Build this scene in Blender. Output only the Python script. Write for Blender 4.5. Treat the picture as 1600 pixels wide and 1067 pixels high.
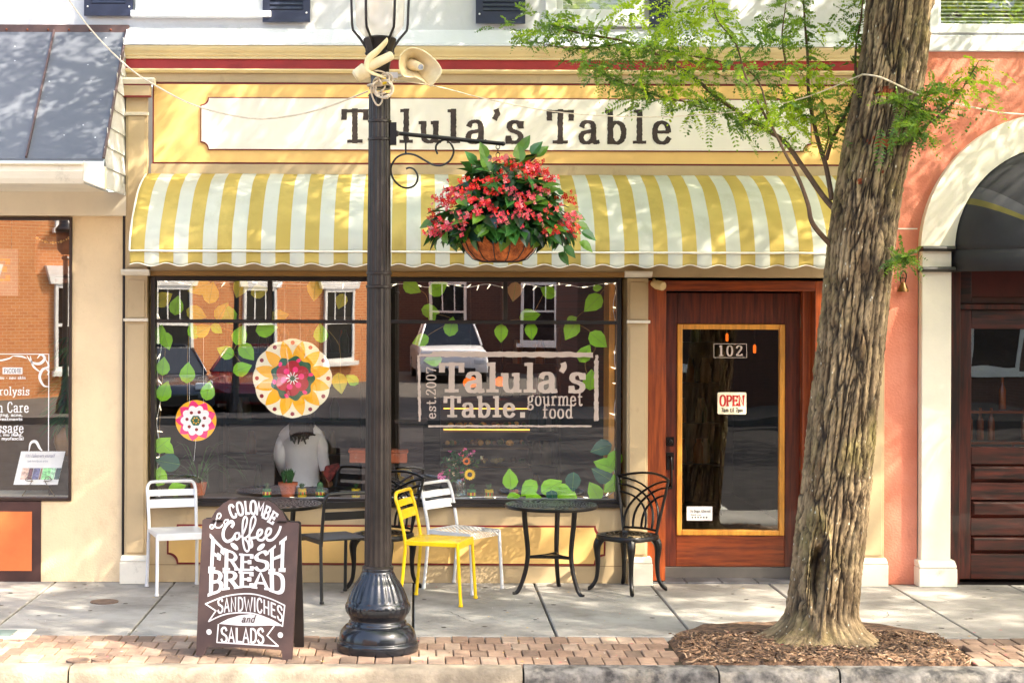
import bpy, bmesh, math, random
import numpy as np
from mathutils import Vector, Matrix, noise
sin, cos, pi, rad = math.sin, math.cos, math.pi, math.radians
V = Vector
random.seed(7)
for o in list(bpy.data.objects): bpy.data.objects.remove(o)
sc = bpy.context.scene
COL = sc.collection
# ------------------------------------------------------------------ camera, sky, sun, exposure
FPX, DIST, CAMZ, PX0, PY0, ROLL = 2720.2, 13.4, 2.123, 650.0, 478.0, 0.0037
cd = bpy.data.cameras.new('camera'); cam = bpy.data.objects.new('camera', cd); COL.objects.link(cam)
cd.sensor_width = 36; cd.lens = FPX / 1600 * 36; cd.shift_x = (800 - PX0) / 1600; cd.shift_y = -(533.5 - PY0) / 1600
cd.clip_end = 400
cam.location = (0, -DIST, CAMZ); cam.rotation_euler = (pi / 2, -ROLL, 0)
sc.camera = cam
SUN = V((0.62, -0.37, 0.72)).normalized()
w = bpy.data.worlds.new('World'); sc.world = w; w.use_nodes = True
wn = w.node_tree.nodes; bg = wn['Background']; sky = wn.new('ShaderNodeTexSky')
sky.sky_type = 'NISHITA'; sky.sun_disc = False
sky.sun_elevation = math.asin(SUN.z); sky.sun_rotation = math.atan2(SUN.x, SUN.y)
sky.air_density = 1.0; sky.dust_density = 4.0; sky.ozone_density = 1.0
w.node_tree.links.new(sky.outputs[0], bg.inputs[0]); bg.inputs[1].default_value = 0.15
sl = bpy.data.lights.new('sun', 'SUN'); sl.energy = 2.7; sl.angle = rad(0.5); sl.color = (1, 0.93, 0.80)
so = bpy.data.objects.new('sun', sl); COL.objects.link(so); so.rotation_euler = (-SUN).to_track_quat('-Z', 'Y').to_euler()
so.location = (20, -12, 25)
vs_ = sc.view_settings; vs_.view_transform = 'Standard'; vs_.look = 'None'; vs_.exposure = 2.55; vs_.use_white_balance = True; vs_.white_balance_temperature = 6850; vs_.gamma = 1
sc.cycles.use_denoising = True
sc.cycles.max_bounces = 8; sc.cycles.transparent_max_bounces = 12; sc.cycles.diffuse_bounces = 4
sc.cycles.sample_clamp_indirect = 6

# ------------------------------------------------------------------ helpers
def P(px, py, Y=0.0):
    u, v = px - PX0, -(py - PY0)
    a, b = u - v * ROLL, u * ROLL + v
    d = DIST + Y
    return V((a * d / FPX, Y, CAMZ + b * d / FPX))
def PX(px, Y=0.0, py=600): return P(px, py, Y).x
def PZ(py, Y=0.0, px=650): return P(px, py, Y).z
def lin(c):
    return tuple(((x / 255) / 12.92 if x / 255 < .04045 else ((x / 255 + .055) / 1.055) ** 2.4) for x in c) + (1,)

class MB:
    def __init__(s): s.v = []; s.f = []; s.m = []; s.s = []
    def add(s, vs, fs, m=0, sm=False):
        b = len(s.v); s.v += [tuple(p) for p in vs]
        for f in fs: s.f.append(tuple(b + i for i in f)); s.m.append(m); s.s.append(sm)
    def box(s, x0, x1, y0, y1, z0, z1, m=0):
        x0, x1 = min(x0, x1), max(x0, x1); y0, y1 = min(y0, y1), max(y0, y1); z0, z1 = min(z0, z1), max(z0, z1)
        s.add([(x0, y0, z0), (x1, y0, z0), (x1, y1, z0), (x0, y1, z0), (x0, y0, z1), (x1, y0, z1), (x1, y1, z1), (x0, y1, z1)],
              [(0, 3, 2, 1), (4, 5, 6, 7), (0, 1, 5, 4), (1, 2, 6, 5), (2, 3, 7, 6), (3, 0, 4, 7)], m)
    def fbox(s, a, b, c, d, Y0, Y1, m=0):      # pixel rectangle of the front face at depth Y0, back at Y1
        x0, x1 = P(a, (b + d) / 2, Y0).x, P(c, (b + d) / 2, Y0).x
        z1, z0 = P((a + c) / 2, b, Y0).z, P((a + c) / 2, d, Y0).z
        s.box(x0, x1, Y0, Y1, z0, z1, m)
        return x0, x1, z0, z1
    def frame(s, x0, x1, z0, z1, t, y0, y1, m=0, tb=None):
        tb = t if tb is None else tb
        s.box(x0, x0 + t, y0, y1, z0, z1, m); s.box(x1 - t, x1, y0, y1, z0, z1, m)
        s.box(x0 + t, x1 - t, y0, y1, z1 - t, z1, m); s.box(x0 + t, x1 - t, y0, y1, z0, z0 + tb, m)
    def prism(s, pts, y0, y1, m=0, ms=None, sm=False):    # outline in (x, z)
        n = len(pts)
        s.add([(x, y0, z) for x, z in pts] + [(x, y1, z) for x, z in pts], [tuple(range(n)), tuple(range(2 * n - 1, n - 1, -1))], m)
        b = len(s.v) - 2 * n
        for i in range(n):
            j = (i + 1) % n
            s.f.append((b + i, b + n + i, b + n + j, b + j)); s.m.append(m if ms is None else ms); s.s.append(sm)
    def extr(s, prof, x0, x1, m=0):            # profile in (y, z) pulled along x
        n = len(prof)
        s.add([(x0, y, z) for y, z in prof] + [(x1, y, z) for y, z in prof],
              [tuple(range(n)), tuple(range(2 * n - 1, n - 1, -1))] + [(i, (i + 1) % n, n + (i + 1) % n, n + i) for i in range(n)], m)
    def tube(s, pts, r, n=8, m=0, closed=False, cap=True, ry=1.0, up=None):
        pts = [V(p) for p in pts]; k = len(pts)
        rr = r if isinstance(r, (list, tuple)) else [r] * k
        t0 = None; rings = []
        for i in range(k):
            a = pts[i - 1] if (i > 0 or closed) else pts[i]; b = pts[(i + 1) % k] if (i < k - 1 or closed) else pts[i]
            t = (b - a).normalized()
            if t0 is None:
                q = up or (V((0, 0, 1)) if abs(t.z) < .9 else V((1, 0, 0))); nrm = (q - t * q.dot(t)).normalized()
            else:
                nrm = (nrm - t * nrm.dot(t)); nrm = nrm.normalized() if nrm.length > 1e-6 else t.orthogonal().normalized()
            t0 = t; bn = t.cross(nrm)
            rings.append([pts[i] + nrm * (rr[i] * cos(2 * pi * j / n)) + bn * (rr[i] * ry * sin(2 * pi * j / n)) for j in range(n)])
        fs = []
        for i in range(k if closed else k - 1):
            for j in range(n):
                i2 = (i + 1) % k
                fs.append((i * n + j, i * n + (j + 1) % n, i2 * n + (j + 1) % n, i2 * n + j))
        b0 = len(s.v)
        s.add([p for g in rings for p in g], fs, m, True)
        if cap and not closed:
            s.f.append(tuple(b0 + j for j in range(n - 1, -1, -1))); s.m.append(m); s.s.append(False)
            s.f.append(tuple(b0 + (k - 1) * n + j for j in range(n))); s.m.append(m); s.s.append(False)
    def lathe(s, c, prof, n=32, m=0, flute=None, sx=1, sy=1, cap=True):     # prof (r, z); flute(theta, i) scales r
        vs = []
        for i, (r, z) in enumerate(prof):
            for j in range(n):
                a = 2 * pi * j / n; q = r * (flute(a, i, z) if flute else 1)
                vs.append((c[0] + q * cos(a) * sx, c[1] + q * sin(a) * sy, c[2] + z))
        fs = [(i * n + j, i * n + (j + 1) % n, (i + 1) * n + (j + 1) % n, (i + 1) * n + j) for i in range(len(prof) - 1) for j in range(n)]
        b0 = len(s.v); s.add(vs, fs, m, True)
        if cap:
            s.f.append(tuple(b0 + j for j in range(n - 1, -1, -1))); s.m.append(m); s.s.append(False)
            q = b0 + (len(prof) - 1) * n
            s.f.append(tuple(q + j for j in range(n))); s.m.append(m); s.s.append(False)
    def ball(s, c, r, n=10, m=0, sz=1):
        k = max(4, n // 2 + 1)
        s.lathe(c, [(max(1e-4, r * sin(pi * i / k)), -r * sz * cos(pi * i / k)) for i in range(k + 1)], n, m, cap=False)
    def xform(s, M):
        s.v = [tuple(M @ V(p)) for p in s.v]; return s
    def build(s, name, mats, parent=None, bev=0, seg=1, sharp=35, flat=False):
        me = bpy.data.meshes.new(name)
        o = bpy.data.objects.new(name, me); COL.objects.link(o)
        off = V((0, 0, 0))
        if parent is not None:
            o.parent = parent; p = parent
            while p: off += p.location; p = p.parent
        me.from_pydata([(a - off.x, b - off.y, c - off.z) for a, b, c in s.v], [], s.f)
        for mm in (mats if isinstance(mats, (list, tuple)) else [mats]): me.materials.append(mm)
        me.polygons.foreach_set('material_index', s.m); me.polygons.foreach_set('use_smooth', s.s if not flat else [False] * len(s.f))
        me.update()
        if bev:
            bm = bmesh.new(); bm.from_mesh(me); bmesh.ops.recalc_face_normals(bm, faces=bm.faces); bm.to_mesh(me); bm.free()
            d = o.modifiers.new('bevel', 'BEVEL'); d.width = bev; d.segments = seg; d.limit_method = 'ANGLE'; d.angle_limit = rad(40)
        elif any(s.s): me.set_sharp_from_angle(angle=rad(sharp))
        return o
def tag(o, label=None, cat=None, group=None, kind=None):
    for k, v in (('label', label), ('category', cat), ('group', group), ('kind', kind)):
        if v: o[k] = v
    return o
def thing(name, label, cat, loc=(0, 0, 0), group=None):
    o = bpy.data.objects.new(name, None); COL.objects.link(o); o.location = loc; o.empty_display_size = .1
    return tag(o, label, cat, group)
def crom(pts, k=8, closed=False):
    pts = [V(p) for p in pts]; n = len(pts); out = []
    for i in range(n if closed else n - 1):
        g = (lambda q: pts[q % n]) if closed else (lambda q: pts[min(max(q, 0), n - 1)])
        a, b, c, d = g(i - 1), g(i), g(i + 1), g(i + 2)
        for j in range(k):
            t = j / k
            out.append(.5 * ((2 * b) + (c - a) * t + (2 * a - 5 * b + 4 * c - d) * t * t + (3 * b - a - 3 * c + d) * t ** 3))
    if not closed: out.append(pts[-1])
    return out

# ------------------------------------------------------------------ materials
def M(name, rgb, rough=.6, var=.12, vs=3.0, bump=0, bs=60, stretch=(1, 1, 1), rgb2=None, metal=0, coat=0, speck=None, r2=(.38, .62), vs2=None, spec=.5, dirt=None):
    m = bpy.data.materials.new(name); m.use_nodes = True
    nt = m.node_tree; N = nt.nodes; L = nt.links; b = N['Principled BSDF']
    b.inputs['Roughness'].default_value = rough; b.inputs['Metallic'].default_value = metal
    b.inputs['Coat Weight'].default_value = coat; b.inputs['Specular IOR Level'].default_value = spec
    tc = N.new('ShaderNodeTexCoord'); mp = N.new('ShaderNodeMapping'); mp.inputs['Scale'].default_value = stretch
    L.new(tc.outputs['Object'], mp.inputs[0])
    c = lin(rgb); c1 = tuple(min(1, x * (1 + var)) for x in c[:3]) + (1,)
    c2 = lin(rgb2) if rgb2 else tuple(x * (1 - var) for x in c[:3]) + (1,)
    nz = N.new('ShaderNodeTexNoise'); nz.inputs['Scale'].default_value = vs; nz.inputs['Detail'].default_value = 8; nz.inputs['Roughness'].default_value = .62
    L.new(mp.outputs[0], nz.inputs['Vector'])
    cr = N.new('ShaderNodeValToRGB'); cr.color_ramp.elements[0].position = r2[0]; cr.color_ramp.elements[1].position = r2[1]
    cr.color_ramp.elements[0].color = c2; cr.color_ramp.elements[1].color = c1
    L.new(nz.outputs['Fac'], cr.inputs[0]); out = cr.outputs[0]
    def over(fac, col, amt, sock):
        mx = N.new('ShaderNodeMix'); mx.data_type = 'RGBA'
        mu = N.new('ShaderNodeMath'); mu.operation = 'MULTIPLY'; mu.inputs[1].default_value = amt
        L.new(fac, mu.inputs[0]); L.new(mu.outputs[0], mx.inputs[0]); L.new(sock, mx.inputs[6]); mx.inputs[7].default_value = lin(col)
        return mx.outputs[2]
    if dirt:     # (rgb, scale, amount, lo, hi, stretch)
        n2 = N.new('ShaderNodeTexNoise'); n2.inputs['Scale'].default_value = dirt[1]; n2.inputs['Detail'].default_value = 9; n2.inputs['Roughness'].default_value = .7
        m2 = N.new('ShaderNodeMapping'); m2.inputs['Scale'].default_value = dirt[5] if len(dirt) > 5 else (1, 1, 1); m2.inputs['Location'].default_value = (3.1, 1.7, 5.3)
        L.new(tc.outputs['Object'], m2.inputs[0]); L.new(m2.outputs[0], n2.inputs['Vector'])
        r = N.new('ShaderNodeValToRGB'); r.color_ramp.elements[0].position = dirt[3]; r.color_ramp.elements[1].position = dirt[4]
        L.new(n2.outputs['Fac'], r.inputs[0]); out = over(r.outputs[0], dirt[0], dirt[2], out)
    if speck:    # (rgb, scale, amount, threshold)
        vo = N.new('ShaderNodeTexVoronoi'); vo.inputs['Scale'].default_value = speck[1]
        L.new(mp.outputs[0], vo.inputs['Vector'])
        lt = N.new('ShaderNodeMath'); lt.operation = 'LESS_THAN'; lt.inputs[1].default_value = speck[3]
        L.new(vo.outputs['Distance'], lt.inputs[0]); out = over(lt.outputs[0], speck[0], speck[2], out)
    L.new(out, b.inputs['Base Color'])
    if bump:
        bn = N.new('ShaderNodeTexNoise'); bn.inputs['Scale'].default_value = bs; bn.inputs['Detail'].default_value = 5
        L.new(mp.outputs[0], bn.inputs['Vector'])
        bp = N.new('ShaderNodeBump'); bp.inputs['Strength'].default_value = bump; bp.inputs['Distance'].default_value = .01
        L.new(bn.outputs['Fac'], bp.inputs['Height']); L.new(bp.outputs[0], b.inputs['Normal'])
    return m
def leafmat(name, rgb, trans, rough=.45, var=.25, vs=9, tfac=.4):
    m = M(name, rgb, rough, var, vs); nt = m.node_tree; N = nt.nodes; L = nt.links
    t = N.new('ShaderNodeBsdfTranslucent'); t.inputs[0].default_value = lin(trans)
    mx = N.new('ShaderNodeMixShader'); mx.inputs[0].default_value = tfac
    L.new(N['Principled BSDF'].outputs[0], mx.inputs[1]); L.new(t.outputs[0], mx.inputs[2]); L.new(mx.outputs[0], N['Material Output'].inputs[0])
    return m
def glassmat(name, refl, tint=(1, 1, 1), wav=.0, wsc=1.5):
    m = bpy.data.materials.new(name); m.use_nodes = True; nt = m.node_tree; N = nt.nodes; L = nt.links
    N.remove(N['Principled BSDF'])
    t = N.new('ShaderNodeBsdfTransparent'); t.inputs[0].default_value = tint + (1,)
    g = N.new('ShaderNodeBsdfGlossy'); g.inputs['Roughness'].default_value = .0
    g.inputs[0].default_value = (refl, refl, refl, 1)
    mx = N.new('ShaderNodeAddShader')
    L.new(t.outputs[0], mx.inputs[0]); L.new(g.outputs[0], mx.inputs[1]); L.new(mx.outputs[0], N['Material Output'].inputs[0])
    if wav:
        tc = N.new('ShaderNodeTexCoord'); nz = N.new('ShaderNodeTexNoise'); nz.inputs['Scale'].default_value = wsc; nz.inputs['Detail'].default_value = 1
        L.new(tc.outputs['Object'], nz.inputs['Vector'])
        bp = N.new('ShaderNodeBump'); bp.inputs['Strength'].default_value = wav; bp.inputs['Distance'].default_value = .02
        L.new(nz.outputs['Fac'], bp.inputs['Height']); L.new(bp.outputs[0], g.inputs['Normal'])
    return m
def emit(name, rgb, st):
    m = bpy.data.materials.new(name); m.use_nodes = True; b = m.node_tree.nodes['Principled BSDF']
    b.inputs['Base Color'].default_value = lin(rgb); b.inputs['Emission Color'].default_value = lin(rgb); b.inputs['Emission Strength'].default_value = st
    return m
def brickmat(name, c1, c2, mort, sx=1.0):
    m = bpy.data.materials.new(name); m.use_nodes = True; nt = m.node_tree; N = nt.nodes; L = nt.links; b = N['Principled BSDF']
    tc = N.new('ShaderNodeTexCoord'); mp = N.new('ShaderNodeMapping'); mp.inputs['Rotation'].default_value = (pi / 2, 0, 0)
    L.new(tc.outputs['Object'], mp.inputs[0])
    br = N.new('ShaderNodeTexBrick'); br.inputs['Color1'].default_value = lin(c1); br.inputs['Color2'].default_value = lin(c2); br.inputs['Mortar'].default_value = lin(mort)
    br.inputs['Scale'].default_value = sx; br.inputs['Brick Width'].default_value = .22; br.inputs['Row Height'].default_value = .075; br.inputs['Mortar Size'].default_value = .008
    L.new(mp.outputs[0], br.inputs[0]); L.new(br.outputs[0], b.inputs['Base Color']); b.inputs['Roughness'].default_value = .85
    return m
WHITEWALL = M('white_wall_paint', (206, 207, 211), .75, .05, 1.2, .25, 30, dirt=((150, 145, 140), 4, .35, .62, .8))
CREAM = M('cream_trim_paint', (228, 208, 160), .55, .08, 2, .1, 40, dirt=((120, 90, 60), 6, .5, .66, .82, (.4, 1, 2)))
IVORY = M('ivory_trim_paint', (228, 220, 202), .55, .06, 2, .1, 40, dirt=((116, 104, 88), 8, .6, .58, .78))
TAUPE = M('taupe_paint', (186, 162, 124), .6, .08, 1.5, .12, 30, dirt=((112, 88, 62), 6, .5, .58, .82, (1, 1, .5)))
REDLINE = M('dark_red_line', (118, 26, 24), .55, .1)
REDBAND = M('brick_red_band', (160, 44, 46), .6, .12, 5, .1, 50)
YELLOW = M('golden_panel_paint', (230, 186, 112), .6, .05, 2, .08, 30, dirt=((190, 130, 60), 3, .25, .6, .85))
SIGNWHITE = M('sign_board_white', (232, 224, 208), .6, .04, 2, .05, 30, dirt=((170, 150, 125), 4, .25, .63, .9))
INK = M('sign_letter_paint', (52, 38, 32), .6, .35, 14, .1, 50)
BLACKF = M('black_window_frame', (26, 20, 18), .4, .2, 6, .08, 30)
MAHOG = M('mahogany_stain', (92, 36, 17), .32, .3, 5, .1, 30, (7, 7, .5), coat=.2, rgb2=(62, 21, 10))
OAK = M('orange_oak_stain', (146, 68, 26), .35, .2, 5, .08, 30, (7, 7, .5), coat=.2, rgb2=(112, 46, 17))
OAKH = M('orange_oak_rail', (130, 58, 20), .35, .3, 5, .08, 30, (.5, 7, 7), coat=.2, rgb2=(96, 36, 12))
GOLDW = M('light_oak_bead', (214, 146, 56), .38, .2, 6, .05, 30, (5, 5, .6), coat=.2)
CORAL = M('coral_stucco', (210, 134, 110), .8, .08, 1.6, .5, 55, rgb2=(200, 116, 90), dirt=((130, 62, 44), 3.5, .6, .6, .82, (1.6, 1, .5)))
STUCCO = M('cream_stucco', (232, 206, 166), .85, .05, 2, .5, 70, dirt=((164, 128, 92), 3.2, .5, .54, .82, (1, 1, .6)))
DKWOOD = M('dark_walnut_door', (58, 20, 12), .3, .6, 4, .12, 30, (6, 6, .5), coat=.35, rgb2=(20, 9, 7))
DKWOODH = M('dark_walnut_rail', (54, 18, 11), .3, .6, 4, .12, 30, (.5, 6, 6), coat=.35, rgb2=(20, 9, 7))
NAVY = M('navy_shutter_paint', (36, 44, 70), .5, .15, 6, .1, 30)
ROOFM = M('grey_metal_roof', (86, 90, 98), .7, .16, 1.6, .05, 12, metal=.0, rgb2=(84, 88, 98), speck=((205, 210, 215), 9, .8, .05), dirt=((130, 126, 122), 1.5, .25, .58, .8))
COPPER = M('brown_metal_seam', (78, 58, 56), .5, .2, 6)
BLACKM = M('black_cast_metal', (24, 22, 22), .33, .3, 12, .12, 60, metal=.35)
POLEM = M('black_pole_paint', (38, 32, 30), .36, .3, 9, .08, 40, metal=.2, rgb2=(28, 24, 23))
BASEM = M('blue_black_base_paint', (30, 33, 40), .25, .3, 9, .08, 40, metal=.35, coat=.3)
GLASS = glassmat('shop_glass', .30, (.94, .96, .95), .05, .9)
GLASSL = glassmat('neighbour_glass', .33, (.9, .92, .92), .03, .9)
GLASSD = glassmat('door_glass', .16, (.95, .95, .92), .10, 1.6)
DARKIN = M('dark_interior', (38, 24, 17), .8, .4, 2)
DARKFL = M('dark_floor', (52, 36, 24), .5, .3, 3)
PLASTER = M('white_vinyl', (225, 225, 228), .5, .05, 4)
VINYL = M('pale_window_vinyl', (196, 178, 164), .7, .06, 8)
VINYLW = M('white_window_vinyl', (235, 230, 225), .6, .05, 8)
# ------------------------------------------------------------------ stroke lettering
G = {
'T': (72, "36,0 36,100|0,95 72,95|s3,98 3,70|s69,98 69,70|s15,4 57,4"),
'a': (60, "~8,50 14,61 28,65 40,60 44,46 44,12|~44,13 49,3 60,5|~44,38 28,35 12,30 6,18 12,5 26,2 38,8 44,18"),
'l': (36, "18,2 18,100|s2,96 18,96|s0,4 36,4"),
'u': (66, "~14,63 14,22 20,7 33,3 44,8 51,20|51,64 51,3|s1,60 14,60|s38,60 51,60|s51,4 65,4"),
"'": (20, "~10,100 13,88 5,72"),
's': (52, "~42,52 36,61 25,64 13,60 9,49 15,39 28,34 39,28 44,17 37,6 24,2 12,5 7,15|s44,64 44,46|s6,20 6,0"),
'b': (64, "14,0 14,100|s0,96 14,96|~14,46 22,59 36,63 50,54 55,33 50,12 38,2 24,4 14,18"),
'e': (58, "8,35 49,35|~49,35 45,54 30,64 14,57 7,34 13,10 29,2 42,6 51,17"),
'o': (60, "~c30,65 13,57 7,33 13,9 30,1 47,9 53,33 47,57"),
'g': (58, "~c26,65 12,57 8,42 14,29 26,25 40,30 44,44 39,59|~40,60 48,68 58,66|~20,26 10,16 18,8 38,6 50,-4 46,-20 26,-28 8,-22 6,-8 18,6"),
'r': (50, "15,2 15,64|s2,60 15,60|s2,4 34,4|~15,42 24,58 36,64 46,58"),
'm': (100, "14,2 14,64|s1,60 14,60|s2,4 27,4|~14,44 24,59 37,63 48,56 50,42 50,2|~50,44 60,59 73,63 84,56 86,42 86,2|s38,4 62,4|s74,4 98,4"),
'n': (66, "14,2 14,64|s1,60 14,60|s2,4 27,4|~14,44 24,59 37,63 49,56 51,42 51,2|s39,4 64,4"),
't': (44, "~18,92 18,22 22,6 32,2 42,10|2,62 40,62"),
'f': (46, "~46,90 36,99 22,94 18,78 18,2|2,62 40,62|s4,4 36,4"),
'd': (66, "50,2 50,100|s36,96 50,96|s50,4 65,4|~50,46 42,59 28,63 14,54 8,33 14,12 26,2 40,4 50,18"),
'i': (34, "17,2 17,64|s4,60 17,60|s2,4 32,4|17,80 17,94"),
'k': (60, "14,2 14,100|50,64 14,30|26,40 56,2"),
'c': (56, "~48,50 42,61 28,65 12,56 6,33 13,10 28,1 42,6 50,18"),
'p': (64, "14,-28 14,64|s2,60 14,60|s2,-26 28,-26|~14,46 24,60 36,63 50,54 55,33 50,12 38,2 24,4 14,18"),
'y': (60, "6,64 30,4|~54,64 34,10 22,-18 8,-26|s0,60 20,60|s42,60 60,60"),
'v': (60, "6,64 30,2 54,64"), 'h': (66, "14,2 14,100|~14,44 24,59 37,63 49,56 51,42 51,2"),
'.': (24, "12,2 12,16"), ',': (22, "12,12 6,-12"), '&': (60, "~54,2 14,70 22,96 38,84 10,34 12,6 36,2 56,36"),
'A': (74, "6,2 37,98 68,2|17,34 57,34|s-3,3 18,3|s56,3 78,3"),
'B': (66, "12,3 12,97|~12,96 44,95 56,76 44,54 12,52|~12,52 48,50 60,28 48,5 12,4|s0,97 12,97|s0,3 12,3"),
'C': (66, "~58,76 48,95 32,99 13,86 7,50 13,14 32,1 48,5 59,24"),
'D': (70, "12,3 12,97|~12,96 40,94 60,74 60,26 40,6 12,4|s0,97 12,97|s0,3 12,3"),
'E': (62, "12,3 12,97|12,95 56,95|12,52 46,52|12,5 56,5|s56,97 56,76|s56,24 56,3|s0,97 12,97|s0,3 12,3|s46,62 46,42"),
'F': (60, "12,3 12,97|12,95 56,95|12,52 44,52|s56,97 56,74|s0,97 12,97|s-2,3 28,3|s44,62 44,42"),
'H': (74, "12,3 12,97|62,3 62,97|12,50 62,50|s-2,97 26,97|s48,97 76,97|s-2,3 26,3|s48,3 76,3"),
'I': (30, "15,2 15,98|s2,97 28,97|s2,3 28,3"), 'L': (56, "12,98 12,5 54,5"),
'M': (84, "12,2 12,98 42,40 72,98 72,2"), 'N': (74, "12,2 12,98 60,2 60,98|s0,97 14,97|s50,97 72,97|s0,3 24,3"),
'O': (72, "~c36,99 14,86 7,50 14,14 36,1 58,14 65,50 58,86"), 'P': (64, "12,3 12,97|~12,96 44,95 58,74 44,50 12,48|s0,97 12,97|s0,3 28,3"),
'R': (70, "12,3 12,97|~12,96 44,95 56,76 44,54 12,52|34,52 62,3|s0,97 12,97|s-2,3 26,3|s52,3 76,3"),
'S': (60, "~52,80 42,97 24,98 9,84 14,62 32,52 50,40 53,18 38,2 18,3 6,20"), 'W': (96, "4,98 26,2 48,80 70,2 92,98"),
'1': (44, "22,2 22,100|s6,90 22,98|s6,4 38,4"), '0': (60, "~c30,99 14,86 8,50 14,14 30,1 46,14 52,50 46,86"),
'2': (58, "~8,76 16,94 32,99 48,88 46,66 28,40 7,6|7,6 52,6|s52,20 52,4"), '7': (56, "s6,96 6,78|~6,94 52,94 36,50 26,2"),
'w': (72, "4,64 18,2 36,56 54,2 68,64"), 'x': (56, "6,64 50,2|50,64 6,2"), ' ': (34, ""), '-': (40, "6,40 34,40"), '/': (40, "4,-5 36,100"),
}
def stroke(mb, pts, mapf, thick, thin, k, rough=0, m=0, step=None):
    """A pen stroke as a flat ribbon; pts in glyph units, mapf(u, v, k) -> 3-D point."""
    P2 = [V((p[0], p[1])) for p in pts]
    if step:
        q = [P2[0]]
        for a, b in zip(P2, P2[1:]):
            n = max(1, int((b - a).length / step))
            q += [a.lerp(b, i / n) for i in range(1, n + 1)]
        P2 = q
    n = len(P2); vs = []
    for i in range(n):
        d1 = (P2[i] - P2[i - 1]).normalized() if i else (P2[1] - P2[0]).normalized()
        d2 = (P2[i + 1] - P2[i]).normalized() if i < n - 1 else d1
        t = (d1 + d2); t = t.normalized() if t.length > .05 else d1
        nn = V((-t.y, t.x)); wd = thin + (thick - thin) * abs(t.y)
        wd *= min(1.6, 1 / max(.45, t.dot(d1)))
        p = P2[i]
        if i == 0: p = p - d1 * thin * .25
        if i == n - 1: p = p + d1 * thin * .25
        j1 = 1 + rough * random.uniform(-1, 1); j2 = 1 + rough * random.uniform(-1, 1)
        a, b = p + nn * wd * .5 * j1, p - nn * wd * .5 * j2
        vs += [mapf(a.x, a.y, k), mapf(b.x, b.y, k)]
    mb.add(vs, [(2 * i, 2 * i + 2, 2 * i + 3, 2 * i + 1) for i in range(n - 1)], m)
KK = [0]
def glyph(mb, ch, mapf, thick, thin, serif=True, rough=0, m=0):
    wd, d = G[ch]
    for st in [x for x in d.split('|') if x]:
        if st[0] == 's':
            if not serif: continue
            st = st[1:]
        sm = cl = False
        if st[0] == '~': sm = True; st = st[1:]
        if st[0] == 'c': cl = True; st = st[1:]
        pts = [tuple(float(c) for c in p.split(',')) for p in st.split()]
        if sm:
            q = crom([(x, y, 0) for x, y in pts], 6, cl); pts = [(p.x, p.y) for p in q]
            if cl: pts += [pts[0], pts[1]]
        KK[0] = (KK[0] + 1) % 9
        stroke(mb, pts, mapf, thick, thin, KK[0], rough, m, 5 if rough else None)
def twidth(s, gap): return sum(G[c][0] for c in s) + gap * (len(s) - 1)
def text(mb, s, mapf, thick=15, thin=8, gap=14, serif=True, rough=0, m=0):
    u = 0
    for c in s:
        glyph(mb, c, (lambda x, y, k, u=u: mapf(u + x, y, k)), thick, thin, serif, rough, m); u += G[c][0] + gap
def wtext(mb, s, px0, px1, pyb, pyt, Y, thick=15, thin=8, gap=14, serif=True, rough=0, m=0):
    """Text on an upright plane at depth Y: from px0 to px1, baseline pyb, cap line pyt (photo pixels turned into metres)."""
    a, b = P(px0, pyb, Y), P(px1, pyb, Y); h = P(px0, pyt, Y).z - a.z
    sx = (b.x - a.x) / twidth(s, gap); sz = h / 100
    text(mb, s, lambda u, v, k: V((a.x + u * sx, Y - .00035 * k, a.z + v * sz)), thick, thin, gap, serif, rough, m)
# ------------------------------------------------------------------ ground
CONC = M('sidewalk_concrete', (158, 153, 146), .85, .13, 1.1, .35, 90, rgb2=(128, 124, 118), speck=((95, 85, 75), 38, .5, .09), dirt=((105, 96, 84), 2.3, .5, .56, .8))
JOINT = M('joint_dirt', (52, 42, 30), .95, .4, 20, .5, 50)
BRICKS = [M('brick_paver_%d' % i, c, .85, .16, 9, .5, 70, dirt=((120, 100, 84), 5, .5, .5, .8)) for i, c in enumerate([(146, 120, 102), (130, 104, 87), (158, 136, 118), (114, 94, 80)])]
KERBM = M('pale_kerb_concrete', (148, 136, 119), .85, .14, 3, .5, 60, rgb2=(112, 102, 89), dirt=((84, 76, 66), 3.5, .7, .52, .76))
GRANITE = M('grey_kerb_granite', (112, 108, 104), .8, .3, 9, .8, 30, rgb2=(54, 52, 52), dirt=((165, 155, 140), 5, .6, .5, .7))
ASPH = M('asphalt', (58, 56, 56), 1.0, .25, 5, .5, 80, spec=.04)
mb = MB(); mb.box(-70, 70, -80, -3.081, -.3, -.15); tag(mb.build('road', ASPH), kind='structure')
mb = MB(); mb.box(-70, 70, -5.6, -3.23, -.152, -.146); tag(mb.build('gutter_strip', CONC), kind='structure')
mb = MB(); mb.box(-70, 70, -3.08, .55, -.3, -.03); tag(mb.build('ground', JOINT), kind='structure')
PAINT = M('road_paint', (190, 188, 180), .8, .2, 6)
mb = MB()
for i in range(-9, 10): mb.box(i * 3.4, i * 3.4 + .1, -7.4, -5.65, -.15, -.146)
for i in range(1): mb.box(-5.6 + i * 4.2, -4.9 + i * 4.2, -17.5, -15.2, -.15, -.1455)
tag(mb.build('road_marking', PAINT), kind='structure')
jx = [-2.76 - .915 * i for i in range(6, 0, -1)] + [-2.76, -1.845, -.93, -.012, .914, 1.80, 2.72, 3.64, 4.56] + [4.56 + .915 * i for i in range(1, 5)]
jx = [-70] + jx + [70]; mb = MB()
for a, b in zip(jx, jx[1:]):
    g = .0075
    ybk = -.035
    mb.box(a + g, b - g, -2.185, ybk, -.12, random.uniform(-.003, .003), random.choice([0, 1, 2]))
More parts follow.
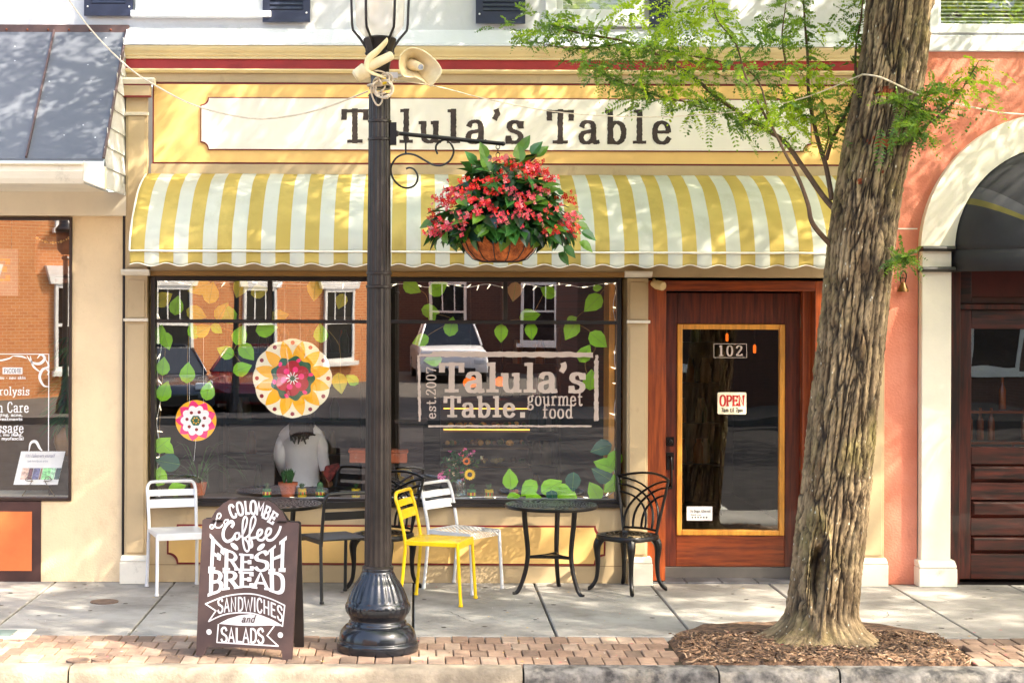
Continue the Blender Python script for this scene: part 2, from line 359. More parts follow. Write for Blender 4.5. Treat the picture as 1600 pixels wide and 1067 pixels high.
tag(mb.build('sidewalk', [CONC] + [M('sidewalk_concrete_%d' % i, c, .85, .13, 1.3 + i * .3, .35, 90, rgb2=c2, speck=((85, 75, 66), 30 + 9 * i, .5, .1), dirt=((98, 88, 76), 2.0 + .7 * i, .55, .55, .78)) for i, (c, c2) in enumerate([((166, 160, 150), (140, 134, 126)), ((150, 147, 141), (122, 118, 113))])], bev=.006), kind='structure')
mb = MB(); rc = random.Random(21)
for i in range(70):
    x, y, r = rc.uniform(-3.2, 5), rc.uniform(-2.15, -.1), rc.uniform(.006, .02); mb.add([(x + r * rc.uniform(.8, 1.2) * cos(t), y + r * rc.uniform(.7, 1.1) * sin(t), .0042) for t in [2 * pi * k / 9 for k in range(9)]], [tuple(range(9))])
for x0c, y0c, an, ln in ((-2.3, -1.2, .3, .8), (.4, -1.7, 2.6, .6), (2.2, -.9, .2, .8), (3.2, -1.5, 1.2, .5), (-.5, -.4, .8, .4)):
    p = V((x0c, y0c, .0045)); 
    for k in range(14):
        an += rc.uniform(-.5, .5); q = p + V((cos(an), sin(an) * .8, 0)) * ln / 14; s_ = V((-sin(an), cos(an), 0)) * .0022; mb.add([p - s_, p + s_, q + s_, q - s_], [(0, 1, 2, 3)]); p = q
tag(mb.build('pavement_stain', M('gum_and_cracks', (74, 66, 58), .9)), kind='structure')
# tree bed outline (x, y)
BED = [P(*q, 0) for q in []]
def gpt(px, py):
    u, v = px - PX0, -(py - PY0); b = u * ROLL + v; d = -CAMZ * FPX / b; return V(((u - v * ROLL) * d / FPX, d - DIST, 0))
BED = [gpt(*q) for q in [(1047, 993), (1092, 978), (1140, 975), (1240, 973), (1350, 975), (1430, 984), (1462, 993), (1522, 1038), (1078, 1039)]]
def inbed(x, y):
    c = False; n = len(BED)
    for i in range(n):
        a, b = BED[i], BED[i - 1]
        if (a.y > y) != (b.y > y) and x < (b.x - a.x) * (y - a.y) / (b.y - a.y) + a.x: c = not c
    return c
mb = MB()
for r in range(4):
    y0 = -2.20 - .2105 * r
    x = -6.2 + (r % 2) * .053
    while x < 7.0:
        if not (inbed(x + .05, y0 - .1) or inbed(x, y0 - .1) or inbed(x + .1, y0 - .1)):
            h = random.uniform(-.004, .003); q = random.random()
            mb.box(x + .003, x + .102, y0 - .207, y0 - .003, -.07, h, 0 if q < .5 else 1 if q < .72 else 2 if q < .88 else 3)
        x += .1055
tag(mb.build('brick_strip', BRICKS, bev=.004), kind='structure')
def kerb(xs, mat, rough, nm):
    for a, b in zip(xs, xs[1:]):
        nx = max(4, int((b - a) / .035)); prof = [(-3.05, -.1), (-3.05, -.004), (-3.10, 0), (-3.18, -.002), (-3.205, -.014), (-3.215, -.04), (-3.22, -.09), (-3.225, -.16)]
        vs = []
        for i in range(nx + 1):
            x = a + .006 + (b - a - .012) * i / nx
            for y, z in prof:
                d = noise.noise(V((x * 5, y * 9, z * 9))) * rough + noise.noise(V((x * 17, y * 25, z * 25))) * rough * .6
                vs.append((x, y - abs(d) * (1 if z < -.01 else 0), z + (d * .5 if y < -3.06 else 0)))
        m = len(prof); fs = [(i * m + j, i * m + j + 1, (i + 1) * m + j + 1, (i + 1) * m + j) for i in range(nx) for j in range(m - 1)]
        fs += [tuple(range(m - 1, -1, -1)), tuple(range(nx * m, nx * m + m))]
        k = MB(); k.add(vs, fs, 0, True); tag(k.build(nm, mat, sharp=50), kind='structure')
kx = [gpt(q, 1052).x for q in (98, 820, 1318)]
kerb([-9, -5.4, kx[0], kx[1]], KERBM, .008, 'kerb')
kerb([kx[1], 1.78, kx[2], 3.7, 5.6, 8], GRANITE, .04, 'kerb')
mb = MB(); mb.box(-60, -9, -3.2, -3.05, -.2, 0); mb.box(8, 60, -3.2, -3.05, -.2, 0); mb.box(-60, -6.2, -3.049, -2.19, -.2, -.002); mb.box(7.0, 60, -3.049, -2.19, -.2, -.002)
tag(mb.build('pavement', CONC), kind='structure')

# ------------------------------------------------------------------ shop building
shop = thing('shop_building', 'golden and taupe corner-free shop front with white painted upper storey, big leaf-hung window and mahogany door', 'shop', (.4, 0, 0))
shop['label'] = 'taupe and gold shop front with white upper storey, wide leaf-decorated window and mahogany glass door'
XL, XR = PX(196), PX(1380)
ztop = PZ(47)
# upper wall, pierced by the two windows
W1 = (PX(228), PX(398), PZ(20), 6.3); W2 = (PX(868), PX(986), PZ(32), 6.3)
Z9 = 7.6; XLL = -6.5
mb = MB()
for a, b in ((XLL, W1[0]), (W1[1], W2[0]), (W2[1], XR + .0)): mb.box(a, b, 0, .3, ztop, Z9)
for q in (W1, W2): mb.box(q[0], q[1], 0, .3, ztop, q[2]); mb.box(q[0], q[1], 0, .3, q[3], Z9)
mb.box(XLL, XR, -.025, 0, PZ(60), PZ(46))
mb.build('upper_wall', WHITEWALL, shop)
mb = MB(); mb.extr([(0, PZ(48)), (-.03, PZ(48)), (-.16, PZ(73)), (-.165, PZ(76.5)), (0, PZ(76.5))], PX(197), XR); mb.build('ledge', WHITEWALL, shop)
mb = MB(); z = PZ
mb.extr([(0, z(77)), (-.15, z(77)), (-.15, z(80)), (-.135, z(84)), (-.11, z(88)), (-.10, z(91)), (-.085, z(92)), (-.085, z(95.5)), (0, z(95.5))], PX(197), XR)
mb.extr([(0, z(111.5)), (-.1, z(111.5)), (-.1, z(113.5)), (-.075, z(117)), (0, z(117))], PX(197), XR); mb.build('cornice', CREAM, shop)
mb = MB(); mb.box(PX(197), XR, -.06, 0, z(111.4), z(95.6)); mb.build('red_frieze', REDBAND, shop)
mb = MB(); mb.box(PX(197), XR, -.05, 0, z(131), z(117.1)); mb.box(PX(236), PX(1340), -.05, 0, z(276), z(258.5)); mb.build('taupe_band', TAUPE, shop)
mb = MB(); mb.box(PX(236), PX(1340), -.048, .3, z(432), z(276.2)); mb.build('awning_backing', TAUPE, shop)
# pilasters
def pilaster(px0, px1, full, base_px, basez, cap0, cap1):
    x0, x1 = PX(px0), PX(px1)
    top = z(134) if full else z(434)
    b = MB(); b.box(x0, x1, -.09, .28, 0, top); e = (x1 - x0) * .1
    b.box(x0 + e, x1 - e, -.102, -.0905, z(862), z(504) - .02); b.box(x0 + e, x1 - e, -.102, -.0905, z(500) + .01, z(440))
    if full: b.box(x0 + e, x1 - e, -.102, -.0905, z(420), z(185)); b.box(PX(cap0 + 1), PX(cap1 - 7), -.15, -.0905, z(155), z(138))
    p = b.build('pilaster', TAUPE, shop, bev=.003)
    c = MB()
    if full:
        c.extr([(-.09, z(128)), (-.19, z(128)), (-.19, z(131)), (-.16, z(137)), (-.09, z(137))], PX(cap0), PX(cap1)); c.build('capital', IVORY, p, bev=.002); c = MB()
        c.extr([(-.09, z(180)), (-.135, z(180)), (-.12, z(184.5)), (-.09, z(184.5))], x0 - .01, x1 + .01); c.build('band', IVORY, p, bev=.002); c = MB()
    c.extr([(-.088, z(423)), (-.15, z(423)), (-.15, z(426.5)), (-.125, z(431)), (-.088, z(433))], x0 - .025, x1 + .025); c.build('capital', IVORY, p, bev=.002); c = MB()
    c.extr([(-.091, z(499)), (-.13, z(499)), (-.12, z(503.5)), (-.091, z(504))], x0 - .008, x1 + .012); c.build('band', IVORY, p, bev=.002)
    r = MB()
    if full:
        for q in (138, 155.5): r = MB(); r.box(PX(cap0 + 1), PX(cap1 - 7), -.152, -.0905, z(q + 1.2), z(q - .6)); r.build('red_line', REDLINE, p)
    d = MB(); d.box(PX(base_px[0]), PX(base_px[1]), -.15, .1, 0, z(875)); d.extr([(.1, z(874.9)), (-.15, z(874.9)), (-.155, z(872)), (-.135, z(869)), (-.1, z(866)), (.1, z(866))], PX(base_px[0]) + .005, PX(base_px[1]) - .005)
    d.build('base', IVORY, p, bev=.004)
pilaster(198, 232, True, (193, 235), 0, 192, 245)
pilaster(978, 1010, False, (980, 1017), 0, 975, 1014)
pilaster(1341, 1377, True, (1339, 1381), 0, 1332, 1385)
# window
zs0, zs1 = z(786), z(433)
xw0, xw1 = PX(236), PX(970)
mb = MB()
mb.frame(xw0, xw1, zs0, zs1, .035, -.03, .06)
xm = PX(598); ztr = z(503)
mb.box(xw0 + .035, xw1 - .035, -.02, .05, ztr - .014, ztr + .014)
mb.box(xm - .02, xm + .02, -.022, .05, zs0 + .035, ztr - .0145); 
for q in (421, 600, 789): mb.box(PX(q) - .017, PX(q) + .017, -.019, .05, ztr + .0145, zs1 - .0355)
wf = mb.build('window_frame', BLACKF, shop, bev=.003)
mb = MB(); mb.box(xw0 - .02, xw1 + .015, -.075, .0, z(790.5), z(783.5)); mb.build('sill', BLACKF, shop, bev=.004)
xs = [xw0 + .02, PX(421), xm, PX(789), xw1 - .02]
for a, b in zip(xs, xs[1:]):
    k = MB(); k.add([(a, .02, ztr), (b, .02, ztr), (b, .02, zs1 - .02), (a, .02, zs1 - .02)], [(0, 1, 2, 3)]); k.build('pane', GLASS, wf)
for a, b in ((xs[0], xm), (xm, xs[4])):
    k = MB(); k.add([(a, .021, zs0 + .02), (b, .021, zs0 + .02), (b, .021, ztr), (a, .021, ztr)], [(0, 1, 2, 3)]); k.build('pane', GLASS, wf)
mb = MB(); mb.box(PX(236), PX(976), -.06, -.0, z(432.5), z(425)); mb.build('lintel', M('mustard_lintel', (150, 112, 60), .6, .1), shop)
# bulkhead with notched golden panel
def notched(x0, x1, z0, z1, r, n=8):
    pts = []
    for cx, cz, a0 in ((x0, z0, 90), (x1, z0, 180), (x1, z1, 270), (x0, z1, 0)):
        seq = range(n + 1)
        for i in seq: a = rad(a0 - 90 * i / n); pts.append((cx + r * cos(a), cz + r * sin(a)))
    return pts
mb = MB(); mb.box(xw0 - .012, PX(980), -.035, .1, .0, z(790.6)); bk = mb.build('bulkhead', TAUPE, shop)
mb = MB()
for q in (833, 882): mb.box(xw0 - .01, PX(979), -.0362, -.036, z(q) - .002, z(q) + .002)
mb.build('groove', M('groove_brown', (120, 96, 66), .8), bk)
a, b, c, d = PX(263), PX(946), z(881), z(819)
mb = MB(); mb.prism(notched(a, b, c, d, .075), -.041, -.036); mb.build('panel_border', REDLINE, bk)
mb = MB(); mb.prism(notched(a + .014, b - .014, c + .014, d - .014, .075), -.046, -.0412); mb.build('panel', YELLOW, bk)
# upper windows, shutters, sills
GREY = M('window_trim_white', (222, 224, 226), .5, .05, 4, dirt=((120, 116, 110), 5, .4, .6, .8))
BLINDS = M('grey_blind', (150, 150, 152), .6, .15, 3, stretch=(.2, 1, 30), rgb2=(96, 98, 104))
for q, sz in ((W1, 30), (W2, 36)):
    k = MB(); k.frame(q[0] - .09, q[1] + .09, q[2] - .0, q[3] + .09, .085, -.03, .1); k.frame(q[0] + .0, q[1] - .0, q[2] + .004, q[3] + .0, .05, .03, .1)
    k.box(q[0] + .05, q[1] - .05, .04, .09, 5.2, 5.25)
    f = k.build('upper_window', GREY, shop, bev=.004)
    k = MB(); k.box(q[0] - .12, q[1] + .12, -.07, .02, q[2] - .05, q[2] - .001); k.build('sill', GREY, f, bev=.005)
    k = MB(); k.box(q[0], q[1], .12, .13, q[2], q[3]); k.build('blind', BLINDS, f)
    k = MB(); k.add([(q[0], .07, q[2]), (q[1], .07, q[2]), (q[1], .07, q[3]), (q[0], .07, q[3])], [(0, 1, 2, 3)]); k.build('pane', GLASS, f)
for a, b, c in ((131, 207, 28.5), (409, 483, 37), (741, 818, 38), (1011, 1044, 43)):
    x0, x1, z0 = PX(a), PX(b), z(c); k = MB()
    k.frame(x0, x1, z0, 6.3, .055, -.05, -.026, tb=.09); k.box(x0 + .05, x1 - .05, -.035, -.0265, z0 + .05, 6.25)
    zz = z0 + .1
    while zz < 6.2: k.extr([(-.036, zz), (-.048, zz), (-.036, zz + .028)], x0 + .056, x1 - .056); zz += .034
    f = k.build('shutter', NAVY, shop)
    for xx in (x0 + .028, x1 - .028): k = MB(); k.ball((xx, -.052, z0 + .07), .008, 8); k.build('bolt', PLASTER, f)
# door bay
dY = .2
mb = MB()
x0, x1 = PX(1011), PX(1293)
mb.box(x0, PX(1034, dY), -.03, dY + .1, 0.02, z(437)); mb.box(PX(1263, dY), x1, -.03, dY + .1, .02, z(437))
mb.box(x1 + .001, PX(1341), -.02, dY + .1, 0.0, z(437))
mb.box(PX(1250, dY), PX(1263, dY) - .001, .1, dY + .1, .02, z(452)); db = mb.build('door_frame', OAK, shop, bev=.004)
mb = MB(); mb.box(PX(1034, dY) + .001, PX(1263, dY) - .001, -.03, dY + .1, z(453), z(437)); mb.build('header', OAKH, db, bev=.004)
d0, d1 = PX(1035, dY), PX(1250, dY); zt, zb = PZ(456, dY), PZ(883, dY); g0, g1, gt, gb = PX(1066, dY), PX(1218, dY), PZ(513, dY), PZ(826, dY)
Y0, Y1 = dY, dY + .05
mb = MB(); mb.box(d0, g0 - .042, Y0, Y1, zb, zt); mb.box(g1 + .042, d1, Y0, Y1, zb, zt)
dr = mb.build('door', MAHOG, shop, bev=.003)
mb = MB(); mb.box(g0 - .0415, g1 + .0415, Y0 + .003, Y1, gt + .042, zt); mb.build('top_rail', MAHOG, dr, bev=.003)
mb = MB(); mb.box(g0 - .0415, g1 + .0415, Y0 + .003, Y1, zb, gb - .042); mb.build('bottom_rail', OAKH, dr, bev=.003)
mb = MB(); mb.frame(g0 - .041, g1 + .041, gb - .041, gt + .041, .041, Y0 - .012, Y1); mb.build('glazing_bead', GOLDW, dr, bev=.006, seg=2)
mb = MB(); mb.add([(g0, Y0 + .02, gb), (g1, Y0 + .02, gb), (g1, Y0 + .02, gt), (g0, Y0 + .02, gt)], [(0, 1, 2, 3)]); mb.build('pane', GLASSD, dr)
mb = MB(); hx = PX(1047, dY)
zc = PZ(688, dY); mb.box(hx - .032, hx + .032, Y0 - .012, Y0, zc - .035, zc + .035); mb.lathe((0, 0, 0), [(.02, 0), (.02, .012), (.012, .016)], 14)
n0 = 8; 
for i in range(n0, len(mb.v)): x, y, q = mb.v[i]; mb.v[i] = (hx + x, Y0 - .012 - q, zc + y)
mb.build('deadbolt', BLACKM, dr, bev=.004)
mb = MB(); za, zb2 = PZ(712, dY), PZ(755, dY)
mb.box(hx - .03, hx + .03, Y0 - .014, Y0, PZ(732, dY), PZ(705, dY)); mb.tube(crom([(hx, Y0 - .01, za), (hx + .002, Y0 - .05, za - .01), (hx + .004, Y0 - .055, (za + zb2) / 2), (hx + .004, Y0 - .05, zb2 + .02), (hx, Y0 - .005, zb2 - .01)], 5), .011, 8)
mb.box(hx - .022, hx + .022, Y0 - .012, Y0, zb2 - .035, zb2 + .015); mb.box(hx - .02, hx + .03, Y0 - .05, Y0 - .04, za + .008, za + .018)
mb.build('door_handle', BLACKM, dr, bev=.003)
for q in (500, 613, 722): k = MB(); k.tube([(PX(1251, dY), Y0 - .006, PZ(q + 10, dY)), (PX(1251, dY), Y0 - .006, PZ(q - 10, dY))], .008, 8); k.build('hinge', M('hinge_steel', (150, 140, 120), .35, .2, metal=.8), dr)
TILE = M('grey_step_tile', (92, 92, 96), .5, .15, 6)
mb = MB()
xx = PX(1018); 
while xx < x1 - .05: mb.box(xx, min(xx + .27, x1), -.033, dY - .01, -.05, .012); xx += .275
mb.build('doorstep', TILE, shop, bev=.004)
mb = MB(); mb.box(PX(1018), x1, dY - .01, dY + .12, -.05, zb - .003); mb.build('threshold', M('threshold_grey', (96, 90, 84), .6), shop, bev=.004)
# party walls and roof slab so that no light leaks in
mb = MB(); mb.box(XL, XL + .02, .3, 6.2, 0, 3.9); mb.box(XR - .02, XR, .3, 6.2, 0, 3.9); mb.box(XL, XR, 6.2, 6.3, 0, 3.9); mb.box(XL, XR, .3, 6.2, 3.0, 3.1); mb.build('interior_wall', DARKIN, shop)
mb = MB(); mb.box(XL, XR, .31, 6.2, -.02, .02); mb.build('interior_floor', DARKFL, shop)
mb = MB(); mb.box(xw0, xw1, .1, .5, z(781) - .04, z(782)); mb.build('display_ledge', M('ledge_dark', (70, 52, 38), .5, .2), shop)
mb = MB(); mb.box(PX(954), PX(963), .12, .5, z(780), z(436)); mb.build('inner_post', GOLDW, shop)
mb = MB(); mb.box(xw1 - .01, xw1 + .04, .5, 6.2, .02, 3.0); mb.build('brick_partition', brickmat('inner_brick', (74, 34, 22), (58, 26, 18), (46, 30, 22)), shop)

# ------------------------------------------------------------------ sign board
sg = thing('shop_sign', 'long gold signboard with cream notched panel lettered in dark typewriter capitals above the striped awning', 'sign', (.4, 0, 3.2))
a, b, c, d = PX(238), PX(1338), z(258), z(131.5)
mb = MB(); mb.box(a, b, -.04, -.001, c, d); mb.build('border', REDLINE, sg)
mb = MB(); mb.box(a + .012, b - .012, -.046, -.0402, c + .012, d - .014); mb.build('gold_panel', YELLOW, sg)
a, b, c, d = PX(313), PX(1264), z(237), z(154.5)
mb = MB(); mb.prism(notched(a, b, c, d, .058), -.055, -.0462); mb.build('panel_outline', REDLINE, sg)
mb = MB(); mb.prism(notched(a + .009, b - .009, c + .009, d - .009, .058), -.062, -.0552); mb.build('white_panel', SIGNWHITE, sg)
mb = MB(); wtext(mb, "Talula's Table", 536, 1049, 223, 171, -.063, 17, 9.5, 21, True, .13); mb.build('lettering', INK, sg)

# ------------------------------------------------------------------ striped awning
AWY = M('yellow_awning_canvas', (202, 178, 96), .8, .1, 2, .15, 25, rgb2=(188, 164, 82), dirt=((126, 112, 44), 2.6, .6, .52, .78, (1, 1, .45)))
AWW = M('white_awning_canvas', (206, 208, 194), .8, .06, 2, .15, 25, dirt=((150, 146, 104), 2.8, .6, .52, .8, (1, 1, .45)))
for m_ in (AWY, AWW):
    nt = m_.node_tree; t = nt.nodes.new('ShaderNodeBsdfTranslucent'); t.inputs[0].default_value = lin((200, 165, 70) if m_ is AWY else (215, 205, 180)); x = nt.nodes.new('ShaderNodeMixShader'); x.inputs[0].default_value = .22
    nt.links.new(nt.nodes['Principled BSDF'].outputs[0], x.inputs[1]); nt.links.new(t.outputs[0], x.inputs[2]); nt.links.new(x.outputs[0], nt.nodes['Material Output'].inputs[0])
CORD = M('white_cord', (232, 226, 210), .6)
aw = thing('awning', 'yellow and white striped canvas awning with scalloped edge over the shop window', 'awning', (.5, 0, 2.4))
ax0, ax1 = -2.065, 3.285; prof = crom([(-.05, 3.13, 0), (-.24, 3.07, 0), (-.47, 2.965, 0), (-.68, 2.79, 0), (-.80, 2.64, 0), (-.845, 2.515, 0)], 5)
NS = 51; wS = (ax1 - ax0) / NS
def awtop(i, j, sub):
    x = ax0 + (ax1 - ax0) * i / (NS * sub); p = prof[j]
    t = j / (len(prof) - 1); d = .03 * sin(t * pi) * noise.noise(V((x * 1.1, t * 2, 0))) + .010 * noise.noise(V((x * 4, t * 6, 3))) + .022 * sin(t * pi) * (1 - abs(cos(pi * (x - ax0) / 1.34)))
    return (x, p.x - d, p.y + d * .5)
mb = MB(); sub = 3; npf = len(prof)
mb.add([awtop(i, j, sub) for i in range(NS * sub + 1) for j in range(npf)], [])
for i in range(NS * sub):
    for j in range(npf - 1): mb.f.append((i * npf + j, i * npf + j + 1, (i + 1) * npf + j + 1, (i + 1) * npf + j)); mb.m.append((i // sub) % 2); mb.s.append(True)
for xe, mi in ((ax0, 0), (ax1, 0)):
    mb.add([(xe, -.05, 2.515)] + [(xe, p.x, p.y) for p in prof], [tuple(range(npf + 1))], mi)
o = mb.build('canopy', [AWY, AWW], aw); sd = o.modifiers.new('solid', 'SOLIDIFY'); sd.thickness = .004
mb = MB(); sub = 8; rows = 5
for i in range(NS * sub + 1):
    x = ax0 + (ax1 - ax0) * i / (NS * sub); ph = (x - ax0) / (2 * wS)
    drop = .098 + .012 * cos(2 * pi * ph + pi * .5); yo = -.846 + .008 * sin(2 * pi * ph)
    mb.v += [(x, yo * (1 if j else 1) - .006 * sin(j / rows * 3) * cos(pi * ph), 2.512 - drop * j / (rows - 1)) for j in range(rows)]
for i in range(NS * sub):
    for j in range(rows - 1): mb.f.append((i * rows + j, i * rows + j + 1, (i + 1) * rows + j + 1, (i + 1) * rows + j)); mb.m.append((i // sub) % 2); mb.s.append(True)
o = mb.build('valance', [AWY, AWW], aw); sd = o.modifiers.new('solid', 'SOLIDIFY'); sd.thickness = .003
mb = MB(); mb.tube([(ax0 + (ax1 - ax0) * i / 60, -.856, 2.513 + .004 * noise.noise(V((i * .4, 0, 0)))) for i in range(61)], .0075, 6)
mb.tube([(ax0 + (ax1 - ax0) * i / (NS * 8), -.856 + .008 * sin(pi * i / 8), 2.512 - (.098 + .012 * cos(pi * i / 8 + pi * .5))) for i in range(NS * 8 + 1)], .0032, 5)
mb.tube([(ax0 - .002, p.x - .004, p.y) for p in prof], .008, 6); mb.build('piping', CORD, aw)
mb = MB(); mb.box(ax0 + .01, ax1 - .01, -.83, -.80, 2.50, 2.53)
for x in (ax0 + .03, .6, ax1 - .03): mb.box(x - .012, x + .012, -.8, -.05, 2.5, 2.525)
mb.build('support_bar', BLACKF, aw)
# ------------------------------------------------------------------ left neighbour
lb = thing('neighbour_shop', 'cream stucco shop with grey metal roof hood, left of the striped awning', 'shop', (-3.5, 0, 0))
lx = -2.232; LX0 = -6.5
mb = MB()
wx1 = PX(114); zt, zb = z(342), z(783)
mb.box(wx1, PX(193.5), -.04, .3, -.0, z(306)); mb.box(LX0, wx1, -.04, .3, z(341.5), z(306)); mb.box(PX(67), wx1, -.041, .3, -.0, z(784)); mb.build('stucco_wall', STUCCO, lb)
mb = MB(); mb.box(LX0, PX(67), -.05, .1, 0, z(784)); mb.build('bulkhead', M('dark_brown_bulkhead', (62, 36, 32), .5, .2, 5), lb)
mb = MB()
for i in range(3): c_ = PX(53) - i * 1.3; mb.box(c_ - 1.1, c_, -.056, -.051, z(892), z(800))
mb.build('orange_panel', M('orange_panel_paint', (214, 112, 58), .6, .1, 3), lb)
mb = MB(); mb.frame(LX0, wx1, zb, zt, .022, -.06, .05); f = mb.build('window_frame', M('bronze_window_frame', (44, 28, 22), .4, .2), lb, bev=.003)
mb = MB(); mb.add([(LX0, .0, zb), (wx1 - .01, .0, zb), (wx1 - .01, .0, zt), (LX0, .0, zt)], [(0, 1, 2, 3)]); mb.build('pane', GLASSL, f)
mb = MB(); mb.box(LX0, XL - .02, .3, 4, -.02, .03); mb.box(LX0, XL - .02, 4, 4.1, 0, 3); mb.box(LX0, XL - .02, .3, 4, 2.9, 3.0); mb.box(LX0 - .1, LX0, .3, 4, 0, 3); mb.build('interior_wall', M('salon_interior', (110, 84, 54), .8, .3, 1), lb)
mb = MB(); mb.box(LX0, wx1, .06, .6, zb - .03, zb + .01); mb.build('display_ledge', M('pale_ledge', (200, 190, 170), .6), lb)
# frieze and hood
mb = MB(); mb.box(LX0, PX(199), -.09, -.0, z(340), z(303)); mb.build('frieze', M('frieze_cream', (226, 214, 192), .6, .06, 2), lb)
zr0, zr1 = 3.165, z(46); yr = -.96
mb = MB(); mb.add([(LX0, yr - .02, zr0), (lx, yr - .02, zr0), (lx, -.0, zr1), (LX0, 0, zr1), (LX0, yr - .02, zr0 - .02), (lx, yr - .02, zr0 - .02), (lx, 0, zr1 - .025), (LX0, 0, zr1 - .025)],
    [(0, 1, 2, 3), (7, 6, 5, 4), (0, 4, 5, 1), (1, 5, 6, 2), (2, 6, 7, 3), (3, 7, 4, 0)]); rf = mb.build('roof', ROOFM, lb)
mb = MB()
def rp(x, t, up=.0): return V((x, (yr - .02) * (1 - t) - up * .75, zr0 + (zr1 - zr0) * t + up * .66))
sx_ = P(42, 248, yr).x
for q in (0, 1, 2, 3): x = sx_ - .83 * q; mb = MB(); mb.add([rp(x - .006, 0), rp(x + .006, 0), rp(x + .006, .97), rp(x - .006, .97), rp(x - .006, 0, .022), rp(x + .006, 0, .022), rp(x + .006, .97, .022), rp(x - .006, .97, .022)], [(4, 5, 6, 7), (0, 1, 5, 4), (1, 2, 6, 5), (2, 3, 7, 6), (3, 0, 4, 7)]); mb.build('seam', COPPER, rf)
mb = MB(); mb.tube([rp(lx, 0, .003), rp(lx, 1, .003)], .012, 6); mb.build('seam', COPPER, rf)
mb = MB(); mb.box(LX0, lx + .02, -.035, .0, zr1 - .055, zr1 + .02); k = mb.build('flashing', COPPER, rf, bev=.003)
RUST = M('rust', (120, 62, 40), .8)
for i in range(7): k = MB(); k.ball((lx - .12 - .16 * i, -.036, zr1 - .02), .009, 6); k.build('rivet', RUST, rf)
# side cheek, clapboards
mb = MB(); mb.add([(lx - .006, yr + .02, zr0 - .03), (lx - .006, -.0, zr1 - .03), (lx - .006, -.0, 2.96), (lx - .006, yr + .02, 2.96)], [(0, 1, 2, 3)])
for i in range(8):
    za = 2.96 + i * .15; t = max(0, (za - zr0 + .02) / (zr1 - zr0)); y0 = yr + .03 + (0 - yr) * max(0, t); y1 = -.005
    if za < zr1 - .1 and y0 < -.05: mb.add([(lx - .004, y0, za + .145), (lx - .004, y1, za + .145), (lx + .006, y1, za), (lx + .006, y0, za), (lx - .004, y1, za), (lx - .004, y0, za)], [(0, 1, 2, 3), (3, 2, 4, 5)])
mb.build('cheek', WHITEWALL, lb)
mb = MB()
mb.extr([(yr - .03, zr0 - .03), (yr - .10, zr0 - .03), (yr - .10, zr0 - .045), (yr - .06, zr0 - .05), (yr - .06, zr0 - .09), (yr - .08, zr0 - .095), (yr - .05, 3.02), (yr - .02, 2.985), (0, 2.985), (0, 3.0), (yr + .02, 3.0)], LX0, lx - .14); mb.build('gutter', IVORY, lb)
mb = MB(); mb.prism([(lx - .139, zr0 - .02), (lx + .016, zr0 - .06), (lx + .016, 2.94), (lx - .139, 3.0)], yr - .07, yr + .02); mb.build('eave_return', IVORY, lb, bev=.006)
mb = MB(); mb.box(PX(193.6), PX(196.5), -.08, .2, 0, z(306)); mb.build('seam_gap', BLACKF, lb)
# lettering on the neighbour's window, inside face
mb = MB(); Yg = -.003
def t_end(s, pxe, pyb, pyt, wpx, **k): wtext(mb, s, pxe - wpx, pxe, pyb, pyt, Yg, **k)
t_end('electrolysis', 46, 617, 604, 82, thick=14, thin=9, gap=10)
t_end('Skin Care', 45, 644, 628, 72, thick=14, thin=9, gap=10)
t_end('Massage', 37, 676, 660, 62, thick=14, thin=9, gap=10)
for s, e, y, w in (('facial, anti-aging, acne,', 35, 650, 84), ('and rosacea treatments', 35, 656.5, 84), ('stone, mu ming,', 35, 681, 52), ('prenatal, myofascial', 37, 687, 66), ('wellness - new you - new skin', 40, 592, 90)): t_end(s, e, y, y - 4.5, w, thick=20, thin=16, gap=8, serif=False)
def sw(pts, wd, m=0):
    q = crom([(x, y, 0) for x, y in pts], 6); n = len(q); pp = [P(p.x, p.y, Yg) for p in q]; pp = [V((p.x, p.z)) for p in pp]; vs = []
    for i in range(n):
        t = (pp[min(i + 1, n - 1)] - pp[max(i - 1, 0)]).normalized(); nn = V((-t.y, t.x)); h = wd * (.25 + sin(pi * i / (n - 1))) / FPX * DIST * .5
        for s_ in (1, -1): p = pp[i] + nn * h * s_; vs.append((p.x, Yg, p.y))
    mb.add(vs, [(2 * i, 2 * i + 2, 2 * i + 3, 2 * i + 1) for i in range(n - 1)], m)
for pts, wd in (([(42, 556), (50, 566), (62, 568), (70, 560), (64, 554), (58, 560)], 3.5), ([(70, 560), (76, 572), (66, 578), (62, 590), (68, 602), (76, 604)], 3.5), ([(47, 556), (52, 572), (64, 582)], 2.5), ([(70, 575), (76, 580), (74, 586)], 2), ([(-10, 560), (0, 563), (14, 560), (20, 556)], 2), ([(20, 556), (34, 557), (42, 560)], 2), ([(45, 705), (48, 692), (56, 690), (62, 700), (66, 704)], 3.5)): sw(pts, wd)
for a, b in (((-40, 553), (76, 553)), ((76, 553), (76, 704))):
    p, q = P(a[0], a[1], Yg), P(b[0], b[1], Yg); mb.box(min(p.x, q.x) - .002, max(p.x, q.x) + .002, Yg - .0006, Yg, min(p.z, q.z) - .002, max(p.z, q.z) + .002)
wl = mb.build('window_lettering', VINYLW, f)
mb = MB(); mb.fbox(4, 574, 35, 584.5, Yg, Yg + .001); k = mb.build('logo_plate', VINYLW, f)
mb = MB(); wtext(mb, 'PiCONE', 6, 33, 582.5, 576, Yg - .001, thick=16, thin=9, gap=8); mb.build('plate_lettering', M('grey_vinyl', (90, 84, 86), .6), k)
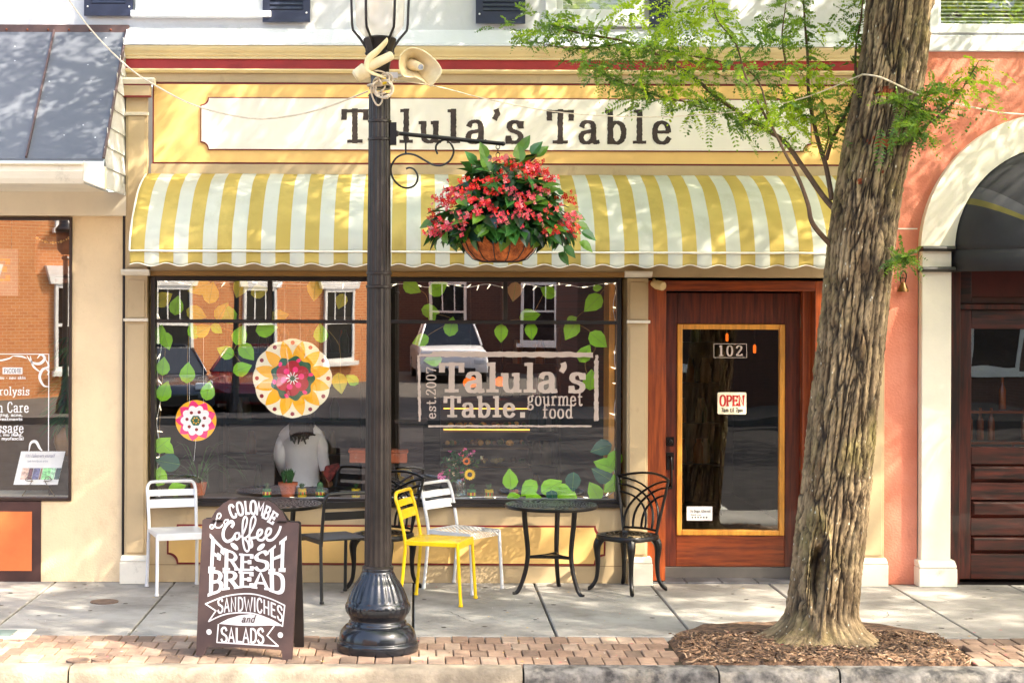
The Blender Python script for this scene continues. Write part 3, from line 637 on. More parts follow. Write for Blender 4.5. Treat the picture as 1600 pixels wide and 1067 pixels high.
# hanging things behind that glass
k = thing('hanging_sign', 'grey hanging board with orange letter E behind the left window glass', 'sign', P(-10, 425, .25))
mb = MB(); mb.fbox(-50, 389, 28, 462, .25, .27); mb.build('board', M('grey_board', (128, 112, 98), .7, .1), k)
mb = MB(); wtext(mb, 'E', -14, 15, 439, 404, .248, thick=15, thin=10, gap=8); mb.build('lettering', M('orange_letter', (220, 130, 60), .6), k)
for q in (-40, 18): mb = MB(); mb.tube([P(q, 389, .26), P(q, 330, .26)], .003, 5); mb.build('hanger', BLACKF, k)
k = thing('suitcase', 'brown suitcase hung with a pale bead chain behind the left window glass', 'suitcase', P(88, 440, .3))
mb = MB(); mb.fbox(52, 362, 128, 432, .3, .42); mb.build('case', M('tan_leather', (120, 66, 20), .55, .25, 4), k, bev=.05, seg=4)
mb = MB(); mb.fbox(84, 434, 112, 443, .33, .37); mb.build('handle', M('tan_handle', (110, 60, 20), .5), k, bev=.015, seg=2)
mb = MB()
for i in range(13): t = i / 12; p = P(58 + 50 * t, 372 + 30 * t * (1 - t) - 0 + 0, .292); mb.ball(p, .007 if i % 3 else .013, 6)
mb.build('bead_chain', M('bead', (214, 170, 100), .4), k)
for i in range(13): pass
# place-card on a wire easel
k = thing('price_card', 'white tilted card with coloured pictures on a wire easel in the left window', 'card', P(62, 760, .15))
def quad3(mbx, c4, Y, m=0, t=.004):
    p = [P(a, b, Y + dy) for a, b, dy in c4]; q = [v + V((0, t, 0)) for v in p]
    mbx.add(p + q, [(0, 1, 2, 3), (7, 6, 5, 4), (0, 4, 5, 1), (1, 5, 6, 2), (2, 6, 7, 3), (3, 7, 4, 0)], m)
CARD = [(21, 757, 0), (90, 757, 0), (102, 705, .05), (33, 705, .05)]
mb = MB(); quad3(mb, CARD, .15); mb.build('card', VINYLW, k)
mb = MB()
def cardmap(u, v): return (21 + 69 * u + 12 * v, 757 - 52 * v, .05 * v - .003)
cols = [(226, 180, 160), (90, 50, 60), (110, 110, 150), (150, 110, 90), (140, 214, 140), (170, 222, 170), (60, 90, 90)]
x = .12
for i, w_ in enumerate((.16, .1, .16, .05, .2, .1, .12)):
    quad3(mb, [cardmap(x, .16), cardmap(x + w_ - .01, .16), cardmap(x + w_ - .01, .5), cardmap(x, .5)], .149, i, .001); x += w_
mb.build('picture', [M('card_picture_%d' % i, c, .6, .5, 40) for i, c in enumerate(cols)], k)
mb = MB()
def cm(u, v, kk=0): a, b, c = cardmap(u, v); return P(a, b, .149 + c)
text(mb, 'Mini-Makeovers yourself', lambda u, v, kk: cm(.12 + u * .00045, .82 + v * .0011), 12, 8, 10, False); text(mb, 'book here for our prices', lambda u, v, kk: cm(.2 + u * .0003, .68 + v * .0006), 14, 10, 12, False)
mb.build('lettering', M('card_ink', (120, 110, 140), .6), k)
mb = MB()
for s_ in (-1, 1): mb.tube(crom([P(60 + s_ * 8, 752, .14), P(60 + s_ * 20, 750, .14), P(60 + s_ * 16, 744, .14), P(60 + s_ * 10, 750, .14), P(60 + s_ * 18, 764, .14), P(60 + s_ * 26, 776, .14), P(60 + s_ * 22, 782, .14)], 5), .003, 5)
mb.build('easel', M('easel_wire', (110, 90, 60), .4, metal=.6), k)

# ------------------------------------------------------------------ right neighbour
rb = thing('arched_building', 'coral stucco building with a cream arched doorway to the right of the tree', 'building', (5.6, 0, 0))
RX0, RX1 = PX(1380.5), 9.0
YA = -.02
cx, cz = PX(1648), z(388.6); Ro, Ri = 215.5 / 203, 163 / 203
zsp = z(390)
mb = MB()
n = 24
arc = [(cx + Ro * cos(pi - pi * i / n), cz + Ro * sin(pi - pi * i / n)) for i in range(n + 1)]
zc0 = z(80, 0, 1500)
mb.prism([(RX0, 0), (cx - Ro, 0)] + [(cx - Ro, cz)] + arc[1:-1] + [(cx + Ro, cz), (cx + Ro, 0), (RX1, 0), (RX1, zc0), (RX0, zc0)], YA, .3); mb.build('coral_wall', CORAL, rb)
mb = MB(); U = (PX(1463), PX(1640), z(53, 0, 1500), 6.3)
mb.box(XR + .002, U[0], -.01, .3, zc0, Z9); mb.box(U[1], RX1, -.01, .3, zc0, Z9); mb.box(U[0], U[1], -.01, .3, zc0, U[2]); mb.box(U[0], U[1], -.01, .3, U[3], Z9); mb.build('upper_wall', WHITEWALL, rb)
mb = MB(); mb.box(PX(1446), RX1, -.05, -.011, z(82, 0, 1500), z(57, 0, 1500)); mb.build('belt_course', WHITEWALL, rb, bev=.006)
k = MB(); k.frame(U[0] - .07, U[1] + .07, U[2], U[3], .07, -.04, .1); k.frame(U[0], U[1], U[2] + .004, U[3], .03, .02, .09); f = k.build('upper_window', GREY, rb, bev=.004)
k = MB()
zz = U[2] + .02
while zz < 5.2: k.extr([(.125, zz), (.15, zz + .012), (.15, zz + .016), (.125, zz + .005)], U[0], U[1]); zz += .03
k.build('blind', M('louvre_blind', (150, 150, 152), .5, .1), f)
k = MB(); k.add([(U[0], .06, U[2]), (U[1], .06, U[2]), (U[1], .06, U[3]), (U[0], .06, U[3])], [(0, 1, 2, 3)]); k.build('pane', GLASS, f)
k = MB(); k.box(U[0], U[1], .155, .17, U[2], U[3]); k.build('backing', DARKIN, f)
# arch band + pilasters
n = 40
o1 = [(cx + Ro * cos(pi - pi * i / n), cz + Ro * sin(pi - pi * i / n)) for i in range(n + 1)]; i1 = [(cx + Ri * cos(pi - pi * i / n), cz + Ri * sin(pi - pi * i / n)) for i in range(n + 1)]
mb = MB(); vs = [(x, -.10, q) for x, q in o1] + [(x, -.10, q) for x, q in i1] + [(x, YA + .3, q) for x, q in o1] + [(x, .3, q) for x, q in i1]; m = n + 1
fs = []
for i in range(n): fs += [(i, i + 1, m + i + 1, m + i), (i, 2 * m + i, 2 * m + i + 1, i + 1), (m + i, m + i + 1, 3 * m + i + 1, 3 * m + i)]
mb.add(vs, fs, 0, True); fs = []
ar = mb.build('arch_band', M('arch_ivory', (222, 214, 196), .6, .06, 2, .1, 40, dirt=((150, 140, 120), 3, .3, .6, .85)), rb, sharp=40)
for x0, x1 in ((PX(1434), PX(1480)), (2 * cx - PX(1480), 2 * cx - PX(1434))):
    k = MB(); k.box(x0, x1, -.1, .3, 0, cz - .002); p = k.build('pilaster', M('arch_ivory', (222, 214, 196), .6, .06, 2, .1, 40), rb, bev=.006)
    for zq in (387, 419): k = MB(); k.extr([(.1, z(zq - 4.5)), (-.16, z(zq - 4.5)), (-.17, z(zq)), (-.14, z(zq + 3.5)), (.1, z(zq + 3.5))], x0 - .012, x1 + .012); k.build('black_band', BLACKF, p, bev=.003)
    k = MB(); k.box(x0 - .03, x1 + .035, -.16, .28, 0, z(880)); k.extr([(.28, z(879.5)), (-.165, z(879.5)), (-.16, z(876)), (-.11, z(869)), (.28, z(869))], x0 - .028, x1 + .03); k.build('base', IVORY, p, bev=.006)
# dark door set
dx0, dx1 = PX(1481), 2 * cx - PX(1481); DY = .12
mb = MB(); mb.box(dx0, PX(1494, DY), .02, .3, 0, cz); mb.box(2 * cx - PX(1494, DY), dx1, .02, .3, 0, cz); mb.box(PX(1494, DY) + .001, 2 * cx - PX(1494, DY) - .001, .06, .3, z(480), z(472)); dk = mb.build('door_frame', DKWOOD, rb, bev=.003)
mb = MB(); mb.box(PX(1494, DY) + .001, 2 * cx - PX(1494, DY) - .001, DY, .3, z(471.5), cz); mb.build('header_panel', M('maroon_header', (66, 18, 12), .35, .2, 5), dk)
mb = MB(); hx0 = PX(1517, DY); mb.frame(PX(1494, DY) + .002, 2 * cx - PX(1494, DY) - .002, z(471), cz, .11, DY - .012, DY - .001, tb=.05); mb.build('header_frame', DKWOODH, dk, bev=.003)
L0, L1 = PX(1494, DY) + .003, cx - .003
for side in (0, 1):
    a_, b_ = (L0, L1) if not side else (2 * cx - L1, 2 * cx - L0)
    st = .115
    k = MB(); k.box(a_, a_ + st, DY, DY + .05, .02, z(480.5)); k.box(b_ - st, b_, DY, DY + .05, .02, z(480.5)); d_ = k.build('double_door', DKWOOD, rb, bev=.003)
    zr = [z(480.5), z(511), z(697), z(724), z(753), z(780), z(809), z(836), z(865), .02]
    for t_, b2 in ((0, 1), (2, 3), (4, 5), (6, 7), (8, 9)): k = MB(); k.box(a_ + st + .0005, b_ - st - .0005, DY + .002, DY + .05, zr[b2], zr[t_]); k.build('rail', DKWOODH, d_, bev=.003)
    for t_, b2 in ((3, 4), (5, 6), (7, 8)):
        k = MB(); A, B, C, D = a_ + st + .001, b_ - st - .001, zr[b2], zr[t_]; e = .03
        k.add([(A, DY + .03, C), (B, DY + .03, C), (B, DY + .03, D), (A, DY + .03, D), (A + e, DY + .004, C + e), (B - e, DY + .004, C + e), (B - e, DY + .004, D - e), (A + e, DY + .004, D - e)], [(4, 5, 6, 7), (0, 1, 5, 4), (1, 2, 6, 5), (2, 3, 7, 6), (3, 0, 4, 7)])
        k.build('raised_panel', DKWOODH, d_)
    k = MB(); k.add([(a_ + st, DY + .025, zr[2]), (b_ - st, DY + .025, zr[2]), (b_ - st, DY + .025, zr[1]), (a_ + st, DY + .025, zr[1])], [(0, 1, 2, 3)]); k.build('pane', GLASSD, d_)
    if not side:
        for q in (520, 690, 830):
            k = MB(); k.tube([(L0 + .002, DY - .006, z(q + 12)), (L0 + .002, DY - .006, z(q - 12))], .006, 8); k.build('hinge', M('hinge_steel', (130, 120, 105), .35, .2, metal=.8), d_)
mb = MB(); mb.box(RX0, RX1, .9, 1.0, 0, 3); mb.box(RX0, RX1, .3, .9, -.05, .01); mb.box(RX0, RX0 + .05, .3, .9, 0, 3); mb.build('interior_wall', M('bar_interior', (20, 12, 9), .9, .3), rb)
mb = MB()
for i in range(16): x = dx0 + .15 + i * .09; zq = random.choice((.75, 1.05, 1.3)); mb.lathe((x, .8, zq), [(.03, 0), (.03, .15), (.012, .2), (.012, .26)], 8, random.randrange(3))
for zq in (.74, 1.04, 1.29): mb.box(dx0, dx1, .7, .9, zq - .02, zq)
mb.build('back_bar', [M('amber_bottle', (90, 40, 12), .2), M('green_bottle', (30, 50, 30), .2), M('red_bottle', (80, 14, 10), .2)], rb)
mb = MB(); mb.box(PX(1401), PX(1431), -.028, -.021, z(356), z(354)); mb.build('conduit_band', IVORY, rb)
# dome awning
DK = [M('charcoal_canvas', (46, 46, 50), .9, .1, 3, .1, 30), M('olive_canvas', (104, 96, 48), .9, .1, 3, .1, 30), M('grey_canvas', (76, 76, 80), .9, .1, 3, .1, 30)]
da = thing('dome_awning', 'charcoal canvas dome awning with olive stripe over the dark walnut doors', 'awning', (cx, 0, 2.5))
mb = MB(); nu, nv = 48, 14; R = Ri - .003; pr = .62
vs = []
for i in range(nu + 1):
    for j in range(nv + 1):
        a_ = pi - pi * i / nu; b_ = pi / 2 * j / nv
        rr = R * cos(b_ * .985); vs.append((cx + rr * cos(a_), -.02 - pr * sin(b_) * 1.0 * sin(a_) ** .35 if False else -.02 - pr * sin(b_), cz + rr * sin(a_)))
stripe = lambda i: 1 if i in (7, 20, 40) else 2 if i in (8, 9, 24, 25, 38, 39) else 0
mb.add(vs, []); w_ = nv + 1
for i in range(nu):
    for j in range(nv): mb.f.append((i * w_ + j, i * w_ + j + 1, (i + 1) * w_ + j + 1, (i + 1) * w_ + j)); mb.m.append(stripe(i)); mb.s.append(True)
o = mb.build('canopy', DK, da); sd = o.modifiers.new('solid', 'SOLIDIFY'); sd.thickness = .004
mb = MB(); q = [(cx + R * cos(pi - pi * i / nu) , -.02) for i in range(2)]
zv0, zv1 = cz - .165, cz - .0
cur = [(cx - R * cos(pi / 2 * j / 24) if True else 0, -.02 - pr * sin(pi / 2 * j / 24)) for j in range(25)]; cur = cur + [(2 * cx - x, y) for x, y in cur[::-1]][1:]
mb.add([(x, y, zv1) for x, y in cur] + [(x, y, zv0) for x, y in cur], [(i, i + 1, len(cur) + i + 1, len(cur) + i) for i in range(len(cur) - 1)], 0, True)
o = mb.build('valance', DK, da, sharp=60); sd = o.modifiers.new('solid', 'SOLIDIFY'); sd.thickness = .003
mb = MB(); mb.tube([(cx + (R + .004) * cos(pi - pi * i / nu), -.03, cz + (R + .004) * sin(pi - pi * i / nu)) for i in range(nu + 1)], .012, 6); mb.build('piping', BLACKF, da)
# wall light on the coral strip, spotlight above the door
k = thing('wall_bracket', 'small bronze bell-shaped fitting on the coral strip beside the tree', 'fitting', P(1411, 456, -.03))
mb = MB(); BR = M('bronze', (92, 62, 22), .4, .3, 20, metal=.6)
c = P(1411, 456, -.07); mb.lathe(c, [(.045, 0), (.043, .01), (.022, .06), (.012, .075)], 16); mb.build('bell', BR, k)
mb = MB(); a1, a2 = P(1408, 444, -.05), P(1411, 424, -.05)
mb.tube(crom([a1, P(1407, 432, -.05), P(1410, 424, -.05), P(1415, 426, -.05), P(1416, 434, -.05), P(1413, 444, -.05)], 5), .005, 6); mb.tube([P(1408, 435, -.05), P(1415, 435, -.05)], .004, 5); mb.tube([P(1411, 430, -.045), P(1411, 430, -.015)], .005, 5); mb.build('hook', BLACKM, k)
k = thing('spotlight', 'small cream spotlight in the corner above the mahogany door', 'spotlight', P(1027, 436, -.05))
mb = MB(); c = P(1024, 443, -.1)
mb.tube([c + V((-.02, .02, .0)), c + V((.01, -.02, -.01)), c + V((.045, -.07, -.02)), c + V((.05, -.078, -.022))], [.02, .036, .036, .03], 14); mb.tube([c + V((0, .0, 0)), c + V((0, .08, .03))], .012, 8); mb.build('lamp_body', M('beige_plastic', (206, 180, 130), .5), k)
# ------------------------------------------------------------------ foliage machinery
LEAFM = [leafmat('locust_leaf_green', (112, 144, 58), (158, 192, 48)), leafmat('locust_leaf_bright', (156, 184, 52), (190, 216, 40), tfac=.5), leafmat('locust_leaf_deep', (74, 108, 52), (112, 148, 44))]
def sprays(items, name, parent, mats, pairs=9, seed=1):
    """Compound leaves: items = (base, direction, length, material); every leaf is a rachis with pairs of small pointed leaflets."""
    rng = np.random.default_rng(seed); vs = []; fs = []; ms = []; b = 0
    for base, d, ln, mi in items:
        d = V(d).normalized(); side = d.cross(V((0, 0, 1)) + V(rng.normal(0, .5, 3))); side = side.normalized() if side.length > .01 else V((1, 0, 0)); up = side.cross(d)
        droop = rng.uniform(.1, .5); wl = ln * rng.uniform(.19, .26)
        c0 = V(base)
        for i in range(pairs + 1):
            t = (i + .6) / (pairs + 1); c = c0 + d * (ln * t) - up * 0 - V((0, 0, 1)) * (ln * droop * t * t)
            k = wl * (1 - .55 * abs(t - .45) * 1.6)
            for s in (1, -1):
                q = side * s + d * .45 + up * rng.uniform(-.35, .25); q.normalize(); e = d * (ln * .36 / pairs) + up * rng.uniform(-.01, .01)
                if i == pairs: q = d; e = side * (ln * .36 / pairs)
                vs += [c, c + q * (k * .45) + e, c + q * k, c + q * (k * .45) - e]; fs.append((b, b + 1, b + 2, b + 3)); b += 4; ms.append(mi)
                if i == pairs: break
        e = side * .0012; vs += [c0 - e, c0 + e, c]; fs.append((b, b + 1, b + 2)); ms.append(mi); b += 3
    m = MB(); m.v = [tuple(v) for v in vs]; m.f = fs; m.m = ms; m.s = [False] * len(fs)
    return m.build(name, mats, parent)
def crown_items(c, r, n, rng, ln=(.22, .36), clump=40, zmin=None, sub=14):
    out = []
    cl = []
    while len(cl) < clump:
        p = rng.uniform(-1, 1, 3)
        if .25 < np.linalg.norm(p) < 1: cl.append(V((c[0] + p[0] * r[0], c[1] + p[1] * r[1], c[2] + p[2] * r[2])))
    for i in range(n):
        q = cl[i % len(cl)]; o = V(rng.normal(0, 1, 3)) * V((.42, .42, .28)).length * .55
        p = q + V((o.x, o.y, o.z * .6))
        if zmin and p.z < zmin(p): continue
        d = V(rng.normal(0, 1, 3)); d.z = d.z * .4 - .15
        out.append((p, d, rng.uniform(*ln), int(rng.choice([0, 0, 1, 2]))))
    return out

# ------------------------------------------------------------------ the street tree
BARK = M('fissured_bark', (146, 126, 96), .9, .3, 9, 1.0, 70, (1, 1, .45), rgb2=(92, 72, 48), r2=(.35, .65), dirt=((112, 108, 40), 2.6, .75, .5, .72, (1, 1, .6)), speck=((215, 210, 190), 26, .8, .11))
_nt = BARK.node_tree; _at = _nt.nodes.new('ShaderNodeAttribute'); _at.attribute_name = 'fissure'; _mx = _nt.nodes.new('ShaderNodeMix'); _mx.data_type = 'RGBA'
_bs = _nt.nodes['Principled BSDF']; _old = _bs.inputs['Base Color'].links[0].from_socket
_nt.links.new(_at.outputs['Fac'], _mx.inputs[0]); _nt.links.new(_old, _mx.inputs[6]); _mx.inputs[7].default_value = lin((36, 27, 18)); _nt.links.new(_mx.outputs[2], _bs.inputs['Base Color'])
SCAR = M('bark_scar', (136, 66, 34), .9, .5, 12, .8, 40, rgb2=(70, 34, 20))
TWIG = M('twig_bark', (92, 70, 52), .8, .3, 14, .3, 60)
TY = -2.36
tree = thing('street_tree', 'leaning locust tree with deeply fissured bark growing from the mulch bed beside the kerb', 'tree', gpt(1287, 1002))
prof_t = [(1004, 1286, 66), (985, 1285, 58), (960, 1285, 53), (900, 1291, 51), (800, 1302, 51), (700, 1314, 50), (600, 1325, 49.5), (500, 1335, 49.5), (375, 1347, 49), (300, 1357, 48), (200, 1376, 51), (100, 1393, 50), (0, 1405, 50), (-120, 1418, 47), (-300, 1432, 42)]
st = []
for py, pxc, hw in prof_t:
    c_ = P(pxc, py, TY); st.append((c_.z, c_.x, (P(pxc + hw, py, TY).x - c_.x)))
st[0] = (0.0, st[0][1], st[0][2]); st.sort()
def tri(z_):
    for a, b in zip(st, st[1:]):
        if z_ <= b[0] or b is st[-1]:
            t = max(0, min(1.3, (z_ - a[0]) / (b[0] - a[0]))); return a[1] + (b[1] - a[1]) * t, a[2] + (b[2] - a[2]) * t
NA, zs_ = 210, [i * .0165 - .06 for i in range(274)] + [4.5 + i * .12 for i in range(8)]
vs = []; fs = []; msl = []; hh_ = []
hz, hx_ = P(1277, 893, TY - .2).z, P(1277, 893, TY - .2).x
scars = [(P(1377, 224, TY - .2), .15, .05), (P(1385, 145, TY - .2), .09, .06), (P(1345, 285, TY - .2), .03, .03), (P(1378, 270, TY - .2), .02, .03)]
for i, z_ in enumerate(zs_):
    cx_, r_ = tri(max(0, z_))
    fl = max(0, 1 - max(z_, -.03) / .24)
    for j in range(NA):
        a = 2 * pi * j / NA; ca, sa = cos(a), sin(a)
        lob = 1 + fl ** 2.2 * (.12 + .66 * max(0, cos(a - rad(212))) ** 7 + .68 * max(0, cos(a - rad(-42))) ** 6 + .42 * max(0, cos(a - rad(262))) ** 10 + .5 * max(0, cos(a - rad(170))) ** 8 + .12 * cos(6 * a + 1) + .15 * noise.noise(V((ca * 3, sa * 3, z_ * 6))))
        q = V((ca * 3.4, sa * 3.4, z_ * 1.5)); wob = .02 * noise.noise(q * .6)
        n2 = noise.noise(V((ca * 2, sa * 2, z_ * 2.2)))
        n3 = noise.noise(V((ca * 14, sa * 14, z_ * 16)))
        dd, _ = noise.voronoi(V((ca * 4.6 + n2 * .25 + n3 * .12, sa * 4.6 + n2 * .25 + n3 * .12, z_ * 3.0 + n2 * 1.0 + .9 * noise.noise(V((ca * 6, sa * 6, z_ * 1.2))))))
        rid = dd[1] - dd[0]
        dd2, _ = noise.voronoi(V((ca * 12 + n2, sa * 12 + n2, z_ * 15)))
        h = .022 * (min(1, max(0, rid - .03) / .17) - .6) + .007 * (min(1, (dd2[1] - dd2[0]) / .18) - .5) + .006 * n3 + .005 * noise.noise(V((ca * 34, sa * 34, z_ * 40)))
        h *= (1 - .4 * min(1, fl * 1.4))
        rr = r_ * lob + h + wob
        x, y, zz = cx_ + rr * ca, TY + rr * sa * (1.0), z_
        if sa < .2:
            e = ((x - hx_ - .012 * sin(9 * (z_ - hz))) / .030) ** 2 + ((z_ - hz) / .16) ** 2
            if e < 1: y += .13 * (1 - e) ** .5
            elif e < 7: y -= .042 * sin(pi * (e - 1) / 6)
            e = ((x - hx_) / .1) ** 2 + ((z_ - hz) / .26) ** 2
            if 1 > e: y += .0
        for sp, sw_, sh_ in scars:
            e = ((x - sp.x) / sw_) ** 2 + ((z_ - sp.z) / sh_) ** 2
            if sa < 0 and e < 1: y += .025 * (1 - e)
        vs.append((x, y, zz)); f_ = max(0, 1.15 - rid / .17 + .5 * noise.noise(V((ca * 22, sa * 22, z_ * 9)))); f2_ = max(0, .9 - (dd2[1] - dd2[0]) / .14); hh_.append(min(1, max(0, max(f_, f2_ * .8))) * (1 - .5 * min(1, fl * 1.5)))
for i in range(len(zs_) - 1):
    for j in range(NA):
        fs.append((i * NA + j, i * NA + (j + 1) % NA, (i + 1) * NA + (j + 1) % NA, (i + 1) * NA + j))
        v = vs[i * NA + j]; mi = 0
        if v[1] < TY:
            for sp, sw_, sh_ in scars:
                if ((v[0] - sp.x) / sw_) ** 2 + ((v[2] - sp.z) / sh_) ** 2 < .22 + .9 * noise.noise(V(v) * 38): mi = 1
        msl.append(mi)
mb = MB(); mb.v = vs; mb.f = fs; mb.m = msl; mb.s = [True] * len(fs)
o = mb.build('trunk', [BARK, SCAR], tree, sharp=70); o.data.attributes.new('fissure', 'FLOAT', 'POINT').data.foreach_set('value', hh_)
# limbs above the frame
tx, tr_ = tri(5.3); top = V((tx, TY, 5.3))
limbs = [[top, V((tx - .8, TY - .3, 6.2)), V((tx - 2.0, TY + .1, 7.0)), V((tx - 3.0, TY + .3, 7.6))], [top, V((tx + .5, TY - .2, 6.4)), V((tx + 1.3, TY - .6, 7.6)), V((tx + 1.8, TY - .7, 8.6))], [top, V((tx - .1, TY + .5, 6.4)), V((tx - .5, TY + 1.0, 7.6)), V((tx - .9, TY + 1.0, 8.7))], [V((tx - .4, TY - .15, 5.8)), V((tx - 1.0, TY - 1.0, 6.5)), V((tx - 1.7, TY - 1.9, 7.0))]]
mb = MB()
for l in limbs: q = crom(l, 6); mb.tube(q, [.14 * (1 - .8 * i / len(q)) for i in range(len(q))], 10)
mb.build('limb', TWIG, tree)
# sprout branches (px, py, dY) traced in the air beside the trunk
BR_ = [
 ([(1300, 385, .0), (1270, 350, -.1), (1262, 318, -.12), (1246, 275, -.15), (1226, 238, -.2), (1203, 190, -.2), (1196, 165, -.2)], .018),
 ([(1302, 325, .1), (1285, 305, .15), (1255, 262, .2), (1226, 222, .25), (1192, 200, .3), (1125, 156, .35), (1082, 120, .4), (1030, 88, .45), (980, 66, .5), (905, 52, .5), (860, 38, .5)], .020),
 ([(1126, 156, .35), (1080, 160, .3), (1030, 150, .25), (985, 135, .2)], .009),
 ([(1226, 222, .25), (1180, 195, .1), (1135, 180, .05), (1085, 165, 0)], .007),
 ([(980, 66, .5), (930, 75, .5), (880, 75, .5), (820, 62, .45)], .006),
 ([(1300, 312, .1), (1291, 262, .15), (1277, 215, .15), (1264, 150, .2), (1262, 90, .25), (1258, 40, .25), (1254, -20, .25)], .018),
 ([(1291, 250, .15), (1302, 215, .1), (1325, 170, .1), (1336, 135, .1), (1337, 80, .1), (1345, 30, .1), (1350, -15, .1)], .014),
 ([(1288, 240, .15), (1295, 210, .05), (1290, 175, .0), (1278, 150, .0)], .006),
 ([(1270, 190, .15), (1250, 178, .2), (1232, 160, .2), (1195, 150, .15)], .007),
 ([(1200, 190, -.2), (1165, 120, -.3), (1150, 70, -.35), (1120, 30, -.4), (1112, -10, -.4)], .008),
 ([(1228, 100, .0), (1222, 60, .0), (1226, 20, .05), (1232, -20, .05)], .007),
 ([(1203, 190, -.2), (1180, 120, -.1), (1120, 95, -.05), (1060, 85, .0), (1010, 72, .0)], .007),
 ([(985, 135, .2), (940, 115, .2), (915, 95, .2)], .004),
 ([(1395, 278, -.1), (1418, 232, -.2), (1436, 205, -.25), (1462, 185, -.3), (1490, 160, -.3), (1512, 125, -.3), (1530, 95, -.3)], .012),
 ([(1418, 232, -.2), (1440, 180, -.3), (1450, 145, -.3), (1462, 130, -.3)], .006),
 ([(1440, 180, -.3), (1410, 165, -.3), (1395, 150, -.3)], .005),
 ([(1398, 405, -.15), (1408, 400, -.25), (1415, 404, -.28)], .004),
]
rng = np.random.default_rng(5)
items = []
def dens(px, py):      # patches where sunlight is put into the leaf green
    return 1 if (980 < px < 1130 and py < 70) or (1240 < px < 1320 and 85 < py < 140) or (1190 < px < 1260 and 130 < py < 200) or (1050 < px < 1100 and 60 < py < 140) or px > 1490 else 0
nb = 0
for pts, r in BR_:
    p3 = [P(a, b, TY + d) for a, b, d in pts]; q = crom(p3, 6); n = len(q); mb = MB()
    mb.tube(q, [r * (1 - .72 * i / (n - 1)) for i in range(n)], 7); mb.build('branch', TWIG, tree)
    px_ = crom([(a, b, 0) for a, b, d in pts], 6)
    ln_tot = sum((q[i + 1] - q[i]).length for i in range(n - 1))
    i0 = int(n * (.42 if r > .015 else .22 if r > .006 else .1))
    for i in range(i0, n):
        for _ in range(int(rng.integers(1, 4) if len(pts) > 3 else 3)):
            if px_[i].y > 210 and px_[i].x < 1290: continue
            d = V(rng.normal(0, 1, 3)); d.z = d.z * .6 - .05; d.y *= .8
            L_ = rng.uniform(.09, .17); items.append((q[i], d, L_, 1 if dens(px_[i].x, px_[i].y) and rng.random() < .75 else int(rng.choice([0, 0, 2])))); nb += 1
# bushy clusters: (px, py, spread x, spread y, count, dY)
for px_, py_, sx_, sy_, nn, dy in [(835, 48, 38, 22, 42, .48), (895, 42, 42, 26, 34, .5), (862, 20, 30, 10, 12, .5), (960, 76, 48, 28, 42, .5), (1020, 70, 42, 30, 36, .45), (1050, 28, 46, 26, 54, .0), (1085, 55, 34, 24, 30, .2), (985, 15, 26, 14, 22, .2), (1010, 118, 52, 26, 44, .2), (1070, 138, 46, 22, 40, .2), (1000, 148, 34, 14, 18, .2), (1125, 92, 46, 30, 34, .0), (1170, 45, 46, 32, 34, -.1), (1230, 45, 40, 34, 26, .1), (1290, 30, 30, 26, 16, .2), (1215, 120, 42, 26, 34, .0), (1265, 112, 36, 22, 32, .15), (1205, 165, 38, 24, 30, -.1), (1130, 172, 44, 14, 20, .1), (1245, 180, 26, 22, 26, .1), (1160, 205, 30, 10, 8, .1), (1240, 215, 14, 18, 8, .1), (1318, 165, 14, 20, 8, .1), (1305, 205, 12, 18, 8, .1), (1316, 130, 16, 14, 8, .1), (1100, 8, 40, 12, 24, -.2), (1340, 60, 14, 26, 8, .15),
                                   (1510, 130, 32, 18, 14, -.3), (1470, 145, 26, 16, 8, -.3), (1430, 168, 26, 22, 11, -.28), (1412, 195, 20, 20, 8, -.25), (1440, 205, 16, 16, 6, -.25), (1535, 140, 16, 18, 8, -.3), (1385, 195, 22, 14, 5, -.32), (1408, 402, 12, 4, 4, -.28)]:
    for _ in range(int(nn * .78)):
        p = P(px_ + rng.normal(0, sx_ * .55), py_ + rng.normal(0, sy_ * .55), TY + dy + rng.normal(0, .10))
        d = V(rng.normal(0, 1, 3)); d.z = d.z * .45 - .25; d.y *= .8
        items.append((p, d, rng.uniform(.11, .20), 1 if dens(px_, py_) and rng.random() < .75 else int(rng.choice([0, 0, 2, 2, 1], p=[.3, .2, .2, .18, .12]))))
sprays(items, 'foliage', tree, LEAFM, 10, 3)
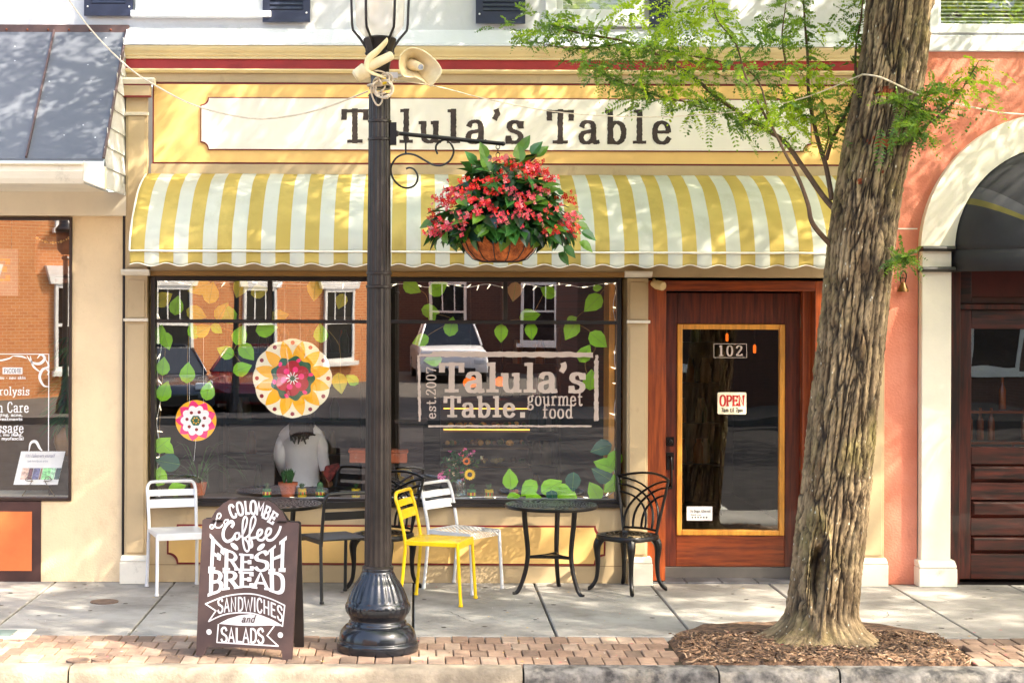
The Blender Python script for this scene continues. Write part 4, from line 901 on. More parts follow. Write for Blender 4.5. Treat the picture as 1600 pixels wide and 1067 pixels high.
# the crown overhead (out of the picture, it throws the dappled shade)
zline = lambda p: max(4.4, 2.123 + 500 / FPX * (p.y + DIST) + .22)
it = crown_items((tx - .8, TY - .6, 7.0), (4.8, 3.8, 2.1), 4800, rng, ln=(.32, .5), zmin=zline, clump=120)
sprays(it, 'crown', tree, LEAFM, 6, 9)
for nm, lab, c0, rr, nn, cl in (('street_tree', 'unseen locust tree added on the far kerb to shade the road, right of the white pickup truck', (8.0, -19.4), (5.0, 5.0, 2.2), 2600, 90), ('street_tree', 'unseen locust tree added on the far kerb to shade the road, opposite the coral building', (16.5, -19.4), (5.0, 5.0, 2.2), 2200, 80), ('street_tree', 'locust street tree farthest right along the near kerb, beyond the picture', (17.5, -3.0), (4.8, 4.6, 2.2), 2200, 80), ('street_tree', 'locust street tree further along the kerb to the right, beyond the picture', (9.0, -3.0), (4.8, 4.6, 2.2), 5600, 140),):  # the far-kerb trees are added out of view to shade the road
    t2 = thing(nm, lab, 'tree', (c0[0], c0[1], 0))
    mb = MB(); mb.tube(crom([(c0[0], c0[1], -.05), (c0[0] + .05, c0[1], 1.5), (c0[0] - .1, c0[1], 3.5), (c0[0], c0[1], 5.6), (c0[0] + .3, c0[1] - .1, 7.4)], 6), [.24 - .006 * i for i in range(25)], 14); mb.build('trunk', BARK, t2)
    it = crown_items((c0[0] - .6, c0[1] + (2.2 if c0[1] < -10 else -.5), 6.9), rr, nn, rng, ln=(.32, .5), zmin=zline, clump=cl); sprays(it, 'crown', t2, LEAFM, 6, 11)

# mulch bed
MULCH = M('mulch_soil', (108, 82, 63), .95, .45, 22, 1.0, 70, rgb2=(64, 48, 37))
def bedz(x, y): return .004 + .04 * math.exp(-((x - tree.location.x) ** 2 + (y - TY) ** 2) / .5) + .012 * noise.noise(V((x * 6, y * 6, 0)))
bb = [BED[i].lerp(BED[(i + 1) % len(BED)], j / 8) for i in range(len(BED)) for j in range(8)]; ce = V((sum(p.x for p in bb) / len(bb), sum(p.y for p in bb) / len(bb), 0))
mb = MB(); R_ = 16
for k in range(R_ + 1):
    for p in bb: q = ce.lerp(p, k / R_ * 1.02); mb.v.append((q.x, max(q.y, -3.047), bedz(q.x, q.y) if k < R_ else -.03))
nbb = len(bb)
for k in range(R_):
    for i in range(nbb): mb.f.append((k * nbb + i, k * nbb + (i + 1) % nbb, (k + 1) * nbb + (i + 1) % nbb, (k + 1) * nbb + i)); mb.m.append(0); mb.s.append(True)
tag(mb.build('tree_bed', MULCH), kind='structure')
mb = MB(); n = 0
while n < 2600:
    x, y = random.uniform(1.4, 4.2), random.uniform(-3.04, -2.15)
    if not inbed(x, y): continue
    n += 1; a = random.uniform(0, 6.3); l, w_ = random.uniform(.008, .03), random.uniform(.003, .008); c_ = V((x, y, bedz(x, y) + random.uniform(0, .012)))
    u = V((cos(a), sin(a), random.uniform(-.5, .5))) * l; q = V((-sin(a), cos(a), random.uniform(-.6, .6))) * w_
    mb.add([c_ - u - q, c_ + u - q, c_ + u + q, c_ - u + q, c_ + V((0, 0, w_))], [(0, 1, 4), (1, 2, 4), (2, 3, 4), (3, 0, 4)], random.choice([0, 0, 0, 1, 1, 2]))
tag(mb.build('mulch_chips', [M('chip_brown', (118, 90, 68), .9, .3), M('chip_dark', (70, 53, 41), .9, .3), M('chip_pale', (160, 130, 104), .9, .3)]), kind='stuff')
mb = MB(); n = 0
while n < 260:
    x, y = random.uniform(-3, 4.6), random.uniform(-3.03, -.2)
    if y > -1.9 and random.random() < .75: continue
    n += 1; a = random.uniform(0, 6.3); l = random.uniform(.006, .014); c_ = V((x, y, .006 + (bedz(x, y) if inbed(x, y) else 0)))
    mb.add([c_ + V((cos(a), sin(a), 0)) * l, c_ + V((-sin(a), cos(a), .3)) * l * .5, c_ - V((cos(a), sin(a), 0)) * l, c_ - V((-sin(a), cos(a), -.2)) * l * .5], [(0, 1, 2, 3)], random.choice([0, 0, 1, 2, 3]))
tag(mb.build('fallen_petals', [M('leaf_litter_yellow', (190, 150, 50)), M('petal_pink', (200, 60, 90)), M('leaf_litter_brown', (110, 70, 40)), M('leaf_litter_pale', (215, 205, 190))]), kind='stuff')

# ------------------------------------------------------------------ lamp post
LY = -2.63
lampx = PX(590, LY, 1010)
lp = thing('lamp_post', 'black fluted cast-iron lamp post with bell base and glass lantern, standing on the brick strip', 'lamp post', (lampx, LY, 0))
def lz(py): return P(590, py, LY).z
def lr(hw): return hw / FPX * (DIST + LY)
bp = [(62, 1020), (63.5, 1014), (64, 1004), (63, 1000), (61, 998), (60.5, 994), (58, 985), (51, 976), (46.5, 974), (45, 969), (43, 972 - 6), (46, 960), (49, 955), (50.5, 948), (50, 943), (48, 939), (47, 935), (43, 924), (37, 912), (32, 905), (28, 899), (25.5, 893), (24.5, 891), (24.5, 887), (23, 886)]
pr = []
for i, (hw, py) in enumerate(bp): pr.append((lr(hw), max(0.0, lz(py))))
pr[0] = (lr(62), 0.0)
def fl(a, i, z_):
    if lz(936) < z_ < lz(894): return 1 - .045 * (1 - abs(cos(a * 12))) ** 1
    if lz(956) < z_ < lz(942): return 1 + .012 * sin(a * 30)
    return 1
q = crom([(r, z_, 0) for r, z_ in pr], 3); pr = [(p.x, p.y) for p in q]
mb = MB(); mb.lathe((lampx, LY, 0), pr, 120, 0, fl); mb.build('base', BASEM, lp, sharp=60)
mb = MB(); zz = [887 - i * 20 for i in range(38)]
mb.lathe((lampx, LY, 0), [(lr(21.6 - 4.6 * (887 - y) / 750), lz(y)) for y in zz], 140, 0, lambda a, i, z_: 1 - .075 * abs(cos(a * 8)) ** 1.6); mb.build('shaft', POLEM, lp, sharp=70)
mb = MB()
for y, h, e in ((888, 5, 2.8), (448, 3, 1.6), (427, 2.5, 1.2), (218, 2.5, 1.2), (190, 2.5, 1.2), (150, 2, 1)):
    mb = MB(); r = lr(21.6 - 4.6 * (887 - y) / 750 + e); a, b = lz(y + h), lz(y - h); mb.lathe((lampx, LY, 0), [(r * .9, a), (r, a + (b - a) * .2), (r, a + (b - a) * .8), (r * .9, b)], 40); mb.build('collar', POLEM, lp)
mb = MB(); mb.lathe((lampx, LY, 0), [(lr(16.5), lz(140)), (lr(14), lz(128)), (lr(15), lz(110)), (lr(18), lz(92)), (lr(22), lz(74)), (lr(25), lz(66)), (lr(26), lz(62)), (lr(24), lz(60)), (lr(22), lz(58.5))], 40); mb.build('lantern_cup', POLEM, lp)
LG = glassmat('lantern_glass', .12, (.97, .94, .90))
nt = LG.node_tree; t = nt.nodes.new('ShaderNodeBsdfTranslucent'); t.inputs[0].default_value = (.85, .8, .75, 1); d = nt.nodes.new('ShaderNodeBsdfDiffuse'); d.inputs[0].default_value = (.8, .75, .7, 1); x1 = nt.nodes.new('ShaderNodeMixShader'); x1.inputs[0].default_value = .5; x2 = nt.nodes.new('ShaderNodeMixShader'); x2.inputs[0].default_value = .38
old = nt.nodes['Material Output'].inputs[0].links[0].from_socket
nt.links.new(t.outputs[0], x1.inputs[1]); nt.links.new(d.outputs[0], x1.inputs[2]); nt.links.new(old, x2.inputs[1]); nt.links.new(x1.outputs[0], x2.inputs[2]); nt.links.new(x2.outputs[0], nt.nodes['Material Output'].inputs[0])
mb = MB(); mb.lathe((lampx, LY, 0), [(lr(22), lz(60)), (lr(30), lz(52)), (lr(37), lz(40)), (lr(38.5), lz(15)), (lr(40), lz(-60)), (lr(41), lz(-110))], 40, cap=False); mb.build('lantern_glass', LG, lp)
for k_ in range(6):
    a = rad(k_ * 60 + 2)
    q = [V((lampx + lr(h) * cos(a), LY + lr(h) * sin(a), lz(y))) for h, y in ((20, 84), (21, 76), (30, 62), (42, 48), (43.5, 38), (44.5, 10), (47, -60), (49, -112))]
    mb = MB(); mb.tube(q, .008, 6); mb.ball(q[0], .014, 8); mb.build('cage_rib', POLEM, lp)
mb = MB(); mb.lathe((lampx, LY, 0), [(lr(52), lz(-110)), (lr(53), lz(-116)), (lr(46), lz(-130)), (lr(24), lz(-165)), (lr(10), lz(-180)), (lr(7), lz(-195)), (lr(2), lz(-215))], 40); mb.build('lantern_roof', POLEM, lp)
mb = MB()
pl0 = P(612, 210, LY)
mb.box(pl0.x - .01, pl0.x + .03, LY - .03, LY + .03, lz(227), lz(192))
mb.tube([P(614, 208, LY), P(786, 225, LY)], .013, 8); mb.ball(P(786, 225, LY), .015, 8); mb.lathe(P(620, 209, LY), [(.001, -.02), (.02, -.01), (.02, .01), (.001, .02)], 10)
mb.tube([P(634, 212, LY), P(634, 241, LY)], .006, 6)
c2 = [(625, 705), (640, 700), (660, 708), (674, 735), (665, 768), (635, 784), (600, 775), (572, 745), (562, 708), (570, 680), (590, 655), (625, 642), (665, 648), (705, 670), (740, 688), (775, 690), (808, 670), (824, 635), (815, 604), (795, 585), (772, 588), (752, 605), (750, 625), (757, 643)]
mb.tube(crom([P(400 + a / 2.6675, b / 2.6675, LY) for a, b in c2], 5), .0065, 7); mb.build('bracket_arm', BLACKM, lp)
mb = MB(); h0 = P(778, 225, LY)
for i in range(3): c = h0 + V((0, 0, -.018 - .026 * i)); mb.tube([c + V(((cos(t) * .012, 0, sin(t) * .016) if i % 2 == 0 else (0, cos(t) * .012, sin(t) * .016))) for t in [2 * pi * k / 10 for k in range(10)]], .0028, 5, closed=True)
mb.build('chain', BLACKM, lp)

# ------------------------------------------------------------------ hanging basket
bc = P(781, 365, LY)
hb = thing('hanging_basket', 'coir hanging basket of red and pink begonias on the lamp post bracket', 'flower basket', (bc.x, bc.y, bc.z - .2))
COIR = M('coir_fibre', (176, 96, 46), .95, .3, 16, 1.0, 90, rgb2=(116, 56, 22))
rB = 63 / FPX * (DIST + LY)
mb = MB(); mb.lathe((bc.x, LY, bc.z), [(.001, -.175), (rB * .45, -.172), (rB * .66, -.155), (rB * .84, -.11), (rB * .96, -.05), (rB, .0), (rB * .96, .015), (rB * .9, -.01)], 48, 0, lambda a, i, z_: 1 + .012 * noise.noise(V((cos(a) * 6, sin(a) * 6, z_ * 20)))); mb.build('coir_bowl', COIR, hb, sharp=80)
mb = MB()
for k_ in range(14):
    a = 2 * pi * k_ / 14; mb.tube([(bc.x + r * cos(a) * 1.012, LY + r * sin(a) * 1.012, bc.z + h) for r, h in ((rB, .0), (rB * .965, -.05), (rB * .85, -.11), (rB * .67, -.158), (rB * .45, -.176))], .0032, 5)
for r, h in ((rB * 1.012, .0), (rB * .46, -.176)): mb.tube([(bc.x + r * cos(t), LY + r * sin(t), bc.z + h) for t in [2 * pi * k / 30 for k in range(30)]], .0035, 5, closed=True)
mb.build('wire_frame', M('basket_wire', (40, 24, 16), .5), hb)
mb = MB()
for k_ in range(4): a = 2 * pi * k_ / 4 + .5; mb.tube([(bc.x + rB * cos(a), LY + rB * sin(a), bc.z), tuple(h0 + V((0, 0, -.09)))], .002, 5)
mb.build('chain', BLACKM, hb)
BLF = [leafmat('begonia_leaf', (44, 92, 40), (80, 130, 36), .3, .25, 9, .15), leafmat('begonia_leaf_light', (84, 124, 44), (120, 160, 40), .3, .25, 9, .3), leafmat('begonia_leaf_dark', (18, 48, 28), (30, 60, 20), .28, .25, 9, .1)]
FLM = [leafmat('begonia_red', (206, 16, 28), (230, 40, 50), .5, .2, 20, .25), leafmat('begonia_pink', (226, 66, 92), (240, 110, 130), .5, .2, 20, .3), leafmat('begonia_scarlet', (226, 40, 52), (240, 70, 70), .5, .2, 20, .25), leafmat('begonia_blush', (236, 130, 140), (245, 160, 160), .5, .2, 20, .3)]
def bleaf(mb, p, d, up, ln, w_, m):
    d = d.normalized(); s = d.cross(up); s = s.normalized() if s.length > .01 else V((1, 0, 0)); u = s.cross(d)
    out = [(0, 0), (.14, .34), (.35, .5), (.6, .42), (.82, .2), (1, 0)]
    vs = [p + d * (t * ln) - u * (.18 * ln * t * t) for t, _ in out]
    L_ = [p + d * (t * ln) - u * (.18 * ln * t * t) + s * (w_ * h) + u * (w_ * h * .35) for t, h in out]; R2 = [p + d * (t * ln * 1.0) - u * (.18 * ln * t * t) - s * (w_ * h * 1.1) + u * (w_ * h * .35) for t, h in out]
    n = len(out); mb.add(vs + L_ + R2, [(i, i + 1, n + i + 1, n + i) for i in range(n - 1)] + [(i + 1, i, 2 * n + i, 2 * n + i + 1) for i in range(n - 1)], m, True)
rx_, rz_ = 104 / FPX * (DIST + LY), 108 / FPX * (DIST + LY)
def dome(th, ph): # outward point
    k = 1 + .10 * noise.noise(V((cos(th) * 2, sin(th) * 2, ph * 2)))
    cp_ = cos(ph) ** .55; x, y, zq = cos(th) * cp_, sin(th) * cp_, sin(ph)
    if zq < 0: zq *= .22
    g = 1 - .32 * max(0, zq) ** 1.5
    return V((bc.x + .02 + rx_ * x * k * g + .02 * zq, LY + rx_ * y * .9 * k * g, bc.z + .03 + rz_ * zq * k)), V((x, y, sin(ph)))
lf = MB(); fw = MB()
rb_ = random.Random(4)
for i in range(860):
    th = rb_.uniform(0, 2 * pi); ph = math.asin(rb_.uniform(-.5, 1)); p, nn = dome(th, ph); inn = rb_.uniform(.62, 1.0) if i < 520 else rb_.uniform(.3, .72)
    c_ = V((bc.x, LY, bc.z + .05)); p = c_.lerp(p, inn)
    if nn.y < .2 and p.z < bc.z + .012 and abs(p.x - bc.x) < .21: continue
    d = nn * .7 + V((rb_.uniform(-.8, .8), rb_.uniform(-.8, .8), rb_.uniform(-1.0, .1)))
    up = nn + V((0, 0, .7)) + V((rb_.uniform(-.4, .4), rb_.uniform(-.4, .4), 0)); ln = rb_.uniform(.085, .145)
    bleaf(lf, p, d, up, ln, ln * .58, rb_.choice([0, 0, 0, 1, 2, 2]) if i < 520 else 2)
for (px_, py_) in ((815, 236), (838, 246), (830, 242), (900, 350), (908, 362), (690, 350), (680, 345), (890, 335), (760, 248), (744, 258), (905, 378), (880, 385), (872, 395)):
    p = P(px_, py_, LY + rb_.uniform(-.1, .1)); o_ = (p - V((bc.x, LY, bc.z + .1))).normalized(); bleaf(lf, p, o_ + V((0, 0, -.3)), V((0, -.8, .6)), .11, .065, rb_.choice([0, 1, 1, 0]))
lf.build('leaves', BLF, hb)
for i in range(104):
    th = rb_.uniform(pi * .95, 2 * pi * 1.02) if i < 80 else rb_.uniform(0, 2 * pi); ph = math.asin(rb_.uniform(-.30, .92)); p, nn = dome(th, ph)
    if p.z < bc.z + .04 and abs(p.x - bc.x) < .2: p.z = bc.z + rb_.uniform(.03, .2)
    p = p + nn * .02; right = p.x > bc.x; low = p.z < bc.z + .16
    pal = [0, 2, 0, 2] if rb_.random() < (.6 if not right else .35) and not (low and rb_.random() < .5) else [1, 2, 3, 1]
    for j in range(rb_.randint(5, 10)):
        q = p + V((rb_.gauss(0, .024), rb_.gauss(0, .016), rb_.gauss(0, .018)))
        a = V((rb_.uniform(-1, 1), rb_.uniform(-1, -.1), rb_.uniform(-.9, .6))).normalized(); s1 = a.orthogonal().normalized(); s2 = a.cross(s1); r = rb_.uniform(.010, .017); mi = rb_.choice(pal)
        for t in range(4):
            t_ = t * pi / 2 + .4; e = s1 * cos(t_) + s2 * sin(t_); f2 = s1 * -sin(t_) + s2 * cos(t_)
            fw.add([q, q + e * r * .7 + f2 * r * .5 + a * r * .25, q + e * r * 1.25 + a * r * .45, q + e * r * .7 - f2 * r * .5 + a * r * .25], [(0, 1, 2, 3)], mi)
        fw.ball(q + a * .002, .002, 4, 4)
fw.build('flowers', FLM + [M('flower_heart', (230, 180, 60))], hb)

# ------------------------------------------------------------------ horn loudspeakers, wires
HORN = M('yellowed_horn_plastic', (222, 204, 166), .5, .08, 6, .05, 30, rgb2=(204, 184, 140))
hs = thing('horn_loudspeaker', 'beige horn loudspeaker facing the street, on the right side of the lamp post', 'loudspeaker', P(640, 108, LY - .05))
HY = LY - .2
out = [(623, 101), (626, 85), (641, 74.5), (660, 78), (678, 91), (690, 107), (689, 118), (676, 134), (671, 135), (650, 122), (645, 122), (632, 121), (625, 113)]
ring = [P(a, b, HY - .02 * cos(i)) for i, (a, b) in enumerate(out)]; ring = crom(ring, 3, True)
thc = P(644, 104, HY + .17); n = len(ring); mb = MB(); lev = [(0, 1.0), (.12, .95), (.35, .72), (.65, .46), (.9, .34), (1.0, .3)]
mc = sum(ring, V((0, 0, 0))) / n
for t, k_ in lev:
    for p in ring: mb.v.append(tuple(mc.lerp(thc, t) + (p - mc) * k_))
for i in range(len(lev) - 1):
    for j in range(n): mb.f.append((i * n + j, i * n + (j + 1) % n, (i + 1) * n + (j + 1) % n, (i + 1) * n + j)); mb.m.append(0); mb.s.append(True)
o = mb.build('horn', HORN, hs, sharp=80); sd = o.modifiers.new('solid', 'SOLIDIFY'); sd.thickness = .006
mb = MB(); a_, b_ = P(641, 101, HY + .15), P(657, 105, HY + .0); mb.tube([a_, a_.lerp(b_, .2), a_.lerp(b_, .9), b_, b_ + (b_ - a_) * .02], [.045, .036, .024, .022, .016], 16); mb.build('driver_cone', HORN, hs)
mb = MB(); mb.tube([b_ + (b_ - a_) * .021, b_ + (b_ - a_) * .04], .017, 14); mb.build('badge', M('grey_badge', (120, 124, 132), .4, .4, 40), hs)
mb = MB(); mb.tube([P(640, 103, HY + .14), P(634, 104, LY + .03)], [.05, .045], 16); mb.build('driver_housing', HORN, hs)
mb = MB(); mb.box(PX(600, LY, 120), PX(622, LY, 120), LY - .12, LY - .09, lz(126), lz(117)); mb.tube([P(605, 121, LY - .1), P(628, 118, LY - .1), P(636, 108, LY - .05)], .01, 8); mb.build('mounting_bracket', M('grey_steel', (190, 186, 178), .4, .2, metal=.4), hs)
h2 = thing('horn_loudspeaker', 'beige horn loudspeaker seen side-on, turned left, strapped to the lamp post under the lantern', 'loudspeaker', P(572, 108, LY - .1))
mb = MB(); a_, b_ = P(566, 112, LY - .22), P(612, 87, LY - .2); ax = (b_ - a_).normalized()
mb.tube([P(573, 107, LY - .21), P(578, 104, LY - .21), b_, b_ + ax * .008], [.026, .032, .028, .02], 18); mb.build('driver_housing', HORN, h2)
mb = MB(); q = [P(604, 63, LY - .13), P(603, 66, LY - .15), P(590, 80, LY - .2), P(576, 92, LY - .24), P(573, 104, LY - .24), P(578, 113, LY - .24), P(600, 121, LY - .2)]
mb.tube(crom(q, 5), [.015 + .014 * sin(pi * i / 30) for i in range(31)], 10, ry=.45); mb.build('horn', HORN, h2)
mb = MB(); c_ = P(566, 116, LY - .22); mb.tube([P(575, 108, LY - .22), P(572, 110, LY - .22), P(557, 120, LY - .22), P(555, 121.5, LY - .22)], [.03, .05, .042, .03], 16); mb.build('driver_cap', HORN, h2)
WIRE = M('pale_cable', (206, 190, 166), .6, .15, 20)
ck = thing('cable_coil', 'tangle of pale cables with yellow connectors tied round the lamp post below the loudspeakers', 'cables', P(592, 140, LY))
mb = MB(); rr_ = random.Random(3)
for i in range(9):
    c_ = P(rr_.uniform(584, 606), rr_.uniform(122, 142), LY - .13 - .01 * i); r1, r2 = rr_.uniform(.035, .075), rr_.uniform(.03, .06); t0 = rr_.uniform(0, 6)
    mb.tube([c_ + V((r1 * cos(t0 + t * .32), .02 * sin(t * .9), r2 * sin(t0 + t * .32))) for t in range(rr_.randint(11, 18))], .0055, 6)
mb.tube(crom([P(590, 128, LY - .14), P(580, 135, LY - .14), P(582, 152, LY - .12), P(590, 165, LY - .12), P(597, 158, LY - .12), P(596, 140, LY - .12)], 5), .0055, 6)
mb.tube([(lampx + .075 * cos(t), LY + .075 * sin(t), lz(134)) for t in [2 * pi * k / 18 for k in range(18)]], .006, 6, closed=True)
mb.build('cable', WIRE, ck)
mb = MB(); 
for a, b in ((600, 124), (601, 130)): mb.tube([P(a - 3, b + 1, LY - .19), P(a + 3, b - 1, LY - .19)], .008, 8)
mb.build('connector', M('yellow_connector', (220, 190, 20), .5), ck)
def cable(pts, r, lab): m_ = MB(); m_.tube(crom([P(a, b, y) for a, b, y in pts], 8), r, 6); return tag(m_.build('overhead_cable', WIRE), lab, 'cable')
cable([(100, -10, -1.4), (145, 50, -1.6), (200, 105, -1.8), (250, 138, -1.9), (310, 167, -2.1), (390, 185, -2.3), (450, 182, -2.4), (510, 168, -2.5), (575, 143, LY)], .0055, 'pale cable sagging from the upper left wall across the sign to the lamp post')
cable([(610, 125, LY), (680, 135, LY), (760, 155, -2.5), (860, 174, -2.5), (960, 182, -2.45), (1060, 182, -2.4), (1170, 172, -2.4), (1260, 152, -2.4), (1344, 118, -2.42)], .0035, 'thin pale cable sagging from the lamp post to the tree across the sign lettering')
cable([(1341, 123, -2.35), (1348, 117, -2.56), (1375, 121, -2.64), (1400, 132, -2.63), (1430, 146, -2.56), (1465, 156, -2.3), (1520, 168, -2.2), (1570, 177, -2.1), (1660, 182, -2.0)], .0055, 'white cable wrapped around the tree trunk and running off right before the coral wall')
# ------------------------------------------------------------------ chairs and tables
def perf(mb, fn, nu, nv, hole, m=0, n=8):
    """A sheet of nu x nv cells, each with a round hole; fn(u, v) -> point."""
    for i in range(nu):
        for j in range(nv):
            rg = []
            for k in range(n):
                a = 2 * pi * (k + .5) / n; c, s = cos(a), sin(a); q = .5 / max(abs(c), abs(s))
                rg.append((fn((i + .5 + c * q) / nu, (j + .5 + s * q) / nv), fn((i + .5 + c * hole) / nu, (j + .5 + s * hole) / nv)))
            vs = [p for a in rg for p in a]; mb.add(vs, [(2 * k, 2 * ((k + 1) % n), 2 * ((k + 1) % n) + 1, 2 * k + 1) for k in range(n)], m)
def bistro(mat, seat, label):
    t = thing('bistro_chair', label, 'chair')
    mb = MB()
    if seat == 'slot':
        mb.box(-.195, -.165, -.185, .185, .434, .448); mb.box(.165, .205, -.185, .185, .434, .448)
        for i in range(6): y = -.185 + i * .0635; mb.box(-.1649, .1649, y, y + .0500, .436, .447)
    elif seat == 'perf':
        perf(mb, lambda u, v: V((-.19 + .39 * u, -.185 + .37 * v, .447 - .004 * sin(pi * v))), 9, 9, .26)
        perf(mb, lambda u, v: V((.205, -.185 + .37 * u, .40 + .046 * v)), 12, 2, .27); mb.box(-.2, -.19, -.185, .185, .43, .448)
    else: mb.box(-.195, .205, -.185, .185, .437, .448)
    if seat != 'perf': mb.box(.2, .212, -.185, .185, .398, .446)
    for s in (-1, 1): mb.box(-.19, .2, s * .186 - .004, s * .186 + .004, .415, .4465)
    mb.build('seat', mat, t, bev=.003)
    q = [V((-.185, -.18, .40)), V((-.20, -.18, .5)), V((-.235, -.182, .66)), V((-.26, -.182, .735)), V((-.266, -.165, .772)), V((-.267, -.13, .782)), V((-.268, 0, .783)), V((-.267, .13, .782)), V((-.266, .165, .772)), V((-.26, .182, .735)), V((-.235, .182, .66)), V((-.20, .18, .5)), V((-.185, .18, .40))]
    mb = MB(); mb.tube(crom(q, 4), .0125, 10); mb.build('back_frame', mat, t)
    for z0_, z1_ in ((.59, .652), (.676, .722)):
        mb = MB(); n = 8
        for i in range(n + 1):
            y = -.176 + .352 * i / n; bow = -.012 * (1 - (2 * i / n - 1) ** 2)
            for zz_, dx in ((z0_, -.219 - (z0_ - .59) * .35), (z1_, -.219 - (z1_ - .59) * .35)): mb.v += [(dx + bow - .003, y, zz_), (dx + bow + .003, y, zz_)]
        for i in range(n):
            a = 4 * i; b = a + 4
            for f in ((a, b, b + 2, a + 2), (a + 1, a + 3, b + 3, b + 1), (a + 2, b + 2, b + 3, a + 3), (a, a + 1, b + 1, b)): mb.f.append(f); mb.m.append(0); mb.s.append(False)
        mb.build('slat', mat, t)
    for s in (-1, 1):
        mb = MB(); mb.tube([(.2, s * .183, .44), (.215, s * .186, .2), (.228, s * .19, .004)], .0125, 10); mb.lathe((.228, s * .19, 0), [(.015, 0), (.017, .006), (.014, .02)], 12); mb.build('leg', mat, t)
        mb = MB(); mb.tube([(-.185, s * .183, .43), (-.205, s * .186, .2), (-.225, s * .19, .004)], .0125, 10); mb.lathe((-.225, s * .19, 0), [(.015, 0), (.017, .006), (.014, .02)], 12); mb.build('leg', mat, t)
    return t
def put(o, x, y, deg): o.location = (x, y, 0.004); o.rotation_euler = (0, 0, rad(deg))
CW = M('white_chair_enamel', (208, 208, 208), .35, .05, 6, coat=.2); CY = M('yellow_chair_enamel', (238, 196, 16), .35, .06, 6, coat=.25); CB = M('black_chair_enamel', (20, 19, 20), .38, .2, 8, coat=.1)
GRP = 'cafe chairs outside the shop window'
put(bistro(CW, 'plain', 'white metal bistro chair behind the chalk sign, under the left end of the window'), -1.77, -.44, -72)
put(bistro(CB, 'plain', 'black metal bistro chair with its back to the street, beside the lamp post'), -.59, -.74, 116)
put(bistro(CY, 'slot', 'yellow metal bistro chair with slotted seat in front of the window'), .165, -.87, -18)
put(bistro(CW, 'perf', 'white metal bistro chair with perforated seat, partly hidden by the yellow chair'), .36, -.33, -38)
def castchair(label):
    t = thing('cast_chair', label, 'chair'); z0_ = .415
    mb = MB(); R_ = .215
    sq = lambda a: R_ * (1 / (abs(cos(a)) ** 3 + abs(sin(a)) ** 3) ** (1 / 3)) * .95
    perf(mb, lambda u, v: V((sq(2 * pi * u) * (.12 + .74 * v) * cos(2 * pi * u), sq(2 * pi * u) * (.12 + .74 * v) * sin(2 * pi * u), z0_ + .002 - .012 * (1 - v))), 18, 3, .33)
    n = 44
    for k, (f, zq) in enumerate(((.86, .002), (1.0, .004), (1.03, -.006), (1.02, -.03), (.98, -.034), (.86, -.01))):
        mb.v += [(sq(2 * pi * i / n) * f * cos(2 * pi * i / n), sq(2 * pi * i / n) * f * sin(2 * pi * i / n), z0_ + zq) for i in range(n)]
        if k:
            b = len(mb.v) - 2 * n
            for i in range(n): mb.f.append((b + i, b + (i + 1) % n, b + n + (i + 1) % n, b + n + i)); mb.m.append(0); mb.s.append(True)
    mb.build('seat', BLACKM, t, sharp=50)
    for k in range(4):
        a = rad(45 + 90 * k); c, s = cos(a), sin(a)
        pr_ = [(.155, z0_ - .012, .026), (.20, z0_ - .03, .034), (.226, z0_ - .075, .031), (.228, z0_ - .13, .024), (.222, .2, .018), (.232, .09, .0155), (.262, .035, .016), (.288, .013, .016), (.297, .011, .012)]
        q = crom([(c * r, s * r, h) for r, h, w_ in pr_], 4); rr = crom([(w_, 0, 0) for r, h, w_ in pr_], 4)
        mb = MB(); mb.tube(q, [max(.009, p.x) for p in rr], 10); mb.build('leg', BLACKM, t)
    def bp_(tt, h):
        hw = .155 + .085 * h; return V((-.185 - .075 * h + .075 * tt * tt * (.5 + .5 * h), tt * hw, z0_ + .005 + (.405) * h + .035 * h * (1 - tt * tt)))
    mb = MB()
    bar = lambda pts, r=.0125: mb.tube(pts, r, 8, ry=.62, up=V((1, 0, 0)))
    bar([bp_(-1, i / 12) for i in range(13)], .014); bar([bp_(1, i / 12) for i in range(13)], .014); bar([bp_(-1 + i / 8, 1) for i in range(17)], .015); bar([bp_(-1 + i / 8, .06) for i in range(17)], .015)
    for s in (-1, 1):
        for t0, H_, ex in ((-.95, .98, 2.0), (-.55, .86, 2.2), (-.12, .72, 2.4), (.3, .55, 2.6)):
            if t0 > .2: continue
            bar([bp_(s * (t0 + (1 - t0) * (i / 14) ** ex), .06 + (H_ - .06) * (i / 14) ** .85) for i in range(15)])
    mb.build('backrest', BLACKM, t, sharp=50)
    return t
put(castchair('black cast-metal chair with crossed-arc back facing left, beside the mahogany door'), 1.59, -.37, 225)
put(castchair('black cast-metal chair with crossed-arc back, mostly hidden behind the lamp post'), -.24, -.36, 238)
